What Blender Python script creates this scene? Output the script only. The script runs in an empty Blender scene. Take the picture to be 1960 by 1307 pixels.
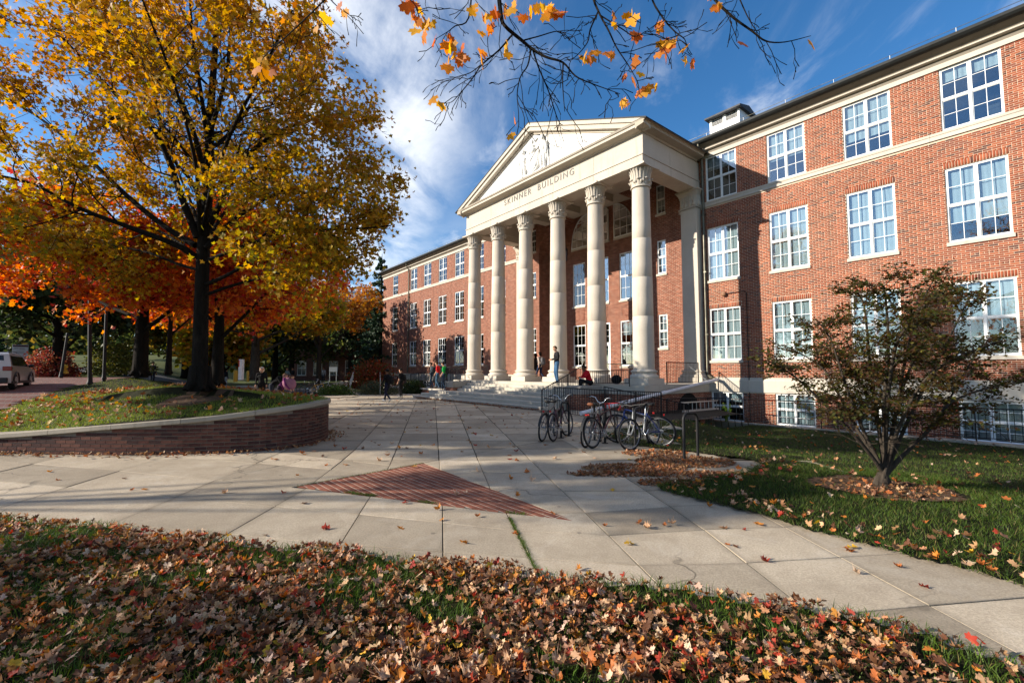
import bpy, bmesh, math, random
import numpy as np
from mathutils import Vector, Matrix
R = math.radians
rng = np.random.default_rng(7)
random.seed(7)
sc = bpy.context.scene
COL = sc.collection

# ---------------------------------------------------------------- camera
EYE = 1.70
cam_d = bpy.data.cameras.new('camera'); cam = bpy.data.objects.new('camera', cam_d); COL.objects.link(cam)
cam.location = (0, 0, EYE); cam.rotation_euler = (R(90 + 3.616), 0, 0)
cam_d.sensor_width = 36.0; cam_d.lens = 15.99; cam_d.clip_start = 0.05; cam_d.clip_end = 2000
sc.camera = cam

# ---------------------------------------------------------------- sky, sun, exposure
SUN_DIR = Vector((0.990, 0.136, 0)).normalized()          # way the light travels over the ground
SUN_EL = R(22)
w = bpy.data.worlds.new('World'); sc.world = w; w.use_nodes = True
nt = w.node_tree; N = nt.nodes; LK = nt.links
N.clear()
out = N.new('ShaderNodeOutputWorld'); bg = N.new('ShaderNodeBackground'); bg.inputs['Strength'].default_value = 0.096
sky = N.new('ShaderNodeTexSky'); sky.sky_type = 'NISHITA'; sky.sun_disc = False
sky.sun_elevation = SUN_EL; sky.sun_rotation = math.atan2(-SUN_DIR.x, -SUN_DIR.y)
sky.air_density = 1.0; sky.dust_density = 0.25; sky.ozone_density = 4.0; sky.altitude = 100
def wn(t, **k):
    n = N.new(t)
    for a, b in k.items(): setattr(n, a, b)
    return n
def wm(op, a, b=None, c=None):
    n = N.new('ShaderNodeMath'); n.operation = op
    for i, v in enumerate((a, b, c)):
        if v is None: continue
        if isinstance(v, (int, float)): n.inputs[i].default_value = v
        else: LK.new(v, n.inputs[i])
    return n.outputs[0]
tc = wn('ShaderNodeTexCoord'); sep = wn('ShaderNodeSeparateXYZ'); LK.new(tc.outputs['Generated'], sep.inputs[0])
zz = wm('ADD', wm('MAXIMUM', sep.outputs[2], 0.0), 0.12)
px_, py_ = wm('DIVIDE', sep.outputs[0], zz), wm('DIVIDE', sep.outputs[1], zz)
cmb = wn('ShaderNodeCombineXYZ'); LK.new(px_, cmb.inputs[0]); LK.new(py_, cmb.inputs[1])
def wnoise(scale, detail, rough, dist, off, sx=1, sy=1, rot=0):
    mp = wn('ShaderNodeMapping'); LK.new(cmb.outputs[0], mp.inputs[0]); mp.inputs['Location'].default_value = off
    mp.inputs['Scale'].default_value = (sx, sy, 1); mp.inputs['Rotation'].default_value = (0, 0, rot)
    n = wn('ShaderNodeTexNoise'); LK.new(mp.outputs[0], n.inputs['Vector'])
    n.inputs['Scale'].default_value = scale; n.inputs['Detail'].default_value = detail
    n.inputs['Roughness'].default_value = rough; n.inputs['Distortion'].default_value = dist
    return n.outputs['Fac']
def wramp(v, lo, hi):
    n = wn('ShaderNodeMapRange'); n.interpolation_type = 'SMOOTHSTEP'; LK.new(v, n.inputs[0])
    n.inputs[1].default_value = lo; n.inputs[2].default_value = hi; return n.outputs[0]
n1 = wnoise(1.5, 9, 0.58, 0.25, (3.1, 1.7, 0), 1.0, 0.8, R(25))
n2 = wnoise(3.6, 8, 0.62, 0.5, (0.4, 5.0, 0), 1.0, 0.5, R(-35))
n3 = wnoise(0.45, 2, 0.5, 0.0, (8.2, 2.2, 0))
# a long cloud bank lies across the sky (line in the cloud plane) and thinner wisps elsewhere
bank = wm('SUBTRACT', 1.0, wramp(wm('ABSOLUTE', wm('ADD', wm('ADD', wm('MULTIPLY', px_, 0.94), wm('MULTIPLY', py_, 0.34)), -0.03)), 0.05, 0.52))
body = wm('MULTIPLY', bank, wramp(wm('ADD', wm('MULTIPLY', n1, 0.6), wm('MULTIPLY', n2, 0.5)), 0.42, 0.74))
wisp = wm('MULTIPLY', wramp(n2, 0.46, 0.82), wm('MULTIPLY', wramp(n3, 0.34, 0.60), 0.6))
low = wm('MULTIPLY', wm('SUBTRACT', 1.0, wramp(sep.outputs[2], 0.10, 0.42)), wramp(n1, 0.42, 0.66))
cl = wm('MINIMUM', wm('MAXIMUM', wm('MAXIMUM', body, wisp), wm('MULTIPLY', low, 0.5)), 1.0)
hsv = wn('ShaderNodeHueSaturation'); LK.new(sky.outputs[0], hsv.inputs['Color']); hsv.inputs['Saturation'].default_value = 1.20
mix = wn('ShaderNodeMix', data_type='RGBA'); LK.new(cl, mix.inputs[0]); LK.new(hsv.outputs[0], mix.inputs[6])
mix.inputs[7].default_value = (7.6, 7.7, 7.8, 1)
LK.new(mix.outputs[2], bg.inputs[0]); LK.new(bg.outputs[0], out.inputs[0])

sun_d = bpy.data.lights.new('sun', 'SUN'); sun_d.energy = 5.0; sun_d.angle = R(0.53); sun_d.color = (1.0, 0.90, 0.76)
sun = bpy.data.objects.new('sun', sun_d); COL.objects.link(sun); sun.location = (-30, -10, 30)
lt = Vector((SUN_DIR.x * math.cos(SUN_EL), SUN_DIR.y * math.cos(SUN_EL), -math.sin(SUN_EL)))
sun.rotation_euler = lt.to_track_quat('-Z', 'Y').to_euler()
vs = sc.view_settings; vs.view_transform = 'Standard'; vs.look = 'None'; vs.gamma = 1.0; vs.exposure = 0.94
vs.use_curve_mapping = False
cy = sc.cycles; cy.use_denoising = True; cy.max_bounces = 7; cy.diffuse_bounces = 3; cy.glossy_bounces = 3
cy.transmission_bounces = 4; cy.transparent_max_bounces = 10; cy.caustics_reflective = False; cy.caustics_refractive = False
cy.sample_clamp_indirect = 4.0

# ---------------------------------------------------------------- helpers
AZ = R(51.157); CA, SA = math.cos(AZ), math.sin(AZ)
def wor(u, Y, z=0.0): return (CA * u + SA * Y, -SA * u + CA * Y, z)      # building axes -> world
def loc(x, y): return (CA * x - SA * y, SA * x + CA * y)
TP = R(3.616); FP = 870.6
def gp(px, py, z=0.0):                                                   # survey: a sight line met with a level
    X, V = (px - 980) / FP, (653.5 - py) / FP
    r = (X, math.cos(TP) - V * math.sin(TP), math.sin(TP) + V * math.cos(TP)); t = (z - EYE) / r[2]
    return (r[0] * t, r[1] * t, z)
def at(px, py, d):
    X, V = (px - 980) / FP, (653.5 - py) / FP
    r = (X, math.cos(TP) - V * math.sin(TP), math.sin(TP) + V * math.cos(TP)); t = d / r[1]
    return Vector((r[0] * t, d, EYE + r[2] * t))
def sstep(a, b, x):
    t = np.clip((np.asarray(x, float) - a) / (b - a), 0, 1); return t * t * (3 - 2 * t)

def link(o, parent=None):
    COL.objects.link(o)
    if parent is not None: o.parent = parent
    return o
def tag(o, label=None, cat=None, group=None, kind=None):
    if label: o['label'] = label
    if cat: o['category'] = cat
    if group: o['group'] = group
    if kind: o['kind'] = kind
    return o
def empty(name, location=(0, 0, 0), rz=0.0, label=None, cat=None, group=None, kind=None):
    o = bpy.data.objects.new(name, None); o.empty_display_size = 0.2; link(o)
    o.location = location; o.rotation_euler = (0, 0, rz)
    return tag(o, label, cat, group, kind)
def inst(name, me, parent=None, location=(0, 0, 0), rot=(0, 0, 0), scale=(1, 1, 1)):
    o = bpy.data.objects.new(name, me); link(o, parent); o.location = location; o.rotation_euler = rot; o.scale = scale
    return o
def np_mesh(name, V, F, mat=None, smooth=False, col=None, k=None):
    """F: (m,k) array of one polygon size"""
    V = np.asarray(V, np.float32); F = np.asarray(F, np.int32)
    me = bpy.data.meshes.new(name); k = F.shape[1]; m = len(F)
    me.vertices.add(len(V)); me.vertices.foreach_set('co', V.ravel())
    me.loops.add(m * k); me.loops.foreach_set('vertex_index', F.ravel())
    me.polygons.add(m); me.polygons.foreach_set('loop_start', np.arange(0, m * k, k, dtype=np.int32))
    if smooth: me.polygons.foreach_set('use_smooth', np.ones(m, bool))
    if col is not None:
        a = me.attributes.new('col', 'FLOAT_COLOR', 'POINT')
        c4 = np.ones((len(V), 4), np.float32); c4[:, :3] = col; a.data.foreach_set('color', c4.ravel())
    if mat is not None: me.materials.append(mat)
    me.update(calc_edges=True); return me

class MB:
    """collects faces, builds one mesh object"""
    def __init__(self): self.v = []; self.f = []; self.sm = []
    def add(self, vs, fs, smooth=False):
        b = len(self.v); self.v += [tuple(p) for p in vs]
        for f in fs: self.f.append(tuple(i + b for i in f)); self.sm.append(smooth)
        return self
    def box(self, a, b, skip=''):
        (x0, y0, z0), (x1, y1, z1) = a, b
        vs = [(x0,y0,z0),(x1,y0,z0),(x1,y1,z0),(x0,y1,z0),(x0,y0,z1),(x1,y0,z1),(x1,y1,z1),(x0,y1,z1)]
        return self.add(vs, [(0,3,2,1),(4,5,6,7),(0,1,5,4),(2,3,7,6),(1,2,6,5),(3,0,4,7)])
    def bev(self, a, b, c=0.01):
        (x0,y0,z0),(x1,y1,z1) = a, b; c = min(c, (x1-x0)*.4, (y1-y0)*.4, (z1-z0)*.4)
        pts = {}; vs = []
        for i, (x, sx) in enumerate(((x0,1),(x1,-1))):
            for j, (y, sy) in enumerate(((y0,1),(y1,-1))):
                for k, (z, sz) in enumerate(((z0,1),(z1,-1))):
                    for ax in range(3):
                        p = [x, y, z]
                        for q, s in enumerate((sx, sy, sz)):
                            if q != ax: p[q] += s * c
                        pts[i,j,k,ax] = len(vs); vs.append(p)
        fs = []
        for s in (0, 1):
            f = [pts[s,0,0,0],pts[s,1,0,0],pts[s,1,1,0],pts[s,0,1,0]]; fs.append(f if s else f[::-1])
            f = [pts[0,s,0,1],pts[0,s,1,1],pts[1,s,1,1],pts[1,s,0,1]]; fs.append(f if s else f[::-1])
            f = [pts[0,0,s,2],pts[1,0,s,2],pts[1,1,s,2],pts[0,1,s,2]]; fs.append(f if s else f[::-1])
        for j in (0,1):
            for k in (0,1):
                f = [pts[0,j,k,1],pts[1,j,k,1],pts[1,j,k,2],pts[0,j,k,2]]; fs.append(f if (j == k) else f[::-1])
                f = [pts[j,0,k,0],pts[j,1,k,0],pts[j,1,k,2],pts[j,0,k,2]]; fs.append(f[::-1] if (j == k) else f)
                f = [pts[j,k,0,0],pts[j,k,1,0],pts[j,k,1,1],pts[j,k,0,1]]; fs.append(f if (j == k) else f[::-1])
        for i in (0,1):
            for j in (0,1):
                for k in (0,1):
                    f = [pts[i,j,k,0],pts[i,j,k,1],pts[i,j,k,2]]; fs.append(f)
        return self.add(vs, fs)
    def tube(self, pts, r, k=8, cap=True, smooth=True):
        pts = [Vector(p) for p in pts]; n = len(pts)
        rr = list(r) if hasattr(r, '__len__') else [r] * n
        vs = []; fs = []; up = None
        for i, p in enumerate(pts):
            d = (pts[min(i+1, n-1)] - pts[max(i-1, 0)])
            d = d.normalized() if d.length > 1e-9 else Vector((0,0,1))
            if up is None: up = Vector((0,0,1)) if abs(d.z) < .9 else Vector((1,0,0))
            s = d.cross(up); s = s.normalized() if s.length > 1e-6 else d.orthogonal().normalized()
            up = s.cross(d).normalized()
            for j in range(k):
                a = 2 * math.pi * j / k; vs.append(p + (s * math.cos(a) + up * math.sin(a)) * rr[i])
        for i in range(n - 1):
            for j in range(k):
                fs.append((i*k+j, i*k+(j+1) % k, (i+1)*k+(j+1) % k, (i+1)*k+j))
        self.add(vs, fs, smooth)
        if cap: self.add(vs[:k], [tuple(range(k))[::-1]]); self.add(vs[-k:], [tuple(range(k))])
        return self
    def lathe(self, prof, c=(0,0,0), k=24, smooth=True, a0=0, a1=2*math.pi):
        full = abs(a1 - a0 - 2*math.pi) < 1e-6; m = k if full else k + 1
        vs = []; fs = []
        for r_, z_ in prof:
            for j in range(m):
                a = a0 + (a1 - a0) * j / k; vs.append((c[0] + r_*math.cos(a), c[1] + r_*math.sin(a), c[2] + z_))
        for i in range(len(prof) - 1):
            for j in range(k):
                fs.append((i*m+j, i*m+(j+1) % m, (i+1)*m+(j+1) % m, (i+1)*m+j))
        return self.add(vs, fs, smooth)
    def prism(self, poly, a, b, axis=2):
        """poly of 2D points extruded from a to b on axis; for axis 0 the points are (y,z), for 1 (x,z)"""
        n = len(poly)
        def P(p, t): return (t, p[0], p[1]) if axis == 0 else ((p[0], t, p[1]) if axis == 1 else (p[0], p[1], t))
        vs = [P(p, a) for p in poly] + [P(p, b) for p in poly]
        fs = [tuple(range(n))[::-1], tuple(range(n, 2*n))] + [(i, (i+1) % n, n+(i+1) % n, n+i) for i in range(n)]
        return self.add(vs, fs)
    def ell(self, c, r, k=10, m=6, rot=None):
        vs = []; fs = []
        for i in range(m + 1):
            t = math.pi * i / m
            for j in range(k):
                a = 2*math.pi*j/k; p = Vector((r[0]*math.sin(t)*math.cos(a), r[1]*math.sin(t)*math.sin(a), r[2]*math.cos(t)))
                if rot is not None: p = rot @ p
                vs.append((c[0]+p.x, c[1]+p.y, c[2]+p.z))
        for i in range(m):
            for j in range(k): fs.append((i*k+j, (i+1)*k+j, (i+1)*k+(j+1) % k, i*k+(j+1) % k))
        return self.add(vs, fs, True)
    def mesh(self, name, mat):
        me = bpy.data.meshes.new(name); me.from_pydata(self.v, [], self.f)
        me.polygons.foreach_set('use_smooth', np.array(self.sm, bool))
        if mat: me.materials.append(mat)
        bm = bmesh.new(); bm.from_mesh(me); bmesh.ops.recalc_face_normals(bm, faces=bm.faces); bm.to_mesh(me); bm.free()
        me.update(); return me
    def build(self, name, mat, parent=None, origin=None):
        if origin is not None:
            ox, oy, oz = origin; self.v = [(x-ox, y-oy, z-oz) for x, y, z in self.v]
        return link(bpy.data.objects.new(name, self.mesh(name, mat)), parent)

# ---------------------------------------------------------------- materials
class Mat:
    def __init__(self, name, rough=0.8, spec=0.3):
        self.m = bpy.data.materials.new(name); self.m.use_nodes = True; self.t = self.m.node_tree
        self.n = self.t.nodes; self.l = self.t.links; self.b = self.n['Principled BSDF']
        self.b.inputs['Roughness'].default_value = rough; self.b.inputs['Specular IOR Level'].default_value = spec
    def new(self, t, **k):
        n = self.n.new(t)
        for a, v in k.items(): setattr(n, a, v)
        return n
    def co(self, kind='Object', scale=(1,1,1)):
        c = self.new('ShaderNodeTexCoord'); mp = self.new('ShaderNodeMapping'); self.l.new(c.outputs[kind], mp.inputs[0])
        mp.inputs['Scale'].default_value = scale; return mp.outputs[0]
    def noise(self, vec, scale, detail=4, rough=.55, dist=0):
        n = self.new('ShaderNodeTexNoise'); self.l.new(vec, n.inputs['Vector']); n.inputs['Scale'].default_value = scale
        n.inputs['Detail'].default_value = detail; n.inputs['Roughness'].default_value = rough; n.inputs['Distortion'].default_value = dist
        return n.outputs['Fac']
    def ramp(self, fac, stops):
        r = self.new('ShaderNodeValToRGB'); self.l.new(fac, r.inputs[0]); e = r.color_ramp.elements
        while len(e) < len(stops): e.new(0.5)
        for q, (p, c) in zip(e, stops): q.position = p; q.color = (*c, 1) if len(c) == 3 else c
        return r.outputs[0]
    def mixc(self, fac, a, b, mode='MIX'):
        m = self.new('ShaderNodeMix', data_type='RGBA', blend_type=mode)
        for i, v in ((0, fac), (6, a), (7, b)):
            if isinstance(v, (int, float)): m.inputs[i].default_value = v
            elif isinstance(v, tuple): m.inputs[i].default_value = (*v, 1) if len(v) == 3 else v
            else: self.l.new(v, m.inputs[i])
        return m.outputs[2]
    def bump(self, h, strength=.3, dist=.01):
        b = self.new('ShaderNodeBump'); self.l.new(h, b.inputs['Height']); b.inputs['Strength'].default_value = strength
        b.inputs['Distance'].default_value = dist; self.l.new(b.outputs[0], self.b.inputs['Normal'])
    def base(self, c):
        if isinstance(c, tuple): self.b.inputs['Base Color'].default_value = (*c, 1)
        else: self.l.new(c, self.b.inputs['Base Color'])
        return self
def plain(name, c, rough=.6, spec=.3, metal=0.0, var=.12, sc_=6.0, bump=0.0):
    M = Mat(name, rough, spec); M.b.inputs['Metallic'].default_value = metal; v = M.co()
    f = M.noise(v, sc_, 4); lo = tuple(x*(1-var) for x in c); hi = tuple(min(1, x*(1+var)) for x in c)
    M.base(M.ramp(f, [(.3, lo), (.7, hi)]))
    if bump: M.bump(M.noise(v, sc_*6, 5), bump, .01)
    return M.m
def stone(name, c, stain=(.30,.25,.18), amt=.35, rough=.85):
    M = Mat(name, rough, .2); v = M.co()
    a = M.noise(v, .9, 6, .65); b = M.noise(v, 14, 5, .6); vs_ = M.co('Object', (3, 3, .35)); st = M.noise(vs_, 1.2, 5, .7)
    c1 = M.ramp(a, [(.25, tuple(x*.86 for x in c)), (.75, tuple(x*1.08 for x in c))])
    c2 = M.mixc(M.ramp(st, [(.56, (0,0,0)), (.80, (amt,)*3)]), c1, stain)
    M.base(M.mixc(M.ramp(b, [(.3, (0,0,0)), (.75, (.16,)*3)]), c2, tuple(x*.6 for x in c)))
    M.bump(b, .25, .006); return M.m
def leafmat(name, rough=.55, trans=.45, sat=1.0):
    M = Mat(name, rough, .25); a = M.new('ShaderNodeAttribute', attribute_name='col'); c = a.outputs['Color']
    M.base(c); tr = M.new('ShaderNodeBsdfTranslucent')
    g = M.new('ShaderNodeHueSaturation'); M.l.new(c, g.inputs['Color']); g.inputs['Saturation'].default_value = 1.1; g.inputs['Value'].default_value = 1.35
    M.l.new(g.outputs[0], tr.inputs[0]); mx = M.new('ShaderNodeMixShader'); mx.inputs[0].default_value = trans
    M.l.new(M.b.outputs[0], mx.inputs[1]); M.l.new(tr.outputs[0], mx.inputs[2])
    M.l.new(mx.outputs[0], M.n['Material Output'].inputs['Surface']); return M.m
def brickgeo(name):
    M = Mat(name, .88, .15); a = M.new('ShaderNodeAttribute', attribute_name='col'); v = M.co()
    n = M.noise(v, 30, 5, .7); n2 = M.noise(v, .5, 4, .6)
    c = M.mixc(M.ramp(n, [(.35, (.22,)*3), (.75, (0,)*3)]), a.outputs['Color'], (.10,.03,.02))
    c = M.mixc(M.ramp(n2, [(.45, (0,)*3), (.8, (.18,)*3)]), c, (.40,.22,.15)); st = M.noise(M.co('Object', (2.2, 2.2, .16)), 1.0, 5, .65)
    M.base(M.mixc(M.ramp(st, [(.48, (0,)*3), (.72, (.55,)*3)]), c, (.085,.032,.022))); M.bump(n, .35, .004); return M.m
def bricktex(name, c1, c2, mortar, scale=1.0, bumps=.5):
    M = Mat(name, .88, .15); tcn = M.new('ShaderNodeTexCoord'); s = M.new('ShaderNodeSeparateXYZ'); M.l.new(tcn.outputs['Object'], s.inputs[0])
    ad = M.new('ShaderNodeMath'); ad.operation = 'ADD'; M.l.new(s.outputs[0], ad.inputs[0]); M.l.new(s.outputs[1], ad.inputs[1])
    cb = M.new('ShaderNodeCombineXYZ'); M.l.new(ad.outputs[0], cb.inputs[0]); M.l.new(s.outputs[2], cb.inputs[1])
    b = M.new('ShaderNodeTexBrick'); M.l.new(cb.outputs[0], b.inputs['Vector']); b.inputs['Scale'].default_value = scale
    b.inputs['Color1'].default_value = (*c1, 1); b.inputs['Color2'].default_value = (*c2, 1); b.inputs['Mortar'].default_value = (*mortar, 1)
    b.inputs['Mortar Size'].default_value = .010; b.inputs['Brick Width'].default_value = .213; b.inputs['Row Height'].default_value = .0677
    b.inputs['Mortar Smooth'].default_value = .1; b.inputs['Bias'].default_value = -.1
    v = M.co(); n2 = M.noise(v, .6, 5, .6)
    M.base(M.mixc(M.ramp(n2, [(.4, (0,)*3), (.8, (.25,)*3)]), b.outputs['Color'], (.20,.08,.05)))
    n3 = M.noise(M.co('Object', (1, 1, 2.6)), 3.2, 4, .7); n4 = M.noise(M.co('Object', (1.6, 1.6, .14)), 1.0, 5, .65); cur = M.b.inputs['Base Color'].links[0].from_socket
    cur = M.mixc(M.ramp(n3, [(.42, (.5,)*3), (.62, (0,)*3)]), cur, tuple(x*.55 for x in c2)); M.base(M.mixc(M.ramp(n4, [(.50, (0,)*3), (.75, (.45,)*3)]), cur, (.09,.035,.025)))
    iv = M.new('ShaderNodeMath'); iv.operation = 'SUBTRACT'; iv.inputs[0].default_value = 1; M.l.new(b.outputs['Fac'], iv.inputs[1])
    M.bump(iv.outputs[0], bumps, .01); return M.m

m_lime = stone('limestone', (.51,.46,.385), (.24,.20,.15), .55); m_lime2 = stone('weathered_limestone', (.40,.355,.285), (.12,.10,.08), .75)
m_white_stone = stone('white_tympanum', (.80,.79,.76), (.7,.68,.64), .2); m_step = stone('step_stone', (.46,.42,.35), (.2,.17,.13), .45)
m_copebase = stone('coping_stone', (.33,.29,.23), (.09,.075,.06), .7)
m_brick = brickgeo('red_brick'); m_mortar = plain('mortar', (.54,.44,.33), .95, .1, var=.15, sc_=20)
m_mortar_dark = plain('dark_mortar', (.17,.14,.11), .95, .1, var=.2, sc_=20)
m_bricktex = bricktex('red_brick_wall', (.30,.082,.042), (.16,.042,.026), (.42,.33,.25))
m_brickfar = bricktex('dark_red_brick_wall', (.20,.055,.038), (.12,.035,.028), (.22,.18,.15))
m_paint = plain('white_paint', (.76,.77,.76), .45, .4, var=.04); m_gutter = plain('gutter_metal', (.012,.014,.014), .65, .3, var=.3)
m_roof = plain('slate_roof', (.06,.062,.068), .7, .3, var=.3, sc_=3, bump=.3); m_copper = plain('downspout_metal', (.11,.10,.07), .4, .6, .5, var=.4, sc_=3)
m_iron = plain('black_iron', (.010,.010,.011), .6, .3, var=.2); m_alum = plain('aluminium', (.55,.56,.57), .35, .5, .8, var=.1)
m_steel = plain('grey_steel', (.36,.38,.40), .4, .5, .6, var=.15); m_pvc = plain('white_pipe_plastic', (.62,.62,.64), .35, .4, var=.1, sc_=3)
m_inside = plain('room_interior', (.10,.095,.085), .9, .1, var=.2); m_dark = plain('painted_dark', (.012,.012,.012), .9, .1)  # m_dark: flat near-black that paints the dark of unlit openings
m_letter = plain('bronze_letters', (.022,.020,.018), .5, .4)
def blindmat():
    M = Mat('window_blind', .9, .1); v = M.co('Object', (1, 1, 1)); wv = M.new('ShaderNodeTexWave', bands_direction='X'); M.l.new(v, wv.inputs[0])
    wv.inputs['Scale'].default_value = 2.2; wv.inputs['Distortion'].default_value = 2
    M.base(M.ramp(wv.outputs['Fac'], [(0, (.60,.60,.56)), (1, (.76,.75,.70))])); return M.m
m_blind = blindmat()
def glassmat(name, tint=(.78,.86,.90), refl=.10):
    m = bpy.data.materials.new(name); m.use_nodes = True; t = m.node_tree; n = t.nodes; n.clear()
    o = n.new('ShaderNodeOutputMaterial'); g = n.new('ShaderNodeBsdfGlossy'); tr = n.new('ShaderNodeBsdfTransparent'); mx = n.new('ShaderNodeMixShader')
    g.inputs['Roughness'].default_value = .02; g.inputs['Color'].default_value = (.9,.95,1,1); tr.inputs[0].default_value = (*tint, 1)
    fr = n.new('ShaderNodeFresnel'); fr.inputs[0].default_value = 1.5; ad = n.new('ShaderNodeMath'); ad.operation = 'ADD'; ad.inputs[1].default_value = refl
    tcn = n.new('ShaderNodeTexCoord'); nz = n.new('ShaderNodeTexNoise'); nz.inputs['Scale'].default_value = 1.6; t.links.new(tcn.outputs['Object'], nz.inputs[0])
    bp = n.new('ShaderNodeBump'); bp.inputs['Strength'].default_value = .04; bp.inputs['Distance'].default_value = .05; t.links.new(nz.outputs[0], bp.inputs['Height'])
    t.links.new(bp.outputs[0], g.inputs['Normal'])
    t.links.new(fr.outputs[0], ad.inputs[0]); t.links.new(ad.outputs[0], mx.inputs[0]); t.links.new(tr.outputs[0], mx.inputs[1]); t.links.new(g.outputs[0], mx.inputs[2])
    t.links.new(mx.outputs[0], o.inputs[0]); return m
m_glass = glassmat('window_glass')
def concmat():
    M = Mat('concrete_slab', .9, .15); v = M.co('Generated'); vo = M.co('Object'); oi = M.new('ShaderNodeObjectInfo')
    geo = M.new('ShaderNodeNewGeometry'); pos = geo.outputs['Position']
    a = M.noise(pos, .55, 6, .65); b = M.noise(pos, 55, 4, .65); c = M.noise(pos, 2.6, 6, .7, .4); d = M.noise(pos, 170, 2, .6)
    c1 = M.ramp(a, [(.25, (.36,.295,.215)), (.75, (.62,.53,.40))])
    c2 = M.mixc(M.ramp(c, [(.46, (0,)*3), (.76, (.55,)*3)]), c1, (.27,.215,.155))
    c3 = M.mixc(M.ramp(b, [(.40, (.42,)*3), (.60, (0,)*3)]), c2, (.20,.165,.125))
    vo_ = M.new('ShaderNodeTexVoronoi'); M.l.new(pos, vo_.inputs['Vector']); vo_.inputs['Scale'].default_value = 1.9; c3 = M.mixc(M.ramp(vo_.outputs['Distance'], [(.035, (.5,)*3), (.06, (0,)*3)]), c3, (.09,.08,.07))
    nv = M.new('ShaderNodeTexNoise'); M.l.new(pos, nv.inputs['Vector']); nv.inputs['Scale'].default_value = 2.2; nv.inputs['Detail'].default_value = 6
    wp = M.new('ShaderNodeVectorMath', operation='MULTIPLY_ADD'); M.l.new(nv.outputs['Color'], wp.inputs[0]); wp.inputs[1].default_value = (.7,.7,0); M.l.new(pos, wp.inputs[2])
    ck = M.new('ShaderNodeTexVoronoi', feature='DISTANCE_TO_EDGE'); M.l.new(wp.outputs[0], ck.inputs['Vector']); ck.inputs['Scale'].default_value = .42
    msk = M.ramp(M.noise(pos, .28, 2, .5), [(.50, (0,)*3), (.56, (.8,)*3)]); c3 = M.mixc(M.mixc(1.0, M.ramp(ck.outputs['Distance'], [(.0025, (1,)*3), (.006, (0,)*3)]), msk, 'MULTIPLY'), c3, (.10,.085,.065))
    e_ = M.noise(pos, 1.1, 7, .75, 1.2); c3 = M.mixc(M.ramp(e_, [(.52, (0,)*3), (.70, (.38,)*3)]), c3, (.60,.54,.45))
    sp = M.new('ShaderNodeSeparateXYZ'); M.l.new(v, sp.inputs[0])
    def mth(op, a_, b_):
        q = M.new('ShaderNodeMath', operation=op)
        for i_, z_ in enumerate((a_, b_)):
            if isinstance(z_, float): q.inputs[i_].default_value = z_
            else: M.l.new(z_, q.inputs[i_])
        return q.outputs[0]
    ed = mth('MINIMUM', mth('SUBTRACT', .5, mth('ABSOLUTE', mth('SUBTRACT', sp.outputs[0], .5), 0.0)), mth('SUBTRACT', .5, mth('ABSOLUTE', mth('SUBTRACT', sp.outputs[1], .5), 0.0)))
    ed = mth('ADD', ed, mth('MULTIPLY', c, .12)); c3 = M.mixc(M.ramp(ed, [(.045, (.55,)*3), (.14, (0,)*3)]), c3, (.20,.165,.12))
    hs = M.new('ShaderNodeHueSaturation'); M.l.new(c3, hs.inputs['Color'])
    mr = M.new('ShaderNodeMapRange'); M.l.new(oi.outputs['Random'], mr.inputs[0]); mr.inputs[3].default_value = .68; mr.inputs[4].default_value = 1.12
    M.l.new(mr.outputs[0], hs.inputs['Value']); M.base(hs.outputs[0])
    ad = M.new('ShaderNodeMath'); ad.operation = 'ADD'; M.l.new(b, ad.inputs[0]); M.l.new(d, ad.inputs[1]); M.bump(ad.outputs[0], .55, .006); return M.m
m_conc = concmat()
def soilmat(name, a, b, s=8):
    M = Mat(name, .95, .1); geo = M.new('ShaderNodeNewGeometry'); p = geo.outputs['Position']
    n = M.noise(p, s, 6, .7); n2 = M.noise(p, .5, 4, .6)
    M.base(M.mixc(n2, M.ramp(n, [(.3, a), (.7, b)]), tuple((x+y)*.35 for x, y in zip(a, b)))); M.bump(n, .8, .03); return M.m
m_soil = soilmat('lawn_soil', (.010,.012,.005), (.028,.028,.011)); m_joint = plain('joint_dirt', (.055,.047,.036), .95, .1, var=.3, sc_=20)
m_farlawn = soilmat('far_lawn', (.055,.075,.020), (.13,.14,.045), 1.5); m_mulch = soilmat('mulch', (.06,.035,.022), (.16,.10,.065), 25)
m_road = bricktex('brick_road', (.20,.085,.070), (.14,.065,.058), (.20,.16,.14)); m_asphalt = plain('asphalt', (.07,.07,.075), .9, .2, var=.25, sc_=9, bump=.3)
m_leaf = leafmat('maple_leaf'); m_litter = leafmat('fallen_leaf', .6, .22); m_grass = leafmat('grass_blade', .55, .30); m_needle = leafmat('evergreen_needles', .6, .15)
def barkmat(name, a, b):
    M = Mat(name, .95, .1); v = M.co('Object', (1, 1, .22)); n = M.noise(v, 16, 6, .7, .3); n2 = M.noise(M.co(), 1.2, 4)
    M.base(M.mixc(n2, M.ramp(n, [(.35, a), (.68, b)]), a)); M.bump(n, .9, .03); return M.m
m_bark = barkmat('dark_bark', (.008,.0065,.005), (.030,.024,.019)); m_bark2 = barkmat('grey_bark', (.030,.024,.019), (.105,.085,.066))
# ================================================================ THE BRICK HALL
YW = 20.88; UC = -18.0; OB = (UC, YW, 0.0); YR = 22.1; YC = 16.58
hall = empty('academic_hall', wor(UC, YW), -AZ, 'long red brick hall with white columned portico and pediment', 'building')
def part(mb, name, mat, parent=None): return mb.build(name, mat, parent or hall, OB if parent is None else None)
def rel(u, Y, z): return (u - UC, Y - YW, z)
Z3B, Z3T, Z2B, Z2T, Z1B, Z1T, ZWT, ZWB = 9.83, 12.0, 5.96, 8.49, 2.16, 4.61, 1.376, .735
WW, WS, UA = 1.464, 2.796, -10.90

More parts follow.
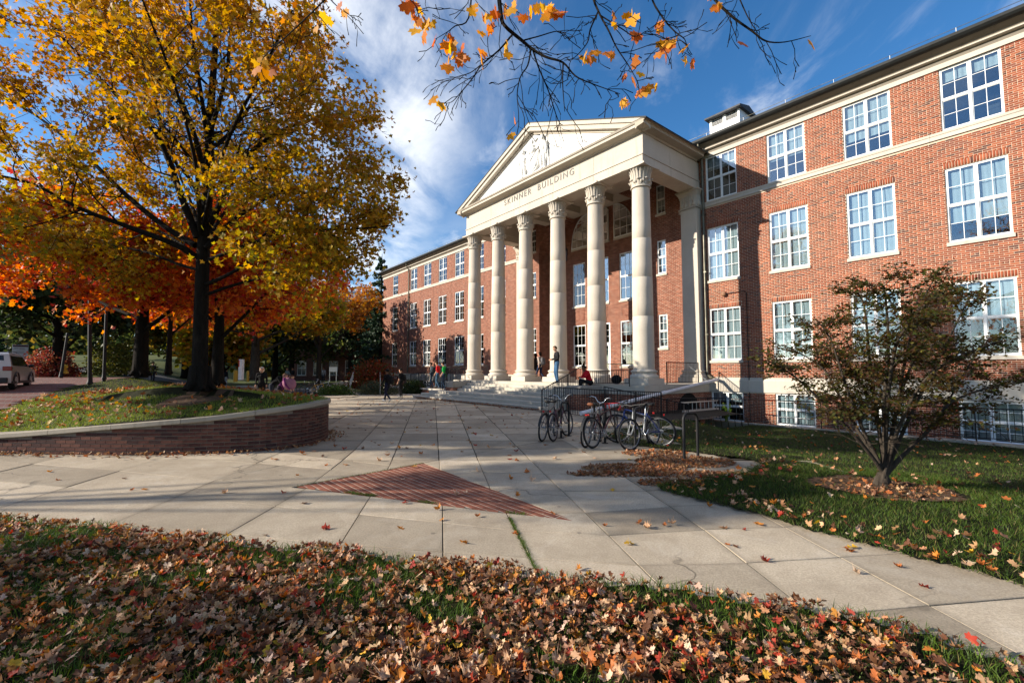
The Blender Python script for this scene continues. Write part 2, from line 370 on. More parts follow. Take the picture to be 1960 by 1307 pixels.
def wall_cells(mb, u0, u1, z0, z1, Y, ops, depth=.16, extra=()):
    us = sorted({u0, u1, *[o[0] for o in ops], *[o[1] for o in ops], *extra}); zs = sorted({z0, z1, *[o[2] for o in ops], *[o[3] for o in ops]})
    us = [u for u in us if u0 <= u <= u1]; zs = [z for z in zs if z0 <= z <= z1]
    for a, b in zip(us, us[1:]):
        for c, d in zip(zs, zs[1:]):
            mu, mz = (a+b)/2, (c+d)/2
            if any(o[0] < mu < o[1] and o[2] < mz < o[3] for o in ops): continue
            mb.add([(a,Y,c),(b,Y,c),(b,Y,d),(a,Y,d)], [(0,1,2,3)])
    for a, b, c, d in ops:
        e = Y + depth
        mb.add([(a,Y,c),(a,e,c),(a,e,d),(a,Y,d)], [(0,1,2,3)]); mb.add([(b,Y,c),(b,e,c),(b,e,d),(b,Y,d)], [(0,1,2,3)])
        mb.add([(a,Y,c),(b,Y,c),(b,e,c),(a,e,c)], [(0,1,2,3)]); mb.add([(a,Y,d),(b,Y,d),(b,e,d),(a,e,d)], [(0,1,2,3)])

m_weathered_shade = stone('weathered_shade_stone', (.20,.175,.14), (.035,.03,.025), .9)  # weathered stone; its darkness also paints in the cornice's shadow bands
# ---- brick geometry
def tone():
    t = random.random()
    if t < .07: c = (.10, .042, .038)
    elif t < .17: c = (.17, .047, .030)
    elif t < .80: c = (.262, .064, .030)
    else: c = (.34, .095, .043)
    f = random.uniform(.82, 1.18); return tuple(x * f for x in c)
def brick_rows(u0, u1, z0, z1, ops, H=.0677, Lb=.213, j=.010):
    out_ = []; n = int((z1 - z0) / H)
    for i in range(n):
        za = z0 + i * H + j/2; zb = za + H - j; zm = (za+zb)/2
        iv = [(u0, u1)]
        for a, b, c, d in ops:
            if c - .02 < zm < d + .02:
                nv = []
                for p, q in iv:
                    if a >= q or b <= p: nv.append((p, q)); continue
                    if a > p: nv.append((p, a))
                    if b < q: nv.append((b, q))
                iv = nv
        step = Lb if i % 6 else Lb/2; off = (i % 2) * step/2
        k0 = int((u0) / step) - 2
        u = math.floor(u0/step)*step - off
        while u < u1:
            a_, b_ = u + j/2, u + step - j/2
            for p, q in iv:
                a2, b2 = max(a_, p + .003), min(b_, q - .003)
                if b2 - a2 > .03: out_.append((a2, b2, za, zb, b2 - a2 > Lb - 2*j))
            u += step
    return out_
def brick_mass(name, bl, Y, parent, proud=.008, cols=None):
    n = len(bl); V = np.zeros((n, 8, 3), np.float32)
    for i, (a, b, c, d, *_) in enumerate(bl):
        y = Y - proud * random.uniform(.75, 1.2); e = .003
        V[i] = [(a,Y+.002,c),(b,Y+.002,c),(b,Y+.002,d),(a,Y+.002,d),(a+e,y,c+e),(b-e,y,c+e),(b-e,y,d-e),(a+e,y,d-e)]
    F0 = np.array([(4,5,6,7),(0,1,5,4),(1,2,6,5),(2,3,7,6),(3,0,4,7)], np.int32)
    F = (F0[None] + (np.arange(n)*8)[:, None, None]).reshape(-1, 4)
    c = np.repeat(np.array(cols or [tone() for _ in range(n)], np.float32), 8, 0)
    me = np_mesh(name, V.reshape(-1, 3) - np.array(OB, np.float32), F, m_brick, False, c)
    o = link(bpy.data.objects.new(name, me), parent); o['kind'] = 'stuff'; return o

right_cols = [UA + k*WS for k in range(6)]
ops_r = []
for a in right_cols:
    for c, d in ((Z3B, Z3T), (Z2B-.12, Z2T), (Z1B-.12, Z1T), (-.60, .72)): ops_r.append((a, a+WW, c, d))
UR1 = 6.6
mb = MB(); wall_cells(mb, -12.3, UR1, -1.4, 12.5, YW, [(a, b, c + (.12 if c in (Z2B-.12, Z1B-.12) else 0), d) for a, b, c, d in ops_r], .16)
mb.add([(UR1,YW,-1.4),(UR1,YW+14,-1.4),(UR1,YW+14,12.5),(UR1,YW,12.5)], [(0,1,2,3)])
wall_r = part(mb, 'wall', m_mortar)
sold = []
for a in right_cols:
    for zt in (Z2T, Z1T):
        k = 21; st = (WW + .06) / k
        for i in range(k): sold.append((a - .03 + i*st + .005, a - .03 + (i+1)*st - .005, zt + .005, zt + .205, False))
    for a_, b_ in ((a - .03, a + WW + .03),): pass
blk = ops_r + [(a - .03, a + WW + .03, zt, zt + .21) for a in right_cols for zt in (Z2T, Z1T)]
strip_win = [(-13.68, -13.15, 6.75, 8.52), (-13.68, -13.15, 2.87, 4.60), (-13.68, -13.15, 9.95, 11.5)]
bl = brick_rows(-11.99, UR1, -1.35, ZWB, blk) + brick_rows(-11.99, UR1, ZWT, 9.55, blk) + brick_rows(-11.99, UR1, Z3B, 12.0, blk) + sold
def vis_px(u, z):
    x, y, _ = wor(u, YW); zz_ = z - EYE; D = y*math.cos(TP) + zz_*math.sin(TP); return 980 + FP*x/D, 653.5 - FP*(zz_*math.cos(TP) - y*math.sin(TP))/D
cand = []
for i, b in enumerate(bl):
    if b[4] and b[0] > -4.2:
        X, Yp = vis_px((b[0]+b[1])/2, (b[2]+b[3])/2)
        if X < 1955 and 4 < Yp < 540: cand.append((b[0], i))
cand.sort(reverse=True); single = [i for _, i in cand[:296]]; ss = set(single)
brick_mass('brickwork', [b for i, b in enumerate(bl) if i not in ss], YW, hall)
vars_ = []
for k in range(9):
    mbk = MB(); e = .003; hl, hh = .1015, .02885
    mbk.add([(-hl,.002,-hh),(hl,.002,-hh),(hl,.002,hh),(-hl,.002,hh),(-hl+e,-.0085,-hh+e),(hl-e,-.0085,-hh+e),(hl-e,-.0085,hh-e),(-hl+e,-.0085,hh-e)],
            [(4,5,6,7),(0,1,5,4),(1,2,6,5),(2,3,7,6),(3,0,4,7)])
    me = mbk.mesh('brick', m_brick); at_ = me.attributes.new('col', 'FLOAT_COLOR', 'POINT'); c = tone()
    for q in range(8): at_.data[q].color = (*c, 1)
    vars_.append(me)
for i in single:
    b = bl[i]; inst('brick', random.choice(vars_), hall, rel((b[0]+b[1])/2, YW, (b[2]+b[3])/2))

# ---- windows
def win_frame(w, h, nc, nr, paired, arch=False):
    mb = MB(); f = .046; d0, d1 = .035, .12
    for a, b in (((0,d0,0),(f,d1,h)), ((w-f,d0,0),(w,d1,h)), ((f,d0,h-f),(w-f,d1,h)), ((f,d0-.02,0),(w-f,d1,f*1.1))): mb.bev(a, b, .006)
    halves = [(f, w/2-.031), (w/2+.031, w-f)] if paired else [(f, w-f)]
    if paired: mb.bev((w/2-.031, d0+.01, f), (w/2+.031, d1, h-f), .005)
    hm = h * .5
    mb.bev((f, d0+.015, hm-.028), (w-f, d0+.06, hm+.028), .005)
    panes = []
    for a, b in halves:
        n = nc // len(halves); cw = (b-a)/n; s = .022
        for k in range(2):
            zl, zh = (f*1.1, hm-.028) if k == 0 else (hm+.028, h-f); y = .075 if k == 0 else .05
            mb.box((a, y, zl), (a+s, y+.03, zh)); mb.box((b-s, y, zl), (b, y+.03, zh)); mb.box((a+s, y, zh-s), (b-s, y+.03, zh)); mb.box((a+s, y, zl), (b-s, y+.03, zl+s*1.2))
            rn = nr // 2; ia, ib = a + s, b - s; ja, jb = zl + s*1.2, zh - s; pw = (ib-ia)/n; ph = (jb-ja)/rn; t = .008
            for q in range(1, n): mb.box((ia+q*pw-t, y+.002, ja), (ia+q*pw+t, y+.026, jb))
            for q in range(1, rn): mb.box((ia, y+.004, ja+q*ph-t), (ib, y+.024, ja+q*ph+t))
            for q in range(n):
                for r_ in range(rn): panes.append((ia+(q+.5)*pw, y+.014, ja+(r_+.5)*ph, pw-.004, ph-.004))
    return mb.mesh('window_frame', m_paint), panes
_pm = {}
def pane_mesh(w_, h_):
    k = (round(w_, 3), round(h_, 3))
    if k not in _pm:
        _pm[k] = MB().box((-w_/2, -.002, -h_/2), (w_/2, .002, h_/2)).mesh('pane', m_glass)
    return _pm[k]
_wf = {}; sill_cache = {}; blind_cache = {}
def window(u, Y, z, w, h, nc=4, nr=4, paired=True, blind=None, sill=True, single_panes=True, bot=0.0, parent=None, label=None):
    key = (round(w, 3), round(h, 3), nc, nr, paired)
    if key not in _wf: _wf[key] = win_frame(w, h, nc, nr, paired)
    me, panes = _wf[key]; wo = inst('window', me, parent or hall, rel(u, Y, z))
    if single_panes:
        for px, py, pz, pw, ph in panes: inst('pane', pane_mesh(pw, ph), wo, (px, py, pz))
    else:
        if ('g', key) not in _pm:
            mb = MB()
            for px, py, pz, pw, ph in panes: mb.box((px-pw/2, py-.002, pz-ph/2), (px+pw/2, py+.002, pz+ph/2))
            _pm['g', key] = mb.mesh('glazing', m_glass)
        inst('glazing', _pm['g', key], wo)
    if sill:
        if (w,) not in sill_cache: sill_cache[(w,)] = MB().bev((-.05, -.055, -.125), (w+.05, .10, -.004), .008).mesh('sill', m_lime)
        inst('sill', sill_cache[(w,)], wo)
    if blind:
        top, b0 = h - .05, h - .05 - blind * (h - .12); k = (w, round(b0, 3), round(top, 3))
        if k not in blind_cache:
            mb = MB(); n = 24; vs_ = []
            for i in range(n + 1):
                x = .06 + (w - .12)*i/n; yy = .17 + .012*math.sin(i*2.1)
                vs_ += [(x, yy, b0), (x, yy, top)]
            mb.add(vs_, [(2*i, 2*i+2, 2*i+3, 2*i+1) for i in range(n)], True); mb.box((.06, .155, b0-.03), (w-.06, .19, b0))
            blind_cache[k] = mb.mesh('blind', m_blind)
        inst('blind', blind_cache[k], wo)
    return wo
bl3 = [.28, .55, .68, .18, .5, .4]; bl2 = [.97, .97, .97, .74, .6, .9]; bl1 = [.98, .98, .9, .5, .8, .4]; bl0 = [.3, .95, .9, .95, .8, .8]
for k, a in enumerate(right_cols):
    sp = k < 4
    window(a, YW, Z3B, WW, Z3T-Z3B, blind=bl3[k], sill=False, single_panes=sp)
    window(a, YW, Z2B, WW, Z2T-Z2B, blind=bl2[k], single_panes=sp)
    window(a, YW, Z1B, WW, Z1T-Z1B, blind=bl1[k], single_panes=sp)
    window(a, YW, -.60, WW, 1.32, blind=bl0[k], sill=False, single_panes=sp)

# ---- left wing: told apart only as a surface at its distance
left_cols = [-27.45-.72, -30.3-.72] + [-33.2 - .72 - 2.87*k for k in range(4)]
ops_l = []
for a in left_cols:
    for c, d in ((Z3B, Z3T), (Z2B, Z2T), (Z1B, Z1T), (-.5, .7)): ops_l.append((a, a+WW, c, d))
for c, d in ((Z3B, Z3T), (Z2B, Z2T), (Z1B, Z1T)): ops_l.append((-46.8, -45.5, c, d))
mb = MB(); UL0 = -49.4
wall_cells(mb, UL0, -24.9, -1.2, 12.5, YW, ops_l)
mb.add([(UL0,YW,-1.2),(UL0,YW+14,-1.2),(UL0,YW+14,12.5),(UL0,YW,12.5)], [(0,1,2,3)])
part(mb, 'wall', m_bricktex)
# blind arch in the brickwork round the end window
mb = MB(); pts = [(-47.15, .9), (-47.15, 4.55)] + [(-46.15 - math.cos(t)*1.0, 4.55 + math.sin(t)*1.0) for t in np.linspace(0, math.pi, 9)] + [(-45.15, 4.55), (-45.15, .9)]
mb.tube([(p[0], YW - .01, p[1]) for p in pts], .05, 4, smooth=False); part(mb, 'brick_arch', m_bricktex)
for i, a in enumerate(left_cols):
    window(a, YW, Z3B, WW, Z3T-Z3B, blind=.95, sill=False, single_panes=False); window(a, YW, Z2B, WW, Z2T-Z2B, blind=.96, single_panes=False)
    window(a, YW, Z1B, WW, Z1T-Z1B, blind=[.9,.6,.55,.7,.9,.8][i], single_panes=False)
    window(a, YW, -.5, WW, 1.2, blind=.8, sill=False, single_panes=False)
window(-46.8, YW, Z3B, 1.3, Z3T-Z3B, 3, 4, False, .95, False, False); window(-46.8, YW, Z2B, 1.3, Z2T-Z2B, 3, 4, False, .2, True, False)
window(-46.8, YW, Z1B, 1.3, Z1T-Z1B, 3, 4, False, .6, True, False)

# ---- wall behind the portico with its arched recess
U0, U1 = -22.95, -14.0; UM = (U0+U1)/2; RX = (U1-U0)/2; ZS = 9.7; RZ = 2.55
mb = MB()
for side in ((-25.4, U0), (U1, -12.0)):
    ops = [o for o in strip_win if side[0] < o[0] < side[1]]
    if side[0] < -20: ops = [(2*UM - b, 2*UM - a, c, d) for a, b, c, d in strip_win]
    wall_cells(mb, side[0], side[1], .6, 12.6, YW - (.004), ops)
n = 20; arc = [(UM - RX*math.cos(t), ZS + RZ*math.sin(t)) for t in np.linspace(0, math.pi, n+1)]
for (a, c), (b, d) in zip(arc, arc[1:]):
    mb.add([(a,YW,c),(b,YW,d),(b,YW,12.6),(a,YW,12.6)], [(0,1,2,3)]); mb.add([(a,YW,c),(b,YW,d),(b,YR,d),(a,YR,c)], [(0,1,2,3)])
for u in (U0, U1): mb.add([(u,YW,.6),(u,YR,.6),(u,YR,ZS),(u,YW,ZS)], [(0,1,2,3)])
cw = 1.1; rec_u = [UM-1.93, UM, UM+1.93]
opsr = [(u-cw/2, u+cw/2, c, d) for u in rec_u for c, d in ((5.9, 8.75),)] + [(u-cw/2, u+cw/2, 1.95, 4.65) for u in (rec_u[0], rec_u[2])] + [(UM-.62, UM+.62, 1.09, 4.62)]
lun = [(UM-.62, UM+.62, 9.75, 11.6), (UM-2.5, UM-1.05, 9.75, 11.2), (UM+1.05, UM+2.5, 9.75, 11.2)]
wall_cells(mb, U0, U1, .6, 12.6, YR, opsr, .14)
part(mb, 'portico_wall', m_bricktex)
for u in rec_u:
    window(u-cw/2, YR, 5.9, cw, 2.85, 3, 4, False, .35 if u != rec_u[1] else .75)
    if u != rec_u[1]: window(u-cw/2, YR, 1.95, cw, 2.7, 3, 4, False, .3)
for a, b, c, d in strip_win:
    window(a, YW, c, b-a, d-c, 2, 4, False, .85); window(2*UM-b, YW, c, b-a, d-c, 2, 4, False, .85, single_panes=False)
# recessed brick panels between the storeys
for u in rec_u:
    mb = MB()
    for a, b in (((u-.45, 4.95), (u+.45, 5.0)), ((u-.45, 5.6), (u+.45, 5.65)), ((u-.45, 5.0), (u-.40, 5.6)), ((u+.40, 5.0), (u+.45, 5.6))): mb.box((a[0], YR-.02, a[1]), (b[0], YR+.002, b[1]))
    part(mb, 'brick_panel', m_bricktex)
# arched three-part window high in the recess
def lunette(kind):
    fr = MB(); gl = []
    if kind == 0:
        a, b, z0, z1 = UM-.62, UM+.62, 9.75, 12.05; top = lambda x: z1 - .35*(abs(x-UM)/.62)**2
    elif kind < 0: a, b, z0 = UM-2.5, UM-1.05, 9.75; top = lambda x: z0 + .15 + 2.0*math.sqrt(max(0, 1-((UM-1.05-x)/1.45)**2))
    else: a, b, z0 = UM+1.05, UM+2.5, 9.75; top = lambda x: z0 + .15 + 2.0*math.sqrt(max(0, 1-((x-UM-1.05)/1.45)**2))
    y = YR - .10; xs = np.linspace(a, b, 13); f = .06
    for x0, x1 in zip(xs, xs[1:]):
        fr.add([(x0,y,top(x0)),(x1,y,top(x1)),(x1,y,top(x1)-f),(x0,y,top(x0)-f),(x0,y+.1,top(x0)),(x1,y+.1,top(x1)),(x1,y+.1,top(x1)-f),(x0,y+.1,top(x0)-f)], [(0,1,2,3),(0,4,5,1),(3,2,6,7)])
    fr.box((a, y, z0), (b, y+.1, z0+f)); fr.box((a, y, z0), (a+f, y+.1, max(top(a), z0+f+.01))); fr.box((b-f, y, z0), (b, y+.1, max(top(b), z0+f+.01)))
    for q in (1, 2): x = a + (b-a)*q/3; fr.box((x-.014, y+.02, z0), (x+.014, y+.06, top(x)-.02))
    for q in range(1, 4):
        z = z0 + .55*q; ok = [x for x in np.linspace(a, b, 40) if top(x) > z]
        if ok: fr.box((min(ok), y+.022, z-.014), (max(ok), y+.058, z+.014))
    w_ = part(fr, 'window', m_paint)
    g = MB(); vs_ = [(x-UC, y+.04-YW, z0) for x in xs] + [(x-UC, y+.04-YW, max(top(x)-.01, z0)) for x in xs]; m_ = len(xs)
    g.add(vs_, [(i, i+1, m_+i+1, m_+i) for i in range(m_-1)]); link(bpy.data.objects.new('pane', g.mesh('pane', m_glass)), w_)
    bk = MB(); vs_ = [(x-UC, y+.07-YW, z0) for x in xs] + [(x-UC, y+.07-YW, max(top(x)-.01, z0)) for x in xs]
    bk.add(vs_, [(i, i+1, m_+i+1, m_+i) for i in range(m_-1)]); link(bpy.data.objects.new('painted_dark_panel', bk.mesh('painted_dark_panel', m_dark)), w_)  # near-black sheet paints the unlit room; the wall has no opening
    MB().bev((a-.05-UC, -.06+YR-YW-.03, z0-.12), (b+.05-UC, YR-YW+.05, z0-.004), .01).build('sill', m_lime, w_)
for k in (-1, 0, 1): lunette(k)
# entrance door
mb = MB(); d = MB()
for a, b in (((-.62,0,0),(-.54,.1,3.53)), ((.54,0,0),(.62,.1,3.53)), ((-.54,0,3.45),(.54,.1,3.53)), ((-.54,.02,2.2),(.54,.09,2.32))): mb.box((UM+a[0], YR+a[1], 1.09+a[2]), (UM+b[0], YR+b[1], 1.09+b[2]))
door = part(mb, 'door', m_paint)
dx = UM-UC; dy = YR-YW
for s in (-1, 1):
    lf = MB(); x0, x1 = sorted((s*.01, s*.54)); lf.box((dx+x0, dy+.03, 1.09), (dx+x0+.09, dy+.075, 3.29)); lf.box((dx+x1-.09, dy+.03, 1.09), (dx+x1, dy+.075, 3.29))
    for z0, z1 in ((1.09, 1.45), (2.15, 2.27), (3.2, 3.29)): lf.box((dx+x0+.09, dy+.032, z0), (dx+x1-.09, dy+.073, z1))
    lf.build('door_leaf', m_paint, door); MB().box((dx+x0+.09, dy+.05, 1.45), (dx+x1-.09, dy+.056, 3.2)).build('pane', m_glass, door)
tr_ = MB()
for q in range(1, 3): x = -.54 + 1.08*q/3; tr_.box((dx+x-.012, dy+.03, 3.41), (dx+x+.012, dy+.06, 4.54))
for q in range(1, 3): tr_.box((dx-.54, dy+.032, 3.41+1.13*q/3-.012), (dx+.54, dy+.058, 3.41+1.13*q/3+.012))
tr_.build('transom_bars', m_paint, door); MB().box((dx-.54, dy+.044, 3.41), (dx+.54, dy+.05, 4.54)).build('pane', m_glass, door)
# rooms behind the panes
mb = MB()
mb.box((U1+.2, YW+1.6, -1.2), (UR1-.1, YW+1.7, 12.4)); mb.box((UL0+.1, YW+1.6, -1.2), (U0-.2, YW+1.7, 12.4)); mb.box((U0-.5, YR+1.5, .6), (U1+.5, YR+1.6, 12.4))
for z in (.9, 5.1, 9.0):
    mb.box((U1+.4, YW+.3, z), (UR1-.1, YW+1.59, z+.2)); mb.box((UL0+.1, YW+.3, z), (U0-.3, YW+1.59, z+.2))
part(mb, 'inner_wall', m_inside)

# ---- stone bands, cornices and gutters along both wings
def band(prof, u0, u1, name, mat):
    mb = MB(); mb.prism([(YW + y, z) for y, z in prof], u0, u1, 0); return part(mb, name, mat)
for u0, u1 in ((-12.35, UR1+.1), (UL0-.05, -24.6)):
    L = u1 - u0; nb = max(2, int(L / 2.8)); st = L / nb
    for i in range(nb):
        g = .003
        band([(.02,9.57),(-.055,9.57),(-.055,9.70),(-.075,9.72),(-.085,9.80),(.02,9.825)], u0+i*st+g, u0+(i+1)*st-g, 'string_course', m_lime)
        band([(.02,ZWB),(-.05,ZWB),(-.05,ZWT-.14),(-.02,ZWT-.08),(-.02,ZWT),(.02,ZWT)], u0+i*st+g, u0+(i+1)*st-g, 'water_table', m_lime)
    band([(.02,12.0),(-.05,12.0),(-.05,12.17),(.02,12.18)], u0, u1, 'frieze_band', m_lime)
    band([(.02,12.18),(-.02,12.18),(-.02,12.33),(.02,12.335)], u0-.01, u1+.01, 'frieze', m_weathered_shade)
    band([(.02,12.337),(-.12,12.337),(-.17,12.36),(-.17,12.41),(-.13,12.42),(.02,12.42)], u0-.04, u1+.04, 'cornice_lip', m_lime)
    band([(.02,12.422),(-.12,12.422),(-.16,12.50),(-.30,12.56),(-.36,12.60),(.02,12.60)], u0-.02, u1+.02, 'cornice', m_weathered_shade)
    band([(.02,12.602),(-.42,12.602),(-.50,12.63),(-.56,12.70),(-.56,12.80),(.02,12.83)], u0-.12, u1+.12, 'gutter', m_gutter)
    mb = MB(); mb.add([(u0-.1,YW-.54,12.80),(u1+.1,YW-.54,12.80),(u1+.1,YW+7,15.8),(u0-.1,YW+7,15.8),(u1+.1,YW+14.5,12.8),(u0-.1,YW+14.5,12.8)], [(0,1,2,3),(3,2,4,5)])
    mb.add([(u0-.1,YW-.54,12.80),(u0-.1,YW+7,15.8),(u0-.1,YW+14.5,12.8)], [(0,1,2)]); mb.add([(u1+.1,YW-.54,12.80),(u1+.1,YW+7,15.8),(u1+.1,YW+14.5,12.8)], [(0,1,2)])
    part(mb, 'roof', m_roof)
    # snow cable on short posts above the gutter
    sr = MB(); sr.tube([(u0, YW-.50, 12.95), (u1, YW-.50, 12.95)], .009, 5); cab = part(sr, 'roof_cable', m_copper)
    pm = MB().tube([(0,0,0),(0,0,.16)], .012, 5).mesh('cable_post', m_steel)
    k = int(L / 1.6)
    for i in range(k + 1): inst('cable_post', pm, cab, rel(u0 + .1 + (L-.2)*i/k, YW-.50, 12.80))
# louvred roof vent
mb = MB(); a, b, c0, z0 = -11.25, -9.75, 22.1, 13.95
mb.box((a, c0, z0-1.0), (b, c0+1.5, z0+.14)); mb.box((a, c0, z0+.14), (a+.1, c0+1.5, z0+.52)); mb.box((b-.1, c0, z0+.14), (b, c0+1.5, z0+.52)); mb.box(((a+b)/2-.07, c0, z0+.14), ((a+b)/2+.07, c0+.2, z0+.52))
mb.box((a+.1, c0+.3, z0+.14), (b-.1, c0+1.5, z0+.52)); vent = part(mb, 'roof_vent', m_paint)
for s0, s1 in ((a+.1, (a+b)/2-.07), ((a+b)/2+.07, b-.1)):
    for q in range(6):
        z = z0 + .16 + q*.06; sl = MB(); sl.add([rel(s0,c0+.02,z),rel(s1,c0+.02,z),rel(s1,c0+.1,z+.045),rel(s0,c0+.1,z+.045),rel(s0,c0+.02,z+.012),rel(s1,c0+.02,z+.012),rel(s1,c0+.1,z+.057),rel(s0,c0+.1,z+.057)], [(0,1,2,3),(4,7,6,5),(0,4,5,1),(2,6,7,3)])
        sl.build('louvre_slat', m_paint, vent)
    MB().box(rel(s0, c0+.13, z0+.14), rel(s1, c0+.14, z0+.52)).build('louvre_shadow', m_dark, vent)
rv = MB(); rv.prism([(c0-.25, z0+.52), (c0-.25, z0+.60), (c0+.75, z0+.86), (c0+1.7, z0+.60), (c0+1.7, z0+.52)], a-.15, b+.15, 0); rv.v = [(x-UC, y-YW, z) for x, y, z in rv.v]; rv.build('vent_roof', m_roof, vent)
# downspouts
for u in (-11.02, -42.75):
    mb = MB(); mb.tube([(u, YW-.42, 12.7), (u, YW-.40, 12.45), (u, YW-.12, 12.0), (u, YW-.10, 11.6), (u, YW-.10, 1.6), (u, YW-.13, 1.45)], .06, 10)
    ds = part(mb, 'downspout', m_copper)
    for z in (9.2, 6.4, 3.4): MB().box(rel(u-.085, YW-.17, z-.03), rel(u+.085, YW, z+.03)).build('pipe_bracket', m_copper, ds)
# round bell on the wall and its conduit
mb = MB(); mb.lathe([(.0,-.10),(.10,-.095),(.115,-.06),(.115,-.02),(.06,0),(.05,.05),(.0,.05)], (0,0,0), 16); me = mb.mesh('wall_bell', plain('rust_brown', (.22,.11,.06), .6, .3))
o = inst('wall_bell', me, hall, rel(-10.15, YW-.05, 5.23), (R(90), 0, 0)); o.rotation_euler = (R(-90), 0, 0)
mb = MB(); mb.tube([(-10.0,YW-.03,5.23),(-9.25,YW-.03,5.26),(-9.15,YW-.03,5.16),(-9.15,YW-.03,-.5)], .016, 6); part(mb, 'conduit', m_gutter)
# ================================================================ PORTICO
ZP = 1.09; ZN = 9.59; ZAB = 10.42; ZAR = 10.50
col_u = [UC - 0.05 + (i - 2.5) * 2.575 for i in range(6)]
m_shaft = stone('column_limestone', (.53,.475,.395), (.27,.22,.165), .5)
def col_meshes():
    pl = MB().bev((-.60,-.60,0), (.60,.60,.27), .012).mesh('plinth', m_lime)
    b = MB(); b.lathe([(.585,.27),(.60,.30),(.605,.35),(.585,.40),(.535,.415),(.515,.44),(.50,.48),(.515,.515),(.545,.53),(.555,.56),(.54,.60),(.49,.615),(.47,.63),(.455,.66)], k=40)
    base = b.mesh('column_base', m_shaft)
    h0, h1 = .66, ZN - ZP; pr = []
    for i in range(15):
        t = i/14; r_ = .445 - .075 * (t**1.7); z_ = h0 + (h1-h0)*t
        pr += [(r_, z_-.012), (r_-.007, z_-.004), (r_-.007, z_+.004), (r_, z_+.012)] if i in (4, 7, 10) else [(r_, z_)]
    drums = []
    s = MB(); s.lathe(pr, k=40); shaft = s.mesh('shaft', m_shaft)
    c = MB(); H = ZAB - ZN
    c.lathe([(.37,0),(.42,.0),(.435,.03),(.42,.06),(.385,.07),(.375,.12),(.375,.35),(.395,.55),(.43,.70),(.475,.79),(.50,.82),(.46,.83)], k=40)
    def rad(z): return np.interp(z, [0,.12,.35,.55,.70,.79,.82], [.37,.375,.375,.395,.43,.475,.50])
    for i in range(20):                                   # tall flat upper leaves
        a = 2*math.pi*i/20; hw = .042; zs = np.linspace(.12, .80, 7); vs = []
        for z in zs:
            for sx in (-1, 0, 1):
                r_ = rad(z) + (.040 if sx == 0 else .012) + (.02 if z > .75 else 0); an = a + sx*hw/r_*(1 if z < .72 else .6); vs.append((r_*math.cos(an), r_*math.sin(an), z))
        c.add(vs, [(q*3+s_, q*3+s_+1, q*3+s_+4, q*3+s_+3) for q in range(6) for s_ in (0, 1)], True)
        c.add([vs[18], vs[19], vs[20]], [(0,1,2)])
    for i in range(8):                                    # curled lower leaves
        a = 2*math.pi*(i+.5)/8; vs = []; prof = [(.385,.07),(.405,.16),(.42,.26),(.455,.34),(.50,.375),(.52,.35),(.505,.325)]
        wds = [.13,.14,.15,.135,.10,.07,.04]
        for (r_, z), wd in zip(prof, wds):
            for sx in (-1, -.5, 0, .5, 1):
                an = a + sx*wd/r_; q = r_ + .018*(1-abs(sx)*2)*(1 if abs(sx) != .5 else -.5); vs.append((q*math.cos(an), q*math.sin(an), z - abs(sx)*.03))
        c.add(vs, [(q*5+s_, q*5+s_+1, q*5+s_+6, q*5+s_+5) for q in range(6) for s_ in range(4)], True)
        for sx in (-1, 1):                                # small side curls
            an = a + sx*.30; c.ell((.425*math.cos(an), .425*math.sin(an), .25), (.05,.05,.08), 8, 5)
    cap = c.mesh('capital', m_lime)
    ab = MB(); n = 8; pts = []
    e = .60
    for sx, sy in ((-1,-1),(1,-1),(1,1),(-1,1)):
        pass
    side = [(-e, -e), (-e*.5, -e*.94), (0, -e*.92), (e*.5, -e*.94)]
    for k in range(4):
        a = k*math.pi/2
        for x, y in side: pts.append((x*math.cos(a)-y*math.sin(a), x*math.sin(a)+y*math.cos(a)))
    ab.prism(pts, H, H + ZAR - ZAB - .003, 2); abm = ab.mesh('abacus', m_lime)
    return pl, base, shaft, cap, abm
pl, base, shaft, cap, abm = col_meshes()
for u in col_u:
    c = inst('column', shaft, hall, rel(u, YC, ZP))
    inst('plinth', pl, c); inst('column_base', base, c); inst('capital', cap, c, (0,0,ZN-ZP)); inst('abacus', abm, c, (0,0,ZN-ZP))
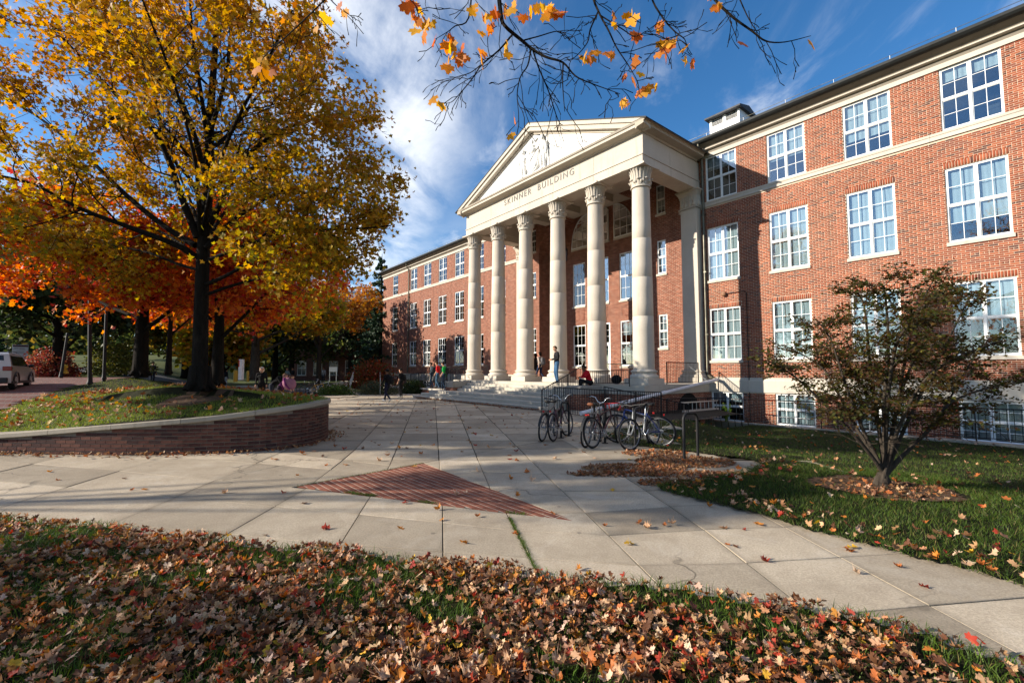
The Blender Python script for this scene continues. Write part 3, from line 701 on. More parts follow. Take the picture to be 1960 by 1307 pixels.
# pilasters against the wall
def pilaster(u):
    mb = MB(); mb.bev((u-.42, YW-.42, ZP+.66), (u+.42, YW-.01, ZN), .01); p = part(mb, 'pilaster', m_shaft)
    MB().bev(rel(u-.62, YW-.64, ZP), rel(u+.62, YW-.008, ZP+.27), .012).build('plinth', m_lime, p)
    b = MB()
    for z0, z1, o in ((.27,.40,.15),(.40,.44,.09),(.44,.52,.06),(.52,.60,.10),(.60,.66,.04)): b.bev(rel(u-.42-o, YW-.42-o, ZP+z0), rel(u+.42+o, YW-.009, ZP+z1), .02)
    b.build('pilaster_base', m_lime, p)
    c = MB(); x, y, _ = rel(u, YW, 0)
    def ring(o, z): return [(x-.42-o, y-.01, z), (x-.42-o, y-.42-o, z), (x+.42+o, y-.42-o, z), (x+.42+o, y-.01, z)]
    zs = [(.05,0),(.05,.06),(.0,.07),(.0,.40),(.03,.58),(.08,.72),(.14,.82)]; vs = []
    for o, z in zs: vs += ring(o, ZN+z)
    c.add(vs, [(i*4+j, i*4+j+1, (i+1)*4+j+1, (i+1)*4+j) for i in range(len(zs)-1) for j in range(3)])
    for i in range(7):
        xx = x - .36 + i*.12; c.bev((xx-.04, y-.47, ZN+.12), (xx+.04, y-.41, ZN+.76), .02); yy = y - .36 + i*.06
        c.bev((x+.40, yy-.02, ZN+.12), (x+.47, yy+.02, ZN+.76), .015); c.bev((x-.47, yy-.02, ZN+.12), (x-.40, yy+.02, ZN+.76), .015)
    for i in range(4):
        xx = x - .33 + i*.22; c.ell((xx, y-.45, ZN+.22), (.10,.05,.14), 8, 6); c.ell((xx, y-.50, ZN+.34), (.07,.04,.04), 8, 5)
    for i in range(2):
        yy = y - .30 + i*.2
        for s in (-1, 1): c.ell((x+s*.45, yy, ZN+.22), (.05,.09,.14), 8, 6)
    c.build('capital', m_lime, p)
    MB().bev(rel(u-.60, YW-.60, ZAB), rel(u+.60, YW-.012, ZAR-.003), .01).build('abacus', m_lime, p)
for u in (col_u[0], col_u[-1]): pilaster(u)
# entablature: front beam and two returns to the wall
EL, ER = col_u[0] - .42, col_u[-1] + .42; EF = YC - .42
def ent_box(a, b, name, mat): return part(MB().bev(a, b, .008), name, mat)
nb = 5
for i in range(nb):
    a = EL + (ER-EL)*i/nb; b = EL + (ER-EL)*(i+1)/nb
    ent_box((a + (.002 if i else 0), EF, ZAR), (b - (.002 if i < nb-1 else 0), YC+.42, 10.90), 'architrave', m_lime)
    ent_box((a + (.002 if i else 0), EF+.03, 10.955), (b - (.002 if i < nb-1 else 0), YC+.42, 11.86), 'frieze', m_lime)
ent_box((EL-.03, EF-.035, 10.90), (ER+.03, YC+.42, 10.955), 'taenia', m_lime)
for u0, u1, s in ((EL, EL+.84, -1), (ER-.84, ER, 1)):
    ent_box((u0, YC+.422, ZAR), (u1, YW-.05, 10.90), 'architrave', m_lime)
    ent_box((u0+(.03 if s < 0 else 0), YC+.422, 10.955), (u1-(.03 if s > 0 else 0), YW-.05, 11.86), 'frieze', m_lime)
    ent_box((u0-.03, YC+.422, 10.90), (u1+.03, YW-.05, 10.955), 'taenia', m_lime)
# horizontal cornice, front and sides (bed mould, corona, cap)
def cornice_prof(base_out=0.0): return [(0,11.86),(-.05,11.86),(-.09,11.92),(-.30,11.95),(-.42,11.97),(-.42,12.08),(-.47,12.10),(-.52,12.17),(0,12.18)]
mb = MB(); mb.prism([(EF+.03+y, z) for y, z in cornice_prof()], EL-.40, ER+.40, 0); part(mb, 'cornice', m_lime)
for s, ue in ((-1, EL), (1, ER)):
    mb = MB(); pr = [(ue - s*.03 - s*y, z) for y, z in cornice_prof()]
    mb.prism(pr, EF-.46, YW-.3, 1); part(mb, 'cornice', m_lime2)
# pediment
AX = (EL+ER)/2; HW = (ER-EL)/2 + .49; ZK = 12.19; AP = 15.08; SL = (AP - 12.14) / HW
part(MB().prism([(AX-HW+.5, ZK-.006), (AX+HW-.5, ZK-.006), (AX, ZK + (HW-.9)*SL)], EF-.13, EF+.30, 1), 'tympanum', m_white_stone)
for s in (-1, 1):
    for y0, y1, t0, t1, nm in ((EF+.02, EF-.20, .52, .42, 'raking_bed_mould'), (EF+.02, EF-.42, .42, .20, 'raking_cornice'), (EF+.02, EF-.50, .20, .0, 'raking_cap')):
        mb = MB(); a, b = AX + s*HW, AX
        lo = lambda u, t: AP - abs(u-AX)*SL - t
        ua = AX + s*(HW - (t1 if t1 else 0)*.0)
        q = [(a, lo(a, t0)), (b, lo(b, t0)), (b, lo(b, t1)), (a, lo(a, t1))]
        q = [(u, max(z, ZK-.004)) for u, z in q]
        if q[0][1] == q[3][1]:
            uu = AX + s*min(HW, (AP - t1 - ZK)/SL); q = [(AX + s*(AP-t0-ZK)/SL, ZK-.004), q[1], q[2], (uu, ZK-.004)]
        elif q[0][1] == ZK-.004:
            q = [(a, ZK-.004), (AX + s*(AP-t0-ZK)/SL, ZK-.004)] + q[1:]
        mb.prism(q, y0, y1, 1); part(mb, nm, m_lime)
# portico roof and its dark edge
for s in (-1, 1):
    mb = MB(); a = AX + s*(HW+.06); za = AP - (HW+.06)*SL
    mb.add([(AX,EF-.52,AP+.03),(a,EF-.52,za+.03),(a,YW+1.5,za+.03),(AX,YW+7,AP+.03),(AX,EF-.52,AP-.004),(a,EF-.52,za-.03),(a,YW+1.5,za-.03)], [(0,1,2,3),(0,4,5,1),(1,5,6,2)]); part(mb, 'portico_roof', m_gutter)
# ceiling with beams
part(MB().box((EL+.1, YC-.1, 11.87), (ER-.1, YR, 11.95)), 'portico_ceiling', m_lime)
for u in col_u[1:-1]: part(MB().bev((u-.3, YC+.43, 11.45), (u+.3, YW-.06, 11.868), .01), 'ceiling_beam', m_lime)
# lettering
td = bpy.data.curves.new('lettering', 'FONT'); td.body = 'SKINNER  BUILDING'; td.size = .47; td.space_character = 1.34; td.extrude = .012; td.align_x = 'CENTER'
to = bpy.data.objects.new('tmp_text', td); COL.objects.link(to); dg = bpy.context.evaluated_depsgraph_get(); dg.update()
me = bpy.data.meshes.new_from_object(to.evaluated_get(dg)); bpy.data.objects.remove(to); me.materials.clear(); me.materials.append(m_letter)
xs = [v.co.x for v in me.vertices]; k = 5.62 / (max(xs) - min(xs))
lo_ = inst('lettering', me, hall, rel(-18.0, EF+.03-.006, 11.40), (R(90), 0, 0), (k, 1.0, 1))
lo_['label'] = 'dark capital letters reading SKINNER BUILDING'
# carved arms in the tympanum: shield between two figures, helm, crest and scroll
mb = MB(); y0 = EF - .125; cx = AX + .05; zb = ZK + .12
sh = [(-.38, 1.05), (.38, 1.05), (.40, .62), (.34, .34), (.18, .14), (0, .04), (-.18, .14), (-.34, .34), (-.40, .62)]
mb.prism([(cx+x, zb+z) for x, z in sh], y0, y0-.10, 1); mb.prism([(cx+x*.86, zb+.09+z*.86) for x, z in sh], y0-.09, y0-.13, 1)
for i in range(2):
    for j in range(2): mb.prism([(cx-.27+i*.29, zb+.32+j*.33), (cx-.03+i*.29, zb+.32+j*.33), (cx-.03+i*.29, zb+.58+j*.33), (cx-.27+i*.29, zb+.58+j*.33)], y0-.12, y0-.15, 1)
for x in np.linspace(-.66, .66, 15): mb.ell((cx+x, y0-.04, zb+.02+.12*(x/.66)**2), (.07,.05,.06), 8, 5)
mb.ell((cx, y0-.07, zb+1.25), (.17,.10,.19), 12, 8); mb.ell((cx, y0-.09, zb+1.40), (.21,.09,.06), 12, 6)
for s in (-1, 1):
    for i in range(5): mb.ell((cx+s*(.16+.07*i), y0-.04, zb+1.30-.05*i+.06*math.sin(i*2)), (.07,.05,.09), 8, 5)
    mb.tube([(cx+s*.05, y0-.05, zb+1.44), (cx+s*.08, y0-.05, zb+1.85)], .015, 5); mb.prism([(cx+s*.08, zb+1.84), (cx+s*.28, zb+1.78), (cx+s*.10, zb+1.64)], y0-.02, y0-.06, 1)
for s, hh in ((-1, 1.34), (1, 1.58)):
    fx = cx + s*.62
    mb.ell((fx, y0-.07, zb+hh+.02), (.085,.08,.105), 10, 8); mb.ell((fx, y0-.06, zb+hh*.74), (.17,.09,.27), 10, 8); mb.ell((fx, y0-.06, zb+hh*.52), (.14,.08,.17), 10, 7)
    for q in (-1, 1):
        mb.tube([(fx+q*.07, y0-.05, zb+hh*.5), (fx+q*.10, y0-.06, zb+hh*.26), (fx+q*.09, y0-.05, zb+.03)], [.085,.065,.045], 8); mb.ell((fx+q*.12, y0-.06, zb+.02), (.09,.06,.04), 8, 5)
    mb.tube([(fx-s*.12, y0-.06, zb+hh*.86), (fx-s*.28, y0-.08, zb+hh*.72), (fx-s*.36, y0-.08, zb+hh*.80)], [.06,.05,.04], 7); mb.tube([(fx+s*.14, y0-.06, zb+hh*.86), (fx+s*.25, y0-.08, zb+hh*.62), (fx+s*.20, y0-.08, zb+hh*.45)], [.06,.05,.04], 7)
    mb.tube([(fx+s*.30, y0-.05, zb+.02), (fx+s*.27, y0-.05, zb+hh*1.15)], .022, 6); mb.ell((fx+s*.12, y0-.04, zb+hh*.5), (.16,.05,.5), 8, 6); mb.ell((fx, y0-.07, zb+hh+.11), (.12,.08,.04), 8, 5)
mb.v = [(cx + (x-cx)*1.28, y0 - (y0-y)*1.5, zb + (z-zb)*1.06) for x, y, z in mb.v]; part(mb, 'carved_relief', m_white_stone)

# ---- platform, cheek blocks and steps
XL, XR = EL - .55, -10.92
m_band_g = stone('grey_stone_band', (.30,.28,.25), (.08,.075,.07), .7)
plat = empty('portico_platform', wor(UC, YC), -AZ, 'raised stone and brick platform carrying the portico columns', 'platform')
OP = (UC, YC, 0)
def pp(mb, name, mat): return mb.build(name, mat, plat, OP)
pp(MB().bev((XL, 15.60, ZP-.40), (XR, YR+.3, ZP-.001), .012), 'stone_band', m_step)
pp(MB().box((XL+.03, 15.63, -1.6), (XR-.03, YW+.1, ZP-.402)), 'brick_base', m_bricktex)
for a, b in ((-14.02, -13.12), (-24.3, -23.4)):
    pp(MB().bev((a, 14.30, ZP-.42), (b, 15.596, ZP-.06), .015), 'cheek_block', m_band_g)
    pp(MB().box((a+.03, 14.33, -1.2), (b-.03, 15.62, ZP-.422)), 'cheek_brick', m_bricktex)
stairs = empty('entrance_steps', wor(UC, 13.0), -AZ, 'broad stone steps leading up to the columned portico', 'steps')
OS = (UC, 13.0, 0)
def step_row(u0, u1, y0, y1, z0, z1, n):
    for i in range(n):
        a, b = u0 + (u1-u0)*i/n, u0 + (u1-u0)*(i+1)/n; d = random.uniform(-.003, .003)
        MB().bev((a+.003, y0+d, z0), (b-.003, y1, z1+d*.5), .015).build('step', m_step, stairs, OS)
for i in range(3): step_row(-26.0 + i*.42, -14.06, 13.0 + i*.34, 13.0 + (i+1)*.34 if i < 2 else 14.6, -.2, .16*(i+1), 6)
rr_ = (ZP-.48)/4
for i in range(4): step_row(-23.36, -14.06, 14.6 + i*.33, (14.6 + (i+1)*.33) if i < 3 else 15.597, -.1, .48 + rr_*(i+1) - (.002 if i == 3 else 0), 5)
# arched basement doorway under the platform side, its shade painted as a near-black panel
mb = MB(); n = 14
arc = [(18.9 - .95*math.cos(t), -.25 + .95*math.sin(t)) for t in np.linspace(0, math.pi, n)]
mb.prism([(arc[0][0], -1.5)] + arc + [(arc[-1][0], -1.5)], XR-.035, XR-.02, 0); pp(mb, 'arch_dark_panel', m_dark)

# ---- hanging lantern
lan = empty('lantern', wor(-18.3, 18.6, 8.0), -AZ, 'glazed metal lantern hanging inside the portico', 'lantern')
fr = MB()
for a in range(6):
    t = math.pi*a/3; fr.tube([(.17*math.cos(t), .17*math.sin(t), 0), (.21*math.cos(t), .21*math.sin(t), .62)], .014, 5)
fr.lathe([(.18,0),(.18,.03),(.0,-.06)], k=6, smooth=False); fr.lathe([(.24,.62),(.20,.70),(.08,.84),(.03,.95),(.0,1.0)], k=6, smooth=False); fr.tube([(0,0,.98),(0,0,3.8)], .012, 5)
fr.build('lantern_frame', m_iron, lan)
for a in range(6):
    t0, t1 = math.pi*a/3, math.pi*(a+1)/3
    MB().add([(.165*math.cos(t0),.165*math.sin(t0),.02),(.165*math.cos(t1),.165*math.sin(t1),.02),(.205*math.cos(t1),.205*math.sin(t1),.60),(.205*math.cos(t0),.205*math.sin(t0),.60)], [(0,1,2,3)]).build('pane', m_glass, lan)
MB().tube([(0,0,.03),(0,0,.26)], .03, 8).build('candle', m_paint, lan)

# ---- iron railings
_bal = {}
def railing(name, label, path, h=.9, gap=.115, posts=True, mat=None, group=None, drop=.08, r=.010, cat='railing', local=True):
    """path: foot points (building axes); bars run between a low and a top rail that follow it"""
    mat = mat or m_iron
    W = [Vector(wor(*p)) if local else Vector(p) for p in path]; o = W[0].copy(); root = empty(name, o, 0, label, cat, group)
    P = [p - o for p in W]; up = Vector((0,0,h)); lo = Vector((0,0,drop))
    MB().tube([p + up for p in P], .020, 6).build('top_rail', mat, root); MB().tube([p + lo for p in P], .013, 5).build('bottom_rail', mat, root)
    hh = round(h - drop, 3)
    if (hh, r, mat.name) not in _bal: _bal[hh, r, mat.name] = MB().tube([(0,0,0),(0,0,hh)], r, 4, False).mesh('baluster', mat)
    for a, b in zip(P, P[1:]):
        L = (b-a).length; n = max(1, int(L/gap))
        for i in range(n): inst('baluster', _bal[hh, r, mat.name], root, a.lerp(b, (i+.5)/n) + lo)
    if posts:
        k = ('post', round(h, 3), mat.name)
        if k not in _bal: _bal[k] = MB().tube([(0,0,-.06),(0,0,h)], .020, 6).mesh('post', mat)
        for p in P: inst('post', _bal[k], root, p)
    return root
railing('stair_railing', 'black iron handrail climbing the right end of the broad steps', [(-14.10, 12.95, 0), (-14.10, 14.5, .62), (-14.10, 15.5, 1.05)], .88)
railing('landing_railing', 'low black iron railing along the cheek block beside the seated person', [(-14.10, 15.5, 1.03), (-11.6, 15.55, 1.09)], .62)
railing('door_railing', 'black iron railing slanting beside the entrance door', [(-15.9, 19.3, 1.09), (-15.9, 20.6, 1.09), (-14.9, 20.6, 1.09)], .95)
railing('gap_railing', 'black iron railing between the end column and the pilaster', [(-11.05, 17.4, 1.09), (-11.05, 20.0, 1.09)], .95)
railing('stairwell_railing', 'black iron railing round the basement stair behind the bicycles', [(-13.0, 12.6, -.02), (-10.4, 12.6, -.05), (-9.9, 13.6, -.1), (-9.9, 15.2, -.18)], 1.05)
railing('stairwell_handrail', 'black iron handrail sloping down to the basement arch', [(-11.9, 14.3, .1), (-9.75, 16.8, -.6)], .95)
railing('areaway_railing', 'long black iron railing on the kerb below the wing windows', [(-10.3, 16.2, -.38), (-10.3, 19.4, -.46), (-6.0, 19.4, -.42), (-2.0, 19.4, -.38), (2.6, 19.4, -.34)], .95, .14)
railing('left_step_railing', 'short black iron handrail in front of the leftmost column', [(-24.1, 14.0, .48), (-24.1, 15.2, 1.05), (-24.1, 15.65, 1.09)], .9)
railing('ramp_railing', 'long black iron railing along the ramp below the far wing', [(-35.5, 16.0, .25), (-31.0, 16.0, .55), (-27.0, 16.0, .95), (-25.6, 16.0, 1.05)], .95, .15)
railing('upper_ramp_railing', 'black iron railing behind the walking group by the wing wall', [(-38.5, 19.0, .35), (-32.0, 19.0, .7), (-26.4, 19.0, 1.09)], .95, .15)
rw = empty('ramp_wall', wor(-30, 15.8), -AZ, 'low brick ramp wall with pale stone cap left of the steps', 'wall')
MB().bev((-35.6, 15.7, -.3), (-25.7, 15.9, .30), .01).build('brick_body', m_bricktex, rw, (-30, 15.8, 0)); MB().bev((-35.7, 15.62, .302), (-25.65, 15.98, .42), .015).build('cap', m_lime, rw, (-30, 15.8, 0))
MB().bev((-36.3, 15.5, -.3), (-35.72, 16.1, .55), .012).build('end_pier', m_lime, rw, (-30, 15.8, 0))
# kerb of the areaway
kb = empty('areaway_kerb', wor(-4, 19.4), -AZ, 'pale stone kerb along the window well of the wing', 'kerb')
for i in range(7):
    a = -10.4 + i*1.9; MB().bev((a+.004, 19.25, -1.2), (a+1.896, 19.55, -.46 + .012*i), .015).build('kerb_stone', m_copebase, kb, (-4, 19.4, 0))
# thick white pipe carried from the downspout across the basement stair
dp = empty('drain_pipe', (0,0,0), 0, 'long white pipe slanting from the downspout past the basement stair', 'pipe')
A_, B_ = Vector(wor(-10.45, YW-.3, 1.27)), Vector(wor(-10.95, 11.9, .20))
MB().tube([A_, A_.lerp(B_, .5), B_], .075, 12).build('pipe_run', m_pvc, dp); MB().tube([Vector(wor(-11.0, YW-.12, 1.5)), Vector(wor(-10.8, YW-.22, 1.36)), A_], .07, 10).build('elbow', m_copper, dp)
MB().tube([A_.lerp(B_, .45), A_.lerp(B_, .47)], .088, 12).build('coupling', m_pvc, dp)
MB().tube([A_.lerp(B_, .10) + Vector((0,0,.07)), Vector(wor(-11.5, YW-.9, 1.9))], .006, 5).build('tie_wire', m_steel, dp)
# ================================================================ GROUND
BND = [(-9, 15.2), (-13, 20), (-18, 27), (-24, 36), (-46, 80), (-70, 130)]
def side_dist(x, y, line):
    """signed distance to a polyline, positive on its left (seen along it)"""
    best = np.full(np.shape(x), 1e9); sg = np.zeros(np.shape(x))
    for (ax, ay), (bx, by) in zip(line, line[1:]):
        dx, dy = bx-ax, by-ay; t = np.clip(((x-ax)*dx + (y-ay)*dy)/(dx*dx+dy*dy), 0, 1)
        d = np.hypot(x-ax-t*dx, y-ay-t*dy); cr = dx*(y-ay) - dy*(x-ax)
        m = d < best; best = np.where(m, d, best); sg = np.where(m, np.sign(cr), sg)
    return best*sg
WALL = [(-20,10.6),(-16,9.9),(-13,9.6),(-10.47,9.42),(-8.18,9.25),(-6.8,9.3),(-6.19,9.42),(-5.5,9.6),(-5.08,9.85),(-4.75,10.25),(-4.6,10.75),(-4.60,11.3),(-4.75,11.85),(-5.15,12.5),(-5.9,13.2),(-7.2,14.1),(-9,15.2)]
WZ = [.05,.18,.30,.41,.60,.71,.76,.84,.89,.93,.96,.97,.97,.97,.97,.98,1.0]
def smooth_line(P, n):
    P = [np.array(p, float) for p in P]; out_ = []
    for i in range(len(P)-1):
        p0, p1, p2, p3 = P[max(i-1,0)], P[i], P[i+1], P[min(i+2,len(P)-1)]
        for j in range(n):
            t = j/n; out_.append(.5*((2*p1)+(-p0+p2)*t+(2*p0-5*p1+4*p2-p3)*t*t+(-p0+3*p1-3*p2+p3)*t**3))
    out_.append(P[-1]); return np.array(out_)
WL = smooth_line([(x, y, z) for (x, y), z in zip(WALL, WZ)], 6)
ROADB = [(-13.2, 9.6), (-14.4, 12.6), (-19.0, 19.0), (-20.2, 21.3), (-24, 30)]
def z_road(y): return np.clip(.42 + .062*(np.asarray(y, float) - 12.4), .2, 1.25)
def z_far(x, y):
    s = side_dist(x, y, BND); L = sstep(-1, 9, s)
    return .30*sstep(26, 52, y) + L*(1.15 + 3.2*sstep(32, 90, y))
def z_mound(x, y):
    P = WL; x = np.asarray(x, float); y = np.asarray(y, float)
    d2 = (x[..., None]-P[:, 0])**2 + (y[..., None]-P[:, 1])**2; i = d2.argmin(-1); zc = P[i, 2] - .05; d = np.sqrt(d2.min(-1))
    z = zc + (1.60 - zc)*sstep(-1.0, 6.0, d)
    rd = side_dist(x, y, ROADB); m = sstep(-.3, 5.5, -rd); z = z_road(y) + (z - z_road(y))*m
    b = side_dist(x, y, BND[:4]); z = np.where(y > 15.0, .08 + (z - .08)*sstep(-.2, 4.5, b), z)
    return z
def z_side(x, y):                                      # lawn on the right falls gently to the hall
    u, Y = CA*x - SA*y, SA*x + CA*y
    d_ = np.maximum(0, -side_dist(x, y, [tuple(p) for p in SIDES[::2]]))
    return .03 - .52*sstep(6.4, 18.5, Y)*sstep(.2, 2.4, d_)
# wide ground sheet
xs = np.concatenate([np.linspace(-260, -60, 21), np.linspace(-58, 60, 100), np.linspace(65, 260, 20)]); ys = np.concatenate([np.linspace(-120, -10, 16), np.linspace(-8, 130, 120), np.linspace(140, 400, 14)])
X, Y = np.meshgrid(xs, ys); Z = z_far(X, Y) - .06; u_, y_ = CA*X - SA*Y, SA*X + CA*Y
near = (Y < 27) & (X > -40) & (X < 40); Z = np.where(near, np.minimum(Z, -.30), Z); Z = np.where((X > -36) & (X < 9) & (Y < 38), np.minimum(Z, -.30), Z); Z = np.where((X > 1.5) & (X < 26) & (Y < 22) & (Y > -3), -1.5, Z)
Z = np.where((y_ > 15.5) & (u_ > -50) & (u_ < 8), -1.5, Z)
nx, ny = len(xs), len(ys); idx = np.arange(nx*ny).reshape(ny, nx)
F = np.stack([idx[:-1, :-1], idx[:-1, 1:], idx[1:, 1:], idx[1:, :-1]], -1).reshape(-1, 4)
g = link(bpy.data.objects.new('ground', np_mesh('ground', np.stack([X, Y, Z], -1).reshape(-1, 3), F, m_farlawn, True))); tag(g, kind='structure')

def sheet(name, inside, zf, x0, x1, y0, y1, st, mat, lip=0.0):
    xs = np.arange(x0, x1+st, st); ys = np.arange(y0, y1+st, st); X, Y = np.meshgrid(xs, ys); ok = inside(X, Y)
    Z = zf(X, Y); idx = np.arange(X.size).reshape(X.shape); c = ok[:-1, :-1] & ok[1:, :-1] & ok[:-1, 1:] & ok[1:, 1:]
    F = np.stack([idx[:-1, :-1], idx[:-1, 1:], idx[1:, 1:], idx[1:, :-1]], -1)[c]
    used = np.unique(F); mp = np.zeros(X.size, int); mp[used] = np.arange(len(used))
    V = np.stack([X, Y, Z], -1).reshape(-1, 3)[used]
    return tag(link(bpy.data.objects.new(name, np_mesh(name, V, mp[F], mat, True))), kind='structure')
# areas
LAWN = [(-14,7.6),(-9,6.1),(-5.77,5.24),(-4.34,4.96),(-2.98,4.59),(-1.64,4.31),(-.59,4.05),(.26,3.83),(1.2,3.59),(1.94,3.36),(2.48,3.11),(2.74,2.85),(2.86,2.5),(2.9,1.5),(2.7,-1)]
LAWNS = smooth_line([(a, b, 0) for a, b in LAWN], 4)[:, :2]
def in_front(x, y): return side_dist(x, y, [tuple(p) for p in LAWNS]) < 0
SIDE = [(6.8, -1.5), (3.96,3.63),(3.71,4.05),(3.23,4.66),(2.84,5.39),(2.37,6.02),(2.07,6.55),(2.25,6.85),(3.0,7.2),(3.8,7.7),(4.4,8.2),(4.4,8.75),(3.9,9.3),(3.0,10.0),(2.4,10.9),(2.3,12.0),(3.1,13.2),(4.4,14.6),(5.4,15.4)]
SIDES = smooth_line([(a, b, 0) for a, b in SIDE], 4)[:, :2]
def in_side(x, y):
    u, Yl = CA*x - SA*y, SA*x + CA*y
    return (side_dist(x, y, [tuple(p) for p in SIDES]) < 0) & (Yl < 19.3) & (x < 24)
def in_mound(x, y):
    poly = np.concatenate([WL[:, :2], np.array(BND[1:4]), np.array([(-26, 36), (-24, 30), (-20.2, 21.3), (-19, 19), (-14.4, 12.6), (-13.6, 10.6)])])
    wn_ = np.zeros(np.shape(x))
    for (ax, ay), (bx, by) in zip(poly, np.roll(poly, -1, 0)):
        c = ((ay > y) != (by > y)) & (x < (bx-ax)*(y-ay)/(by-ay+1e-12) + ax); wn_ = wn_ + c
    return (wn_ % 2) == 1
bumps = lambda x, y: .012*np.sin(x*5.1+y*2.3) + .010*np.sin(y*6.7-x*3.1)
sheet('front_lawn', in_front, lambda x, y: .040 + bumps(x, y)*.7, -14, 3.2, -1.5, 8, .08, m_soil)
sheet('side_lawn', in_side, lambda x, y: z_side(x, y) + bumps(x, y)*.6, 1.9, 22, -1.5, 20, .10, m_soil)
sheet('mound_lawn', in_mound, z_mound, -27, -4.5, 9.2, 36.2, .14, m_soil)
sheet('brick_road', lambda x, y: (side_dist(x, y, ROADB) > -.25) & (y > 8.5) & (y < 29), lambda x, y: z_road(y)+.01, -60, -12.8, 8.5, 29, .5, m_road)
sheet('far_street', lambda x, y: (side_dist(x, y, [(-20,34),(-60,46)]) < 0) & (side_dist(x, y, [(-20,40),(-60,52)]) > 0), lambda x, y: z_far(x, y)+.05, -75, -14, 30, 70, .8, m_asphalt)
sheet('back_path', lambda x, y: (np.abs(side_dist(x, y, [(-11, 29), (-17, 45), (-21, 60)])) < 1.4), lambda x, y: z_far(x, y)+.03, -25, -9, 28, 60, .5, m_conc)
sheet('strip_lawn', lambda x, y: (side_dist(x, y, [(-24.5, 33.5), (-13.4, 31.5)]) > 0) & (side_dist(x, y, [(-24.5, 37), (-12.5, 35)]) < 0) & (x > -24) & (x < -13), lambda x, y: z_far(x, y)*.4+.03, -26, -12, 30, 38, .3, m_soil)
mulch = lambda cx, cy, rx, ry, zf, nm: sheet(nm, lambda x, y: ((x-cx)/rx)**2 + ((y-cy)/ry)**2 < 1 + .15*np.sin(5*np.arctan2(y-cy, x-cx)), lambda x, y: zf(x, y) + .015 + .01*np.sin(x*17)*np.sin(y*19), cx-rx*1.2, cx+rx*1.2, cy-ry*1.2, cy+ry*1.2, .07, m_mulch)
SHRUB = gp(1690, 940, -.08); TREE = at(382, 741, 11.4)
mulch(SHRUB[0]-.1, SHRUB[1]-.15, 1.0, .75, z_side, 'mulch_bed')
mulch(TREE.x, TREE.y-.1, .9, .8, z_mound, 'mulch_ring')

# ---- paving: separate concrete slabs on a dark bed
pav = empty('plaza_pavement', (0,0,0), kind='structure')
o = sheet('joint_bed', lambda x, y: ~in_side(x - .3, y) & ~(in_mound(x, y) & in_mound(x-.4, y+.4)), lambda x, y: 0*x - .016, -34, 9, 2, 37, .25, m_joint); o.parent = pav; del o['kind']
def rl(pts, k=-.172):
    p = sorted(pts, key=lambda q: q[1]); x0, y0 = p[0]; s = (p[1][0]-x0)/(p[1][1]-y0); p = [(x0 - s*(y0-1.5), 1.5)] + p; x1, y1 = p[-1]; p.append((x1 + k*(37-y1), 37)); return p
RAD = [rl([(-11.2,6.3),(-11.6,9.3),(-14.0,24)]), rl([(-8.3,6.2),(-8.9,9.3),(-11.4,25)]), rl([(-6.34,5.75),(-6.86,9.31),(-9.6,25)]), rl([(-4.43,5.0),(-4.75,9.31),(-7.8,25.5)]),
       rl([(-2.97,4.62),(-2.97,6.76),(-3.30,9.5),(-6.47,26.6)]), rl([(-1.65,4.34),(-1.89,6.09),(-2.17,8.16),(-5.3,25.3)]), rl([(-.6,4.08),(-.86,5.75),(-1.32,8.39),(-4.03,24)]),
       rl([(.23,3.86),(-.03,5.39),(-.34,6.82),(-2.85,22.9)]), rl([(1.17,3.68),(.94,5.21),(.49,7.87),(-1.61,21.3)]), rl([(2.09,3.4),(2.05,5.21),(1.58,9.31),(-.42,20.4)]), rl([(3.05,2.83),(2.95,5.2),(2.75,9.5),(.9,20)]), rl([(4.1,2.5),(4.2,5.2),(4.1,9.5),(2.4,20)]), rl([(5.6,2.5),(5.7,5.2),(5.6,9.5),(4.2,20)])]
CRS = [[(-14,3.6),(8,1.6)], [(-14,5.2),(-6,4.6),(-3,3.9),(0,3.3),(1.4,3.15),(2.44,3.33),(3.84,3.53),(8,4.1)],
       [(-14,7.2),(-9,6.15),(-6.06,5.5),(-3.06,4.88),(-1.42,4.52),(.28,4.23),(1.4,4.04),(2.18,4.16),(3.37,4.31),(8,4.9)],
       [(-14,8.8),(-7.86,7.1),(-4.59,6.26),(-1.73,5.48),(.11,4.95),(.91,4.80),(1.83,4.96),(2.77,5.04),(8,5.6)],
       [(-14,10),(-9.62,8.67),(-5.84,7.59),(-3.1,6.72),(.6,5.30),(.9,5.58),(1.76,5.79),(2.31,5.86),(8,6.5)],
       [(-14,11.4),(-6,8.9),(-3.0,7.9),(-1.2,6.9),(.59,6.53),(1.62,6.53),(8,7.0)], [(-14,12.2),(-5,9.6),(-1.5,7.95),(0,7.67),(1.76,7.41),(8,7.3)]] + [[(-30,8.9+1.2*k),(8,8.7+1.2*k)] for k in range(23)]
def fx(l, y): return float(np.interp(y, [p[1] for p in l], [p[0] for p in l]))
def fy(l, x): return float(np.interp(x, [p[0] for p in l], [p[1] for p in l]))
def cross(r, c):
    y = fy(c, 0)
    for _ in range(25): y = .5*y + .5*fy(c, fx(r, y))
    return np.array((fx(r, y), y))
T1, T2, T3 = np.array((-3.16, 6.80)), np.array((-1.63, 8.48)), np.array((.72, 5.26))
def clip(poly, a, b):
    """keep the part of poly on the left of a->b"""
    out_ = []; d = b - a; s = [d[0]*(p[1]-a[1]) - d[1]*(p[0]-a[0]) for p in poly]
    for i in range(len(poly)):
        p, q, sp, sq = poly[i], poly[(i+1) % len(poly)], s[i], s[(i+1) % len(poly)]
        if sp >= 0: out_.append(p)
        if (sp > 0 > sq) or (sp < 0 < sq): out_.append(p + (q-p)*(sp/(sp-sq)))
    return out_
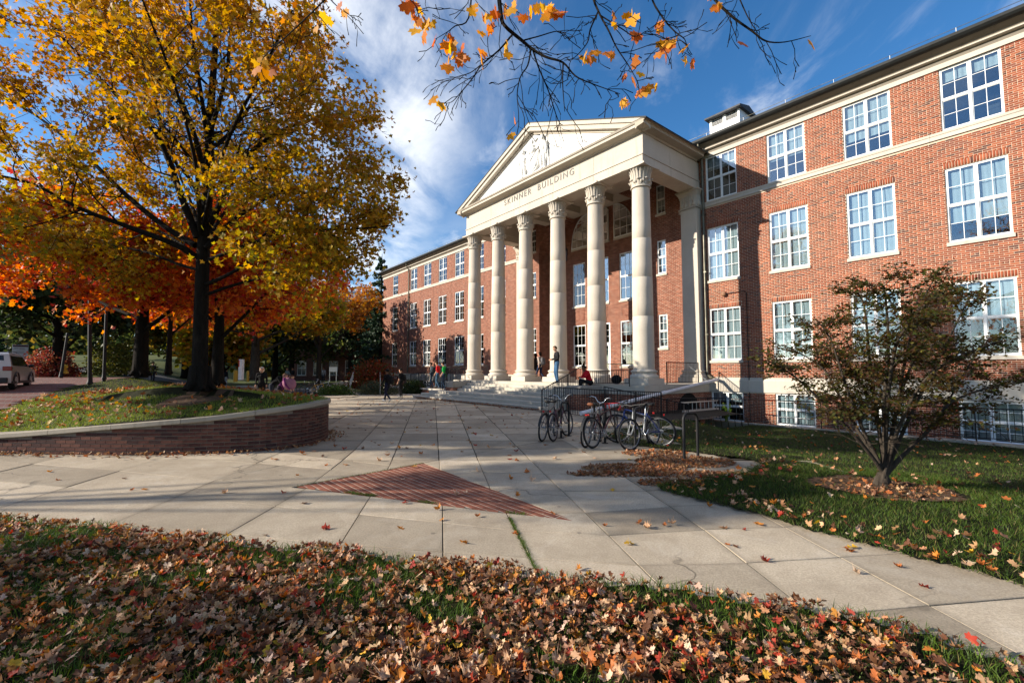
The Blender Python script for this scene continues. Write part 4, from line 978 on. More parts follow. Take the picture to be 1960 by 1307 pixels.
def area(P): return .5*sum(P[i][0]*P[(i+1) % len(P)][1] - P[(i+1) % len(P)][0]*P[i][1] for i in range(len(P)))
def inset(P, d):
    n = len(P); out_ = []
    for i in range(n):
        a, b, c = P[i-1], P[i], P[(i+1) % n]; e1 = (b-a)/max(1e-9, np.linalg.norm(b-a)); e2 = (c-b)/max(1e-9, np.linalg.norm(c-b))
        n1, n2 = np.array((-e1[1], e1[0])), np.array((-e2[1], e2[0])); m = n1 + n2; L = m @ n1
        out_.append(b + m * (d / max(.3, L)))
    return out_
def slab(poly, gap, top, name='paving_slab', parent=None, mat=None, th=.045):
    P = []
    for p in poly:
        if not P or np.linalg.norm(p - P[-1]) > .03: P.append(p)
    if len(P) > 2 and np.linalg.norm(P[0]-P[-1]) < .03: P.pop()
    if len(P) < 3 or area(P) < .02: return
    A, B = inset(P, gap), inset(P, gap + .004); n = len(A)
    if area(B) < .01: return
    c = sum(A)/n; tilt = random.uniform(-.004, .004)
    mb = MB(); h = lambda p: top + tilt*(p[0]-c[0])
    mb.add([(p[0]-c[0], p[1]-c[1], -th) for p in A] + [(p[0]-c[0], p[1]-c[1], h(p)-.005) for p in A] + [(p[0]-c[0], p[1]-c[1], h(p)) for p in B],
           [tuple(range(2*n, 3*n))] + [(i, (i+1) % n, n+(i+1) % n, n+i) for i in range(n)] + [(n+i, n+(i+1) % n, 2*n+(i+1) % n, 2*n+i) for i in range(n)])
    o = mb.build(name, mat or m_conc, parent or pav); o.location = (c[0], c[1], 0); return o
for j in range(len(CRS)-1):
    for i in range(len(RAD)-1):
        q = [cross(RAD[i], CRS[j]), cross(RAD[i+1], CRS[j]), cross(RAD[i+1], CRS[j+1]), cross(RAD[i], CRS[j+1])]
        if area(q) < .05: continue
        c = sum(q)/4
        if c[1] > 37 or c[0] < -30: continue
        if bool(in_mound(np.array(c[0]), np.array(c[1]))) and c[1] > 11 and i < 3: continue
        u, Yl = loc(*c)
        if Yl > 15.0 and u > -24: continue
        if all(bool(in_side(np.array(p[0]), np.array(p[1]))) for p in q) or (c[0] > 4.3 and c[1] > 8.4 and bool(in_side(np.array(c[0]), np.array(c[1])))): continue
        top = random.uniform(-.003, .003); g_ = .005 if j < 7 else .009
        if j < 4: slab(q, g_, top)
        else:
            a = clip(q, T1, T2)
            if len(a) > 2: slab(a, g_, top)
            b = clip(q, T2, T1)
            if len(b) > 2:
                b = clip(b, T2, T3)
                if len(b) > 2: slab(b, g_, top)
# wide slabs of the far plaza and the path beyond the mound
for i in range(9):
    for j in range(8):
        x0, y0 = -30 + i*1.8, 24.5 + j*1.5; c = np.array((x0+.9, y0+.75))
        if c[0] > fx(RAD[0], c[1]) - 1.0 or bool(in_mound(np.array(c[0]), np.array(c[1]))) or c[0] < -24.5 or (c[1] > 31.6 and c[0] < -13): continue
        slab([np.array((x0, y0)), np.array((x0+1.8, y0)), np.array((x0+1.8, y0+1.5)), np.array((x0, y0+1.5))], .010, 0.0)

# ---- brick triangle let into the paving
tri = empty('brick_inlay', (0,0,0), kind='structure')
MB().add([(*T1,-.0045),(*T3,-.0045),(*T2,-.0045)], [(0,1,2)]).build('sand_bed', plain('pale_mortar_bed', (.40,.34,.27), .95, .1, var=.2, sc_=30), tri)
e1 = (T3 - T2)/np.linalg.norm(T3-T2); e1 = (np.array((.66,-.75)))/np.hypot(.66,.75); e2 = np.array((e1[1], -e1[0])); pav_b = []
for r_ in range(-30, 60):
    for c in range(-40, 60):
        a0 = T1 + e1*(c*.205 + (r_ % 2)*.1025) + e2*(-(r_)*.100); q = [a0 + e1*.004 + e2*.004*0, a0 + e1*.201, a0 + e1*.201 - e2*.084, a0 + e1*.004 - e2*.084]
        P = [np.array(p) for p in q]
        if area(P) < 0: P = P[::-1]
        for s, t in ((T1, T3), (T3, T2), (T2, T1)):
            P = clip(P, s, t)
            if len(P) < 3: break
        if len(P) >= 3 and area(P) > .0012: pav_b.append(P)
def pbrick_geom(P, h):
    n = len(P); B = inset(P, .004)
    V = [(p[0], p[1], -.03) for p in P] + [(p[0], p[1], h-.003) for p in P] + [(p[0], p[1], h) for p in B]
    return V, [tuple(range(2*n, 3*n))] + [(i, (i+1) % n, n+(i+1) % n, n+i) for i in range(n)] + [(n+i, n+(i+1) % n, 2*n+(i+1) % n, 2*n+i) for i in range(n)]
m_paver = []
for c in ((.185,.066,.042), (.22,.080,.050), (.15,.054,.037), (.25,.095,.06)): m_paver.append(plain('brick_paver', c, .85, .15, var=.3, sc_=18, bump=.4))
pav_b.sort(key=lambda P: sum(p[1] for p in P)/len(P)); mass = MB()
for k, P in enumerate(pav_b):
    V, Fs = pbrick_geom(P, random.uniform(-.0015, .0012))
    if k < 296:
        mb = MB(); c = sum(P)/len(P); mb.add([(x-c[0], y-c[1], z) for x, y, z in V], Fs); o = mb.build('paving_brick', random.choice(m_paver), tri); o.location = (c[0], c[1], 0)
    else: mass.add(V, Fs)
if mass.v:
    o = mass.build('paving_bricks', m_paver[0], tri); o['kind'] = 'stuff'
    for m_ in m_paver[1:]: o.data.materials.append(m_)
    for p in o.data.polygons: p.material_index = (p.index // 9) % 4

# ---- curved retaining wall
rwall = empty('retaining_wall', (WL[40][0], WL[40][1], 0), 0, 'low curved brick retaining wall with stone coping round the grassy mound', 'wall')
RO = np.array((WL[40][0], WL[40][1], 0))
seg = np.diff(WL[:, :2], axis=0); sl = np.hypot(seg[:, 0], seg[:, 1]); cum = np.concatenate([[0], np.cumsum(sl)])
def wl_at(s):
    return np.array([np.interp(s, cum, WL[:, k]) for k in range(3)])
def wl_nrm(s):
    a, b = wl_at(max(0, s-.05)), wl_at(min(cum[-1], s+.05)); t = (b-a)[:2]; t /= np.linalg.norm(t); return t, np.array((t[1], -t[0]))   # normal towards the plaza
TW = .30; ns = 90; ss_ = np.linspace(0, cum[-1], ns)
mb = MB(); vs = []
for s in ss_:
    p = wl_at(s); t, n = wl_nrm(s)
    for off, z in ((.0, -.25), (.0, p[2]-.10), (-TW, p[2]-.10), (-TW, -.25)): vs.append((*(p[:2] + n*off - RO[:2]), z))
mb.add(vs, [(i*4+j, i*4+(j+1) % 4, (i+1)*4+(j+1) % 4, (i+1)*4+j) for i in range(ns-1) for j in range(4)]); mb.build('wall_core', m_mortar_dark, rwall)
nc = 17; cs = np.linspace(0, cum[-1], nc+1)
for i in range(nc):
    mb = MB(); vs = []; q = np.linspace(cs[i]+.004, cs[i+1]-.004, 7)
    for s in q:
        p = wl_at(s); t, n = wl_nrm(s)
        for off, z in ((.045, -.098), (.055, -.085), (.055, -.012), (.04, 0), (-TW-.03, .004), (-TW-.045, -.01), (-TW-.045, -.098)): vs.append((*(p[:2] + n*off - RO[:2]), p[2] + z))
    k = 7; fs = [(a*k+j, a*k+(j+1) % k, (a+1)*k+(j+1) % k, (a+1)*k+j) for a in range(len(q)-1) for j in range(k)] + [tuple(range(k)), tuple(range(len(vs)-k, len(vs)))[::-1]]
    mb.add(vs, fs); mb.build('coping_stone', m_copebase, rwall)
H = .0745; Lb = .215; wb = []
for r_ in range(-1, 14):
    s = (r_ % 2)*Lb/2
    while s + Lb < cum[-1]:
        a, b = s + .006, s + Lb - .006; pm = wl_at((a+b)/2); z0 = r_*H + .004; z1 = z0 + H - .011
        if z1 < pm[2] - .102: wb.append((a, b, z0, z1))
        s += Lb
def wbrick(b):
    a, c, z0, z1 = b; vs = []
    for s in (a, (a+c)/2, c):
        p = wl_at(s)[:2]; t, n = wl_nrm(s)
        for off, z in ((-.01, z0), (.009, z0+.003), (.009, z1-.003), (-.01, z1)): vs.append((*(p + n*off), z))
    return vs, [(i*4+j, i*4+j+1, (i+1)*4+j+1, (i+1)*4+j) for i in range(2) for j in range(3)] + [(0,1,2,3), (11,10,9,8)]
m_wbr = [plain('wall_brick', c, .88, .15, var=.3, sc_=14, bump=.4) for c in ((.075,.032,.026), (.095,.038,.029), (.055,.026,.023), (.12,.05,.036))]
wb.sort(key=lambda b: np.hypot(*wl_at((b[0]+b[1])/2)[:2]) + (5 if wl_at((b[0]+b[1])/2)[1] > 11.7 else 0)); mass = MB()
for k, b in enumerate(wb):
    vs, fs = wbrick(b); c = np.mean(np.array(vs), 0)
    if k < 296:
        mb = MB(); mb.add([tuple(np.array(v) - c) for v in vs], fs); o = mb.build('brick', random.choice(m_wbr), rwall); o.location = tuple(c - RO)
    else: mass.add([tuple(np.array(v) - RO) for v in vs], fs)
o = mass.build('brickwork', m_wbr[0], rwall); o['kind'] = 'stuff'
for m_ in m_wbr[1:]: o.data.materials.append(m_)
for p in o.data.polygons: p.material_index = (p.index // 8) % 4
# ================================================================ FOLIAGE TOOLS
half = [(0,-.04),(.12,-.07),(.29,-.17),(.28,.0),(.40,.03),(.55,.10),(.45,.22),(.48,.43),(.32,.39),(.20,.37),(.15,.52),(0,.69)]
def leaf_template(full=True):
    if full:
        R_ = [(x, y, .10*abs(x)) for x, y in half]; L_ = [(-x, y, z) for x, y, z in R_[1:-1]]
        V = R_ + L_; n = len(R_); Lid = [0] + list(range(n, n+len(L_))) + [n-1]
        tri_ = [(0, i, i+1) for i in range(1, n-1)] + [(0, Lid[i+1], Lid[i]) for i in range(1, n-1)]
        # fan from the blade middle keeps the lobes
        V = [(0,.16,0)] + V + [(-.012,-.03,0), (.012,-.03,0), (.03,-.42,.05)]; ring = list(range(1, n+1)) + [i+1 for i in reversed(range(n, n+len(L_)))]
        tri_ = [(0, ring[i], ring[(i+1) % len(ring)]) for i in range(len(ring))]
        tri_.append((len(V)-3, len(V)-2, len(V)-1)); return np.array(V, np.float32), np.array(tri_, np.int32)
    V = [(0,.02,0),(.30,-.10,.05),(.24,.10,.02),(.52,.22,.09),(.20,.33,.03),(0,.66,-.02),(-.20,.33,.03),(-.52,.22,.09),(-.24,.10,.02),(-.30,-.10,.05)]
    return np.array(V, np.float32), np.array([(0,1,2),(2,3,4),(4,5,6),(6,7,8),(8,9,0),(0,2,8),(2,4,8),(4,6,8)], np.int32)
TF, TS = leaf_template(True), leaf_template(False)
TQ = (np.array([(0,-.05,0),(.42,.22,.07),(0,.62,-.02),(-.42,.22,.07)], np.float32), np.array([(0,1,2),(0,2,3)], np.int32))
def rand_rot(n, up=.5, r=rng):
    nrm = r.normal(size=(n, 3)); nrm /= np.linalg.norm(nrm, axis=1)[:, None]; nrm[:, 2] = np.abs(nrm[:, 2])*.6 + up; nrm /= np.linalg.norm(nrm, axis=1)[:, None]
    t = r.normal(size=(n, 3)); t -= (t*nrm).sum(1)[:, None]*nrm; t /= np.linalg.norm(t, axis=1)[:, None]; b = np.cross(nrm, t)
    return np.stack([t, b, nrm], -1)                      # columns: x, y, z
def place(tpl, P, M, size):
    V, F = tpl; n = len(P); W = np.einsum('nij,vj->nvi', M, V)*np.asarray(size)[:, None, None] + P[:, None]
    Fa = F[None] + (np.arange(n)*len(V))[:, None, None]; return W.reshape(-1, 3), Fa.reshape(-1, F.shape[1])
def pal(n, cols, wts, jit=.25, r=rng):
    c = np.array(cols)[r.choice(len(cols), n, p=np.array(wts)/sum(wts))]; return np.clip(c * r.uniform(1-jit, 1+jit, (n, 1)) * r.uniform(.92, 1.08, (n, 3)), 0, 1)
def leaves_obj(name, P, cols, size, mat, parent, tpl=TS, up=.35, kind='stuff', origin=(0,0,0)):
    M = rand_rot(len(P), up); V, F = place(tpl, np.asarray(P) - np.array(origin), M, size)
    me = np_mesh(name, V, F, mat, False, np.repeat(cols, len(tpl[0]), 0)); o = link(bpy.data.objects.new(name, me), parent)
    if kind: o['kind'] = kind
    return o
class Grower:
    def __init__(self, seed, env=None): self.r = np.random.default_rng(seed); self.limbs = []; self.tips = []; self.env = env
    def limb(self, pts, r0, r1): 
        P = smooth_line([tuple(p) for p in pts], 4); self.limbs.append((P, np.linspace(r0, r1, len(P)))); return P
    def branch(self, p, d, L, r0, lev, maxlev, gr=.06, wig=.22, split=4, leafy=2):
        n = max(3, int(L/.35)); pts = [np.array(p, float)]; d = np.array(d, float); d /= np.linalg.norm(d)
        for i in range(n):
            d = d + self.r.normal(size=3)*wig*.5 + np.array((0,0,gr)); d /= np.linalg.norm(d); q = pts[-1] + d*L/n
            if self.env is not None and not self.env(q): 
                break
            pts.append(q)
        if len(pts) < 2: return
        P = np.array(pts); self.limbs.append((P, np.linspace(r0, max(.004, r0*.35), len(P))))
        if lev >= leafy: self.tips += [tuple(x) for x in P[1:]]
        if lev < maxlev:
            for k in range(split):
                t = self.r.uniform(.25, 1.0); i = min(len(P)-2, int(t*(len(P)-1))); b = P[i] + (P[i+1]-P[i])*self.r.uniform(0, 1)
                dd = P[i+1]-P[i]; dd /= np.linalg.norm(dd); s = self.r.normal(size=3); s -= (s@dd)*dd; s /= np.linalg.norm(s); s[2] *= .6
                self.branch(b, dd*.75 + s*self.r.uniform(.5, 1.0), L*self.r.uniform(.45, .68), r0*.5, lev+1, maxlev, gr, wig, split, leafy)
    def along(self, P, r0, n, Lr, maxlev=3, start=.25, gr=.05, split=4, leafy=2, wig=.22, lev=1):
        cumL = np.concatenate([[0], np.cumsum(np.linalg.norm(np.diff(P, axis=0), axis=1))])
        for k in range(n):
            t = start + (1-start)*(k + self.r.uniform(0, 1))/n; s = t*cumL[-1]; b = np.array([np.interp(s, cumL, P[:, j]) for j in range(3)])
            i = min(len(P)-2, np.searchsorted(cumL, s)-1 if s > 0 else 0); dd = P[i+1]-P[i]; dd /= np.linalg.norm(dd)+1e-9
            q = self.r.normal(size=3); q -= (q@dd)*dd; q /= np.linalg.norm(q)+1e-9
            self.branch(b, dd*.7 + q*.9, self.r.uniform(*Lr)*(1.15 - .5*t), r0*(1-.5*t)*.5, lev, maxlev, gr, wig, split, leafy)
    def wood(self, name, mat, parent, k=6, minr=0.0, origin=(0,0,0)):
        V = []; F = []; b = 0
        for P, rr in self.limbs:
            kk = k + 4 if rr[0] > .12 else (k if rr[0] > .03 else 3); n = len(P); up = None
            for i in range(n):
                d = P[min(i+1, n-1)] - P[max(i-1, 0)]; d = d/(np.linalg.norm(d)+1e-9)
                if up is None: up = np.array((0,0,1.)) if abs(d[2]) < .9 else np.array((1.,0,0))
                s = np.cross(d, up); s /= np.linalg.norm(s)+1e-9; up = np.cross(s, d); a = np.arange(kk)*2*np.pi/kk
                V.append(P[i] + rr[i]*(np.cos(a)[:, None]*s + np.sin(a)[:, None]*up))
            for i in range(n-1):
                j = np.arange(kk); F.append(np.stack([b+i*kk+j, b+i*kk+(j+1) % kk, b+(i+1)*kk+(j+1) % kk, b+(i+1)*kk+j], -1))
            b += n*kk
        me = np_mesh(name, np.concatenate(V) - np.array(origin), np.concatenate(F), mat, True); return link(bpy.data.objects.new(name, me), parent)
    def scatter(self, per, spread):
        T = np.array(self.tips); P = np.repeat(T, per, 0) + self.r.normal(size=(len(T)*per, 3))*spread
        return P
def clump3(P, s=1.0, zs=1.7, seed=0.0):
    P = np.asarray(P)*np.array((s, s, s*zs)); x, y, z = P.T
    return (np.sin(x*2.1+seed+1.3*np.sin(z*1.1+y*.7))*np.sin(y*2.3+seed*1.7+1.2*np.sin(x*.9))*np.sin(z*2.0+seed*.6+1.1*np.sin(y*1.3+x*.5)) + .5*np.sin(x*4.3+2.1*seed+z)*np.sin(y*4.7+z*1.3)*np.sin(z*4.1+x))
def flare(g, base, r, h=.5):
    for k in range(6):
        a = k*math.pi/3 + .3; g.limbs.append((np.array([(base[0]+math.cos(a)*r*.35, base[1]+math.sin(a)*r*.35, base[2]+h), (base[0]+math.cos(a)*r*.75, base[1]+math.sin(a)*r*.75, base[2]+.10), (base[0]+math.cos(a)*r*1.45, base[1]+math.sin(a)*r*1.45, base[2]-.06)]), np.array((r*.68, r*.45, r*.2))))

# ================================================================ THE BIG GOLDEN MAPLE
D0 = 11.4
def path(px, d0, d1): 
    n = len(px); return [np.array(at(x, y, D0 + d0 + (d1-d0)*i/(n-1))) for i, (x, y) in enumerate(px)]
def env_m(q):
    p = (q - np.array((TREE.x-1.2, TREE.y-.2, 6.9)))/np.array((6.7, 5.4, 6.3)); e = p@p
    X = 980 + FP*q[0]/max(.5, q[1])
    lim = np.interp(q[2], [3.0, 3.6, 4.2, 4.7, 5.4, 7, 8, 9.3, 10.3, 12], [-4.9, -4.45, -3.95, -3.6, -2.95, -2.95, -3.1, -3.8, -4.3, -4.6])
    return e < 1.06 and q[2] > 2.9 - .25*math.sin(q[0]*2.1) and q[0] < lim - .2 + .25*math.sin(q[2]*5 + q[1]*3)
gm = Grower(3, env_m)
tb = np.array(TREE); trunk_pts = [tb - (0,0,.1)] + path([(384,640),(386,560),(389,480),(395,400),(400,300),(404,200),(412,90),(420,-60)], 0, .3)
tr = smooth_line([tuple(p) for p in trunk_pts], 4); cut = int(len(tr)*.45)
gm.limbs.append((tr, np.interp(np.arange(len(tr)), [0, 2, cut, len(tr)-1], [.25, .18, .145, .05]))); flare(gm, tb, .24)
LIMBS = [([(375,492),(335,468),(250,436),(150,398),(55,350),(-90,320)], 0, -1.5, .085), ([(374,470),(310,430),(240,372),(165,300),(60,215),(-60,150)], 0, .8, .085),
         ([(378,455),(345,370),(318,295),(285,240),(225,185),(150,105),(70,20)], 0, -1.0, .09), ([(388,400),(365,345),(330,300),(300,200),(280,90)], 0, 2.0, .06), ([(392,330),(352,205),(290,140),(215,70),(140,-30)], 0, -2.2, .065),
         ([(392,450),(430,372),(468,305),(530,255),(610,225),(680,215)], 0, -.6, .085), ([(394,475),(450,420),(505,382),(570,360),(650,362),(720,390)], 0, .6, .07),
         ([(402,285),(440,255),(488,190),(525,140),(560,60)], 0, 1.6, .06), ([(392,565),(450,545),(540,522),(640,500),(730,478)], 0, .4, .045), ([(394,500),(470,470),(560,440),(660,440),(748,432)], 0, -.5, .05), ([(392,545),(432,528),(478,498),(515,440),(580,430),(680,470)], 0, -1.2, .05),
         ([(398,270),(385,180),(368,60),(360,-60)], 0, -1.5, .06), ([(403,250),(432,150),(445,40),(470,-60)], 0, 1.2, .06), ([(390,520),(340,505),(270,480),(180,470),(90,480)], 0, 2.2, .045),
         ([(384,450),(380,380),(372,300),(330,150),(260,-30)], 0, -3.6, .06), ([(390,440),(405,360),(440,260),(500,140),(560,20)], 0, -3.4, .06), ([(388,470),(370,400),(340,330),(300,260)], 0, 3.6, .06), ([(392,480),(420,420),(470,360),(540,300)], 0, 3.4, .06), ([(385,500),(350,470),(300,440),(240,420)], 0, 3.0, .05)]
for px, a, b, r0 in LIMBS:
    P = gm.limb(path(px, a, b), r0, .016); gm.along(P, r0*.75, 11, (1.0, 2.1), 3, .22, .05, 4, 2); gm.tips += [tuple(x) for x in P[-5:]]
gm.along(tr[cut:], .09, 12, (1.0, 2.2), 3, .1, .05, 4, 2)
maple = empty('maple_tree', tb, 0, 'big golden maple with dark trunk on the grassy mound', 'tree')
gm.wood('trunk', m_bark, maple, origin=tuple(tb))
P = gm.scatter(7, .17); hd2 = np.hypot(P[:, 0]-TREE.x, P[:, 1]-TREE.y); P = P[rng.random(len(P)) < .24 + .76*sstep(.8, 3.2, hd2 + .25*np.maximum(0, P[:, 2]-9))]; P = P[rng.random(len(P)) < .17 + .83*sstep(-.14, .16, clump3(P, 1.15, 1.9, 2.0))]; print('maple leaves', len(P)); P = P[rng.random(len(P)) < min(1, 84000/len(P))]
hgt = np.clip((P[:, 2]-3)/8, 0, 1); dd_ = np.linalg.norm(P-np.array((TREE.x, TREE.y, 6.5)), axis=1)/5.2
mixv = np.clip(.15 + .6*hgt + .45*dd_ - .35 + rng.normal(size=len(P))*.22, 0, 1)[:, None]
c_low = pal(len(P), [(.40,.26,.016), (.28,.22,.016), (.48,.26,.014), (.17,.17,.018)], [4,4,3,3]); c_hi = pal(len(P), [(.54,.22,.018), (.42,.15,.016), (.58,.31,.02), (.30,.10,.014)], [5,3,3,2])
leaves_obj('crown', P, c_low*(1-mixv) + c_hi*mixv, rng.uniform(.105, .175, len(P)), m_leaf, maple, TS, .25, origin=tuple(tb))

# ================================================================ OTHER TREES
def gen_tree(name, label, base, h, crown_c, crown_r, r0, nl, tips_per, leafn, lsize, cols, wts, seed, mat_b=None, group=None, lean=(0,0), clear=.3, maxlev=3, spread=.22, trans=None, up=.25, tpl=TS, gaps=0):
    base = np.array(base, float); cc = base + np.array(crown_c); cr = np.array(crown_r)
    g = Grower(seed, lambda q: ((q-cc)/cr)@((q-cc)/cr) < 1.05)
    T = [base - (0,0,.15), base + (lean[0]*.3, lean[1]*.3, h*.3), base + (lean[0]*.7, lean[1]*.7, h*.62), base + (lean[0], lean[1], h*.92)]
    tk = smooth_line([tuple(p) for p in T], 5); g.limbs.append((tk, np.linspace(r0*1.15, r0*.2, len(tk)))); flare(g, base, r0)
    r = g.r
    for i in range(nl):
        t = clear + (.95-clear)*(i+.5)/nl; p = tk[min(len(tk)-1, int(t*(len(tk)-1)))]; a = i*2.4 + r.uniform(-.4, .4)
        tgt = cc + cr*np.array((math.cos(a)*.85, math.sin(a)*.85, r.uniform(-.35, .75))); d = tgt - p; L = np.linalg.norm(d)
        mid = p + d*.5 + np.array((0,0,-.05*L)); Pl = g.limb([p, mid, tgt], r0*.42*(1-.5*t), .015); g.along(Pl, r0*.3, 7, (L*.22, L*.42), maxlev, .25, .04, 3, 2)
        g.tips += [tuple(x) for x in Pl[-3:]]
    root = empty(name, base, 0, label, 'tree', group); g.wood('trunk', mat_b or m_bark, root, origin=tuple(base))
    P = g.scatter(tips_per, spread); 
    if gaps: P = P[clump3(P, gaps, 1.3, seed) > .06]
    if len(P) > leafn: P = P[r.choice(len(P), leafn, False)]
    leaves_obj('crown', P, pal(len(P), cols, wts, .3), r.uniform(lsize*.75, lsize*1.25, len(P)), m_leaf, root, tpl, up, origin=tuple(base)); return root
OR = [(.62,.15,.03), (.70,.24,.035), (.50,.075,.035), (.58,.28,.03), (.40,.06,.05)]
b = at(268, 715, 17.5); gen_tree('orange_maple', 'orange red maple behind the mound, left of the big golden maple', b, 7.0, (-.6,0,4.5), (6.2,4.2,2.6), .24, 13, 6, 24000, .22, OR, [5,4,3,1,2], 11, clear=.28)
b = at(415, 733, 16.5); gen_tree('red_maple', 'orange maple directly behind the trunk of the big golden maple', b, 6.6, (.0,.4,4.2), (4.4,3.4,2.4), .20, 11, 6, 15000, .21, OR, [5,3,3,1,2], 12, clear=.30)
b = at(322, 713, 24); gen_tree('young_maple', 'small orange maple further back between the two dark trunks', b, 6.5, (.3,0,4.0), (3.0,3.0,2.6), .14, 8, 5, 6000, .25, OR, [3,4,1,4,1], 13, clear=.3)
YL = [(.42,.27,.02), (.30,.24,.02), (.46,.20,.02), (.18,.18,.02)]
b = at(487, 724, 36); gen_tree('yellow_tree', 'yellow leaved tree with vine covered trunk behind the crouching people', b, 8.0, (.6,0,5.7), (6.4,5.0,2.9), .36, 13, 6, 9000, .36, YL, [4,3,2,2], 14, clear=.25, mat_b=m_bark2)
b = (-19.5, 46, .3); gen_tree('bare_tree', 'half bare tree with few russet leaves before the far brick building', b, 11, (.5,0,7), (6.0,4,4.5), .25, 14, 2, 4200, .34, [(.35,.12,.03),(.42,.20,.03)], [1,1], 15, mat_b=m_bark2)
# trees across the road, outside the picture on the left, that throw the broken shade on the plaza
ST = [(.45,.20,.03), (.40,.26,.03)]
gen_tree('street_tree', 'half bare street tree across the road left of the view', (-29.8, 10.2, .3), 13.0, (0,0,11.3), (3.8,5.2,1.6), .22, 16, 22, 17000, .27, ST, [1,1], 81, gaps=.7, tpl=TQ, group='street trees across the road', clear=.62)
gen_tree('street_tree', 'slender half bare street tree nearer the walk, left of the view', (-20.9, 4.0, .2), 10.0, (0,0,9.0), (2.4,1.7,.9), .16, 12, 12, 2600, .24, ST, [1,1], 83, gaps=1.1, tpl=TQ, group='street trees across the road', clear=.45)
gen_tree('street_tree', 'small street tree outside the view whose shade reaches the foreground lawn', (-27.6, -.4, .2), 10.2, (0,0,9.2), (2.0,1.4,.8), .16, 12, 12, 2600, .24, ST, [1,1], 84, gaps=1.0, tpl=TQ, group='street trees across the road', clear=.72)
# trees beyond the road
DG = [(.035,.055,.018), (.055,.075,.020), (.08,.085,.022), (.025,.040,.015)]; OL = [(.16,.13,.025), (.10,.11,.025), (.22,.14,.03)]
spots = [(-31, 31, 9, 4.6, DG, 'dark green tree standing behind the white car'), (-40, 40, 13, 6.5, DG, 'tall dark green tree far behind the campus sign'), (-52, 46, 15, 7, DG, 'tall dark green tree at the far left edge of the view'), (-33, 46, 11, 5.5, OL, 'olive coloured tree beyond the slim black posts'),
         (-26, 50, 10, 5, DG, 'dark tree on the slope behind the orange maples'), (-44, 62, 16, 7.5, DG, 'tall dark tree at the top of the slope'), (-31, 64, 14, 6.5, OL, 'olive tree at the top of the slope'), (-22, 62, 12, 5.5, DG, 'dark tree beside the far brick building'), (-60, 60, 17, 8, OL, 'wide olive tree on the slope beyond the brick road'), (-25.5, 40, 7, 3.6, YL, 'small yellow green tree behind the white marker post')]
for k, (x, y, h, r, cols, lab) in enumerate(spots):
    z = float(z_far(np.array(x), np.array(y))); gen_tree('park_tree', lab, (x, y, z), h, (0,0,h*.58), (r, r*.8, h*.45), .22 + .01*h, 11, 4, 5200, .55, cols, [1]*len(cols), 40+k, group='trees beyond the mound', clear=.22, spread=.5, tpl=TQ)
# far wood
n = 26000; X = rng.uniform(-150, 30, n); Y = 88 + rng.uniform(0, 26, n) + .12*np.abs(X); zb_ = z_far(X, Y); top = 11 + 5*np.sin(X*.13) + 3*np.sin(X*.31+1); Zl = zb_ + rng.random(n)**.8*top
leaves_obj('far_wood', np.stack([X, Y, Zl], -1), pal(n, DG + OL, [3,3,2,2,1,1,1], .35), rng.uniform(1.0, 2.0, n), m_leaf, None, TQ, .2)
# evergreen by the far corner of the hall
def conifer(name, label, base, h, r, seed, n=46, group=None):
    rg = np.random.default_rng(seed); g = Grower(seed); base = np.array(base, float); g.limbs.append((np.array([base, base+(0,0,h*.5), base+(0,0,h)]), np.array((.22, .13, .02)))); P = []; 
    for i in range(n):
        t = .06 + .92*i/n; z = h*t; L = r*(1-t)**.85*rg.uniform(.75, 1.15) + .15; a = i*2.399 + rg.uniform(-.3, .3); d = np.array((math.cos(a), math.sin(a), .12)); pts = [base + (0,0,z)]
        for q in range(1, 7): pts.append(base + np.array((0,0,z)) + d*L*q/6 + np.array((0,0,-.06*L*(q/6)**2*4 + .05*L*(q/6))))
        pts = np.array(pts); g.limbs.append((pts, np.linspace(.03, .008, 7)))
        m_ = int(120*L/r) + 25; tt = rg.random(m_)**.7; pp_ = np.array([np.interp(tt*6, np.arange(7), pts[:, j]) for j in range(3)]).T; sd = np.array((-math.sin(a), math.cos(a), 0))
        pp_ += sd*(rg.uniform(-.32, .32, (m_, 1))*L*(.25 + tt[:, None]*.6)) + np.array((0,0,-1))*rg.random((m_, 1))*.22; P.append(pp_)
    P = np.concatenate(P); root = empty(name, base, 0, label, 'tree', group); g.wood('trunk', m_bark, root, origin=tuple(base))
    leaves_obj('crown', P, pal(len(P), [(.020,.048,.022), (.035,.065,.025), (.012,.030,.016)], [3,2,2]), rg.uniform(.25, .5, len(P)), m_needle, root, TQ, .05, origin=tuple(base))
conifer('spruce_tree', 'tall dark spruce rising beside the far corner of the hall', (-15.2, 52.5, .1), 15.2, 4.0, 61, 60)
conifer('hemlock_tree', 'broad dark evergreen left of the spruce by the far building', (-17.2, 56.5, .1), 9.5, 3.0, 62, 46)
conifer('background_fir', 'dark fir at the left edge beyond the campus sign', (-46, 38, 1.6), 13, 4.2, 63, 46)
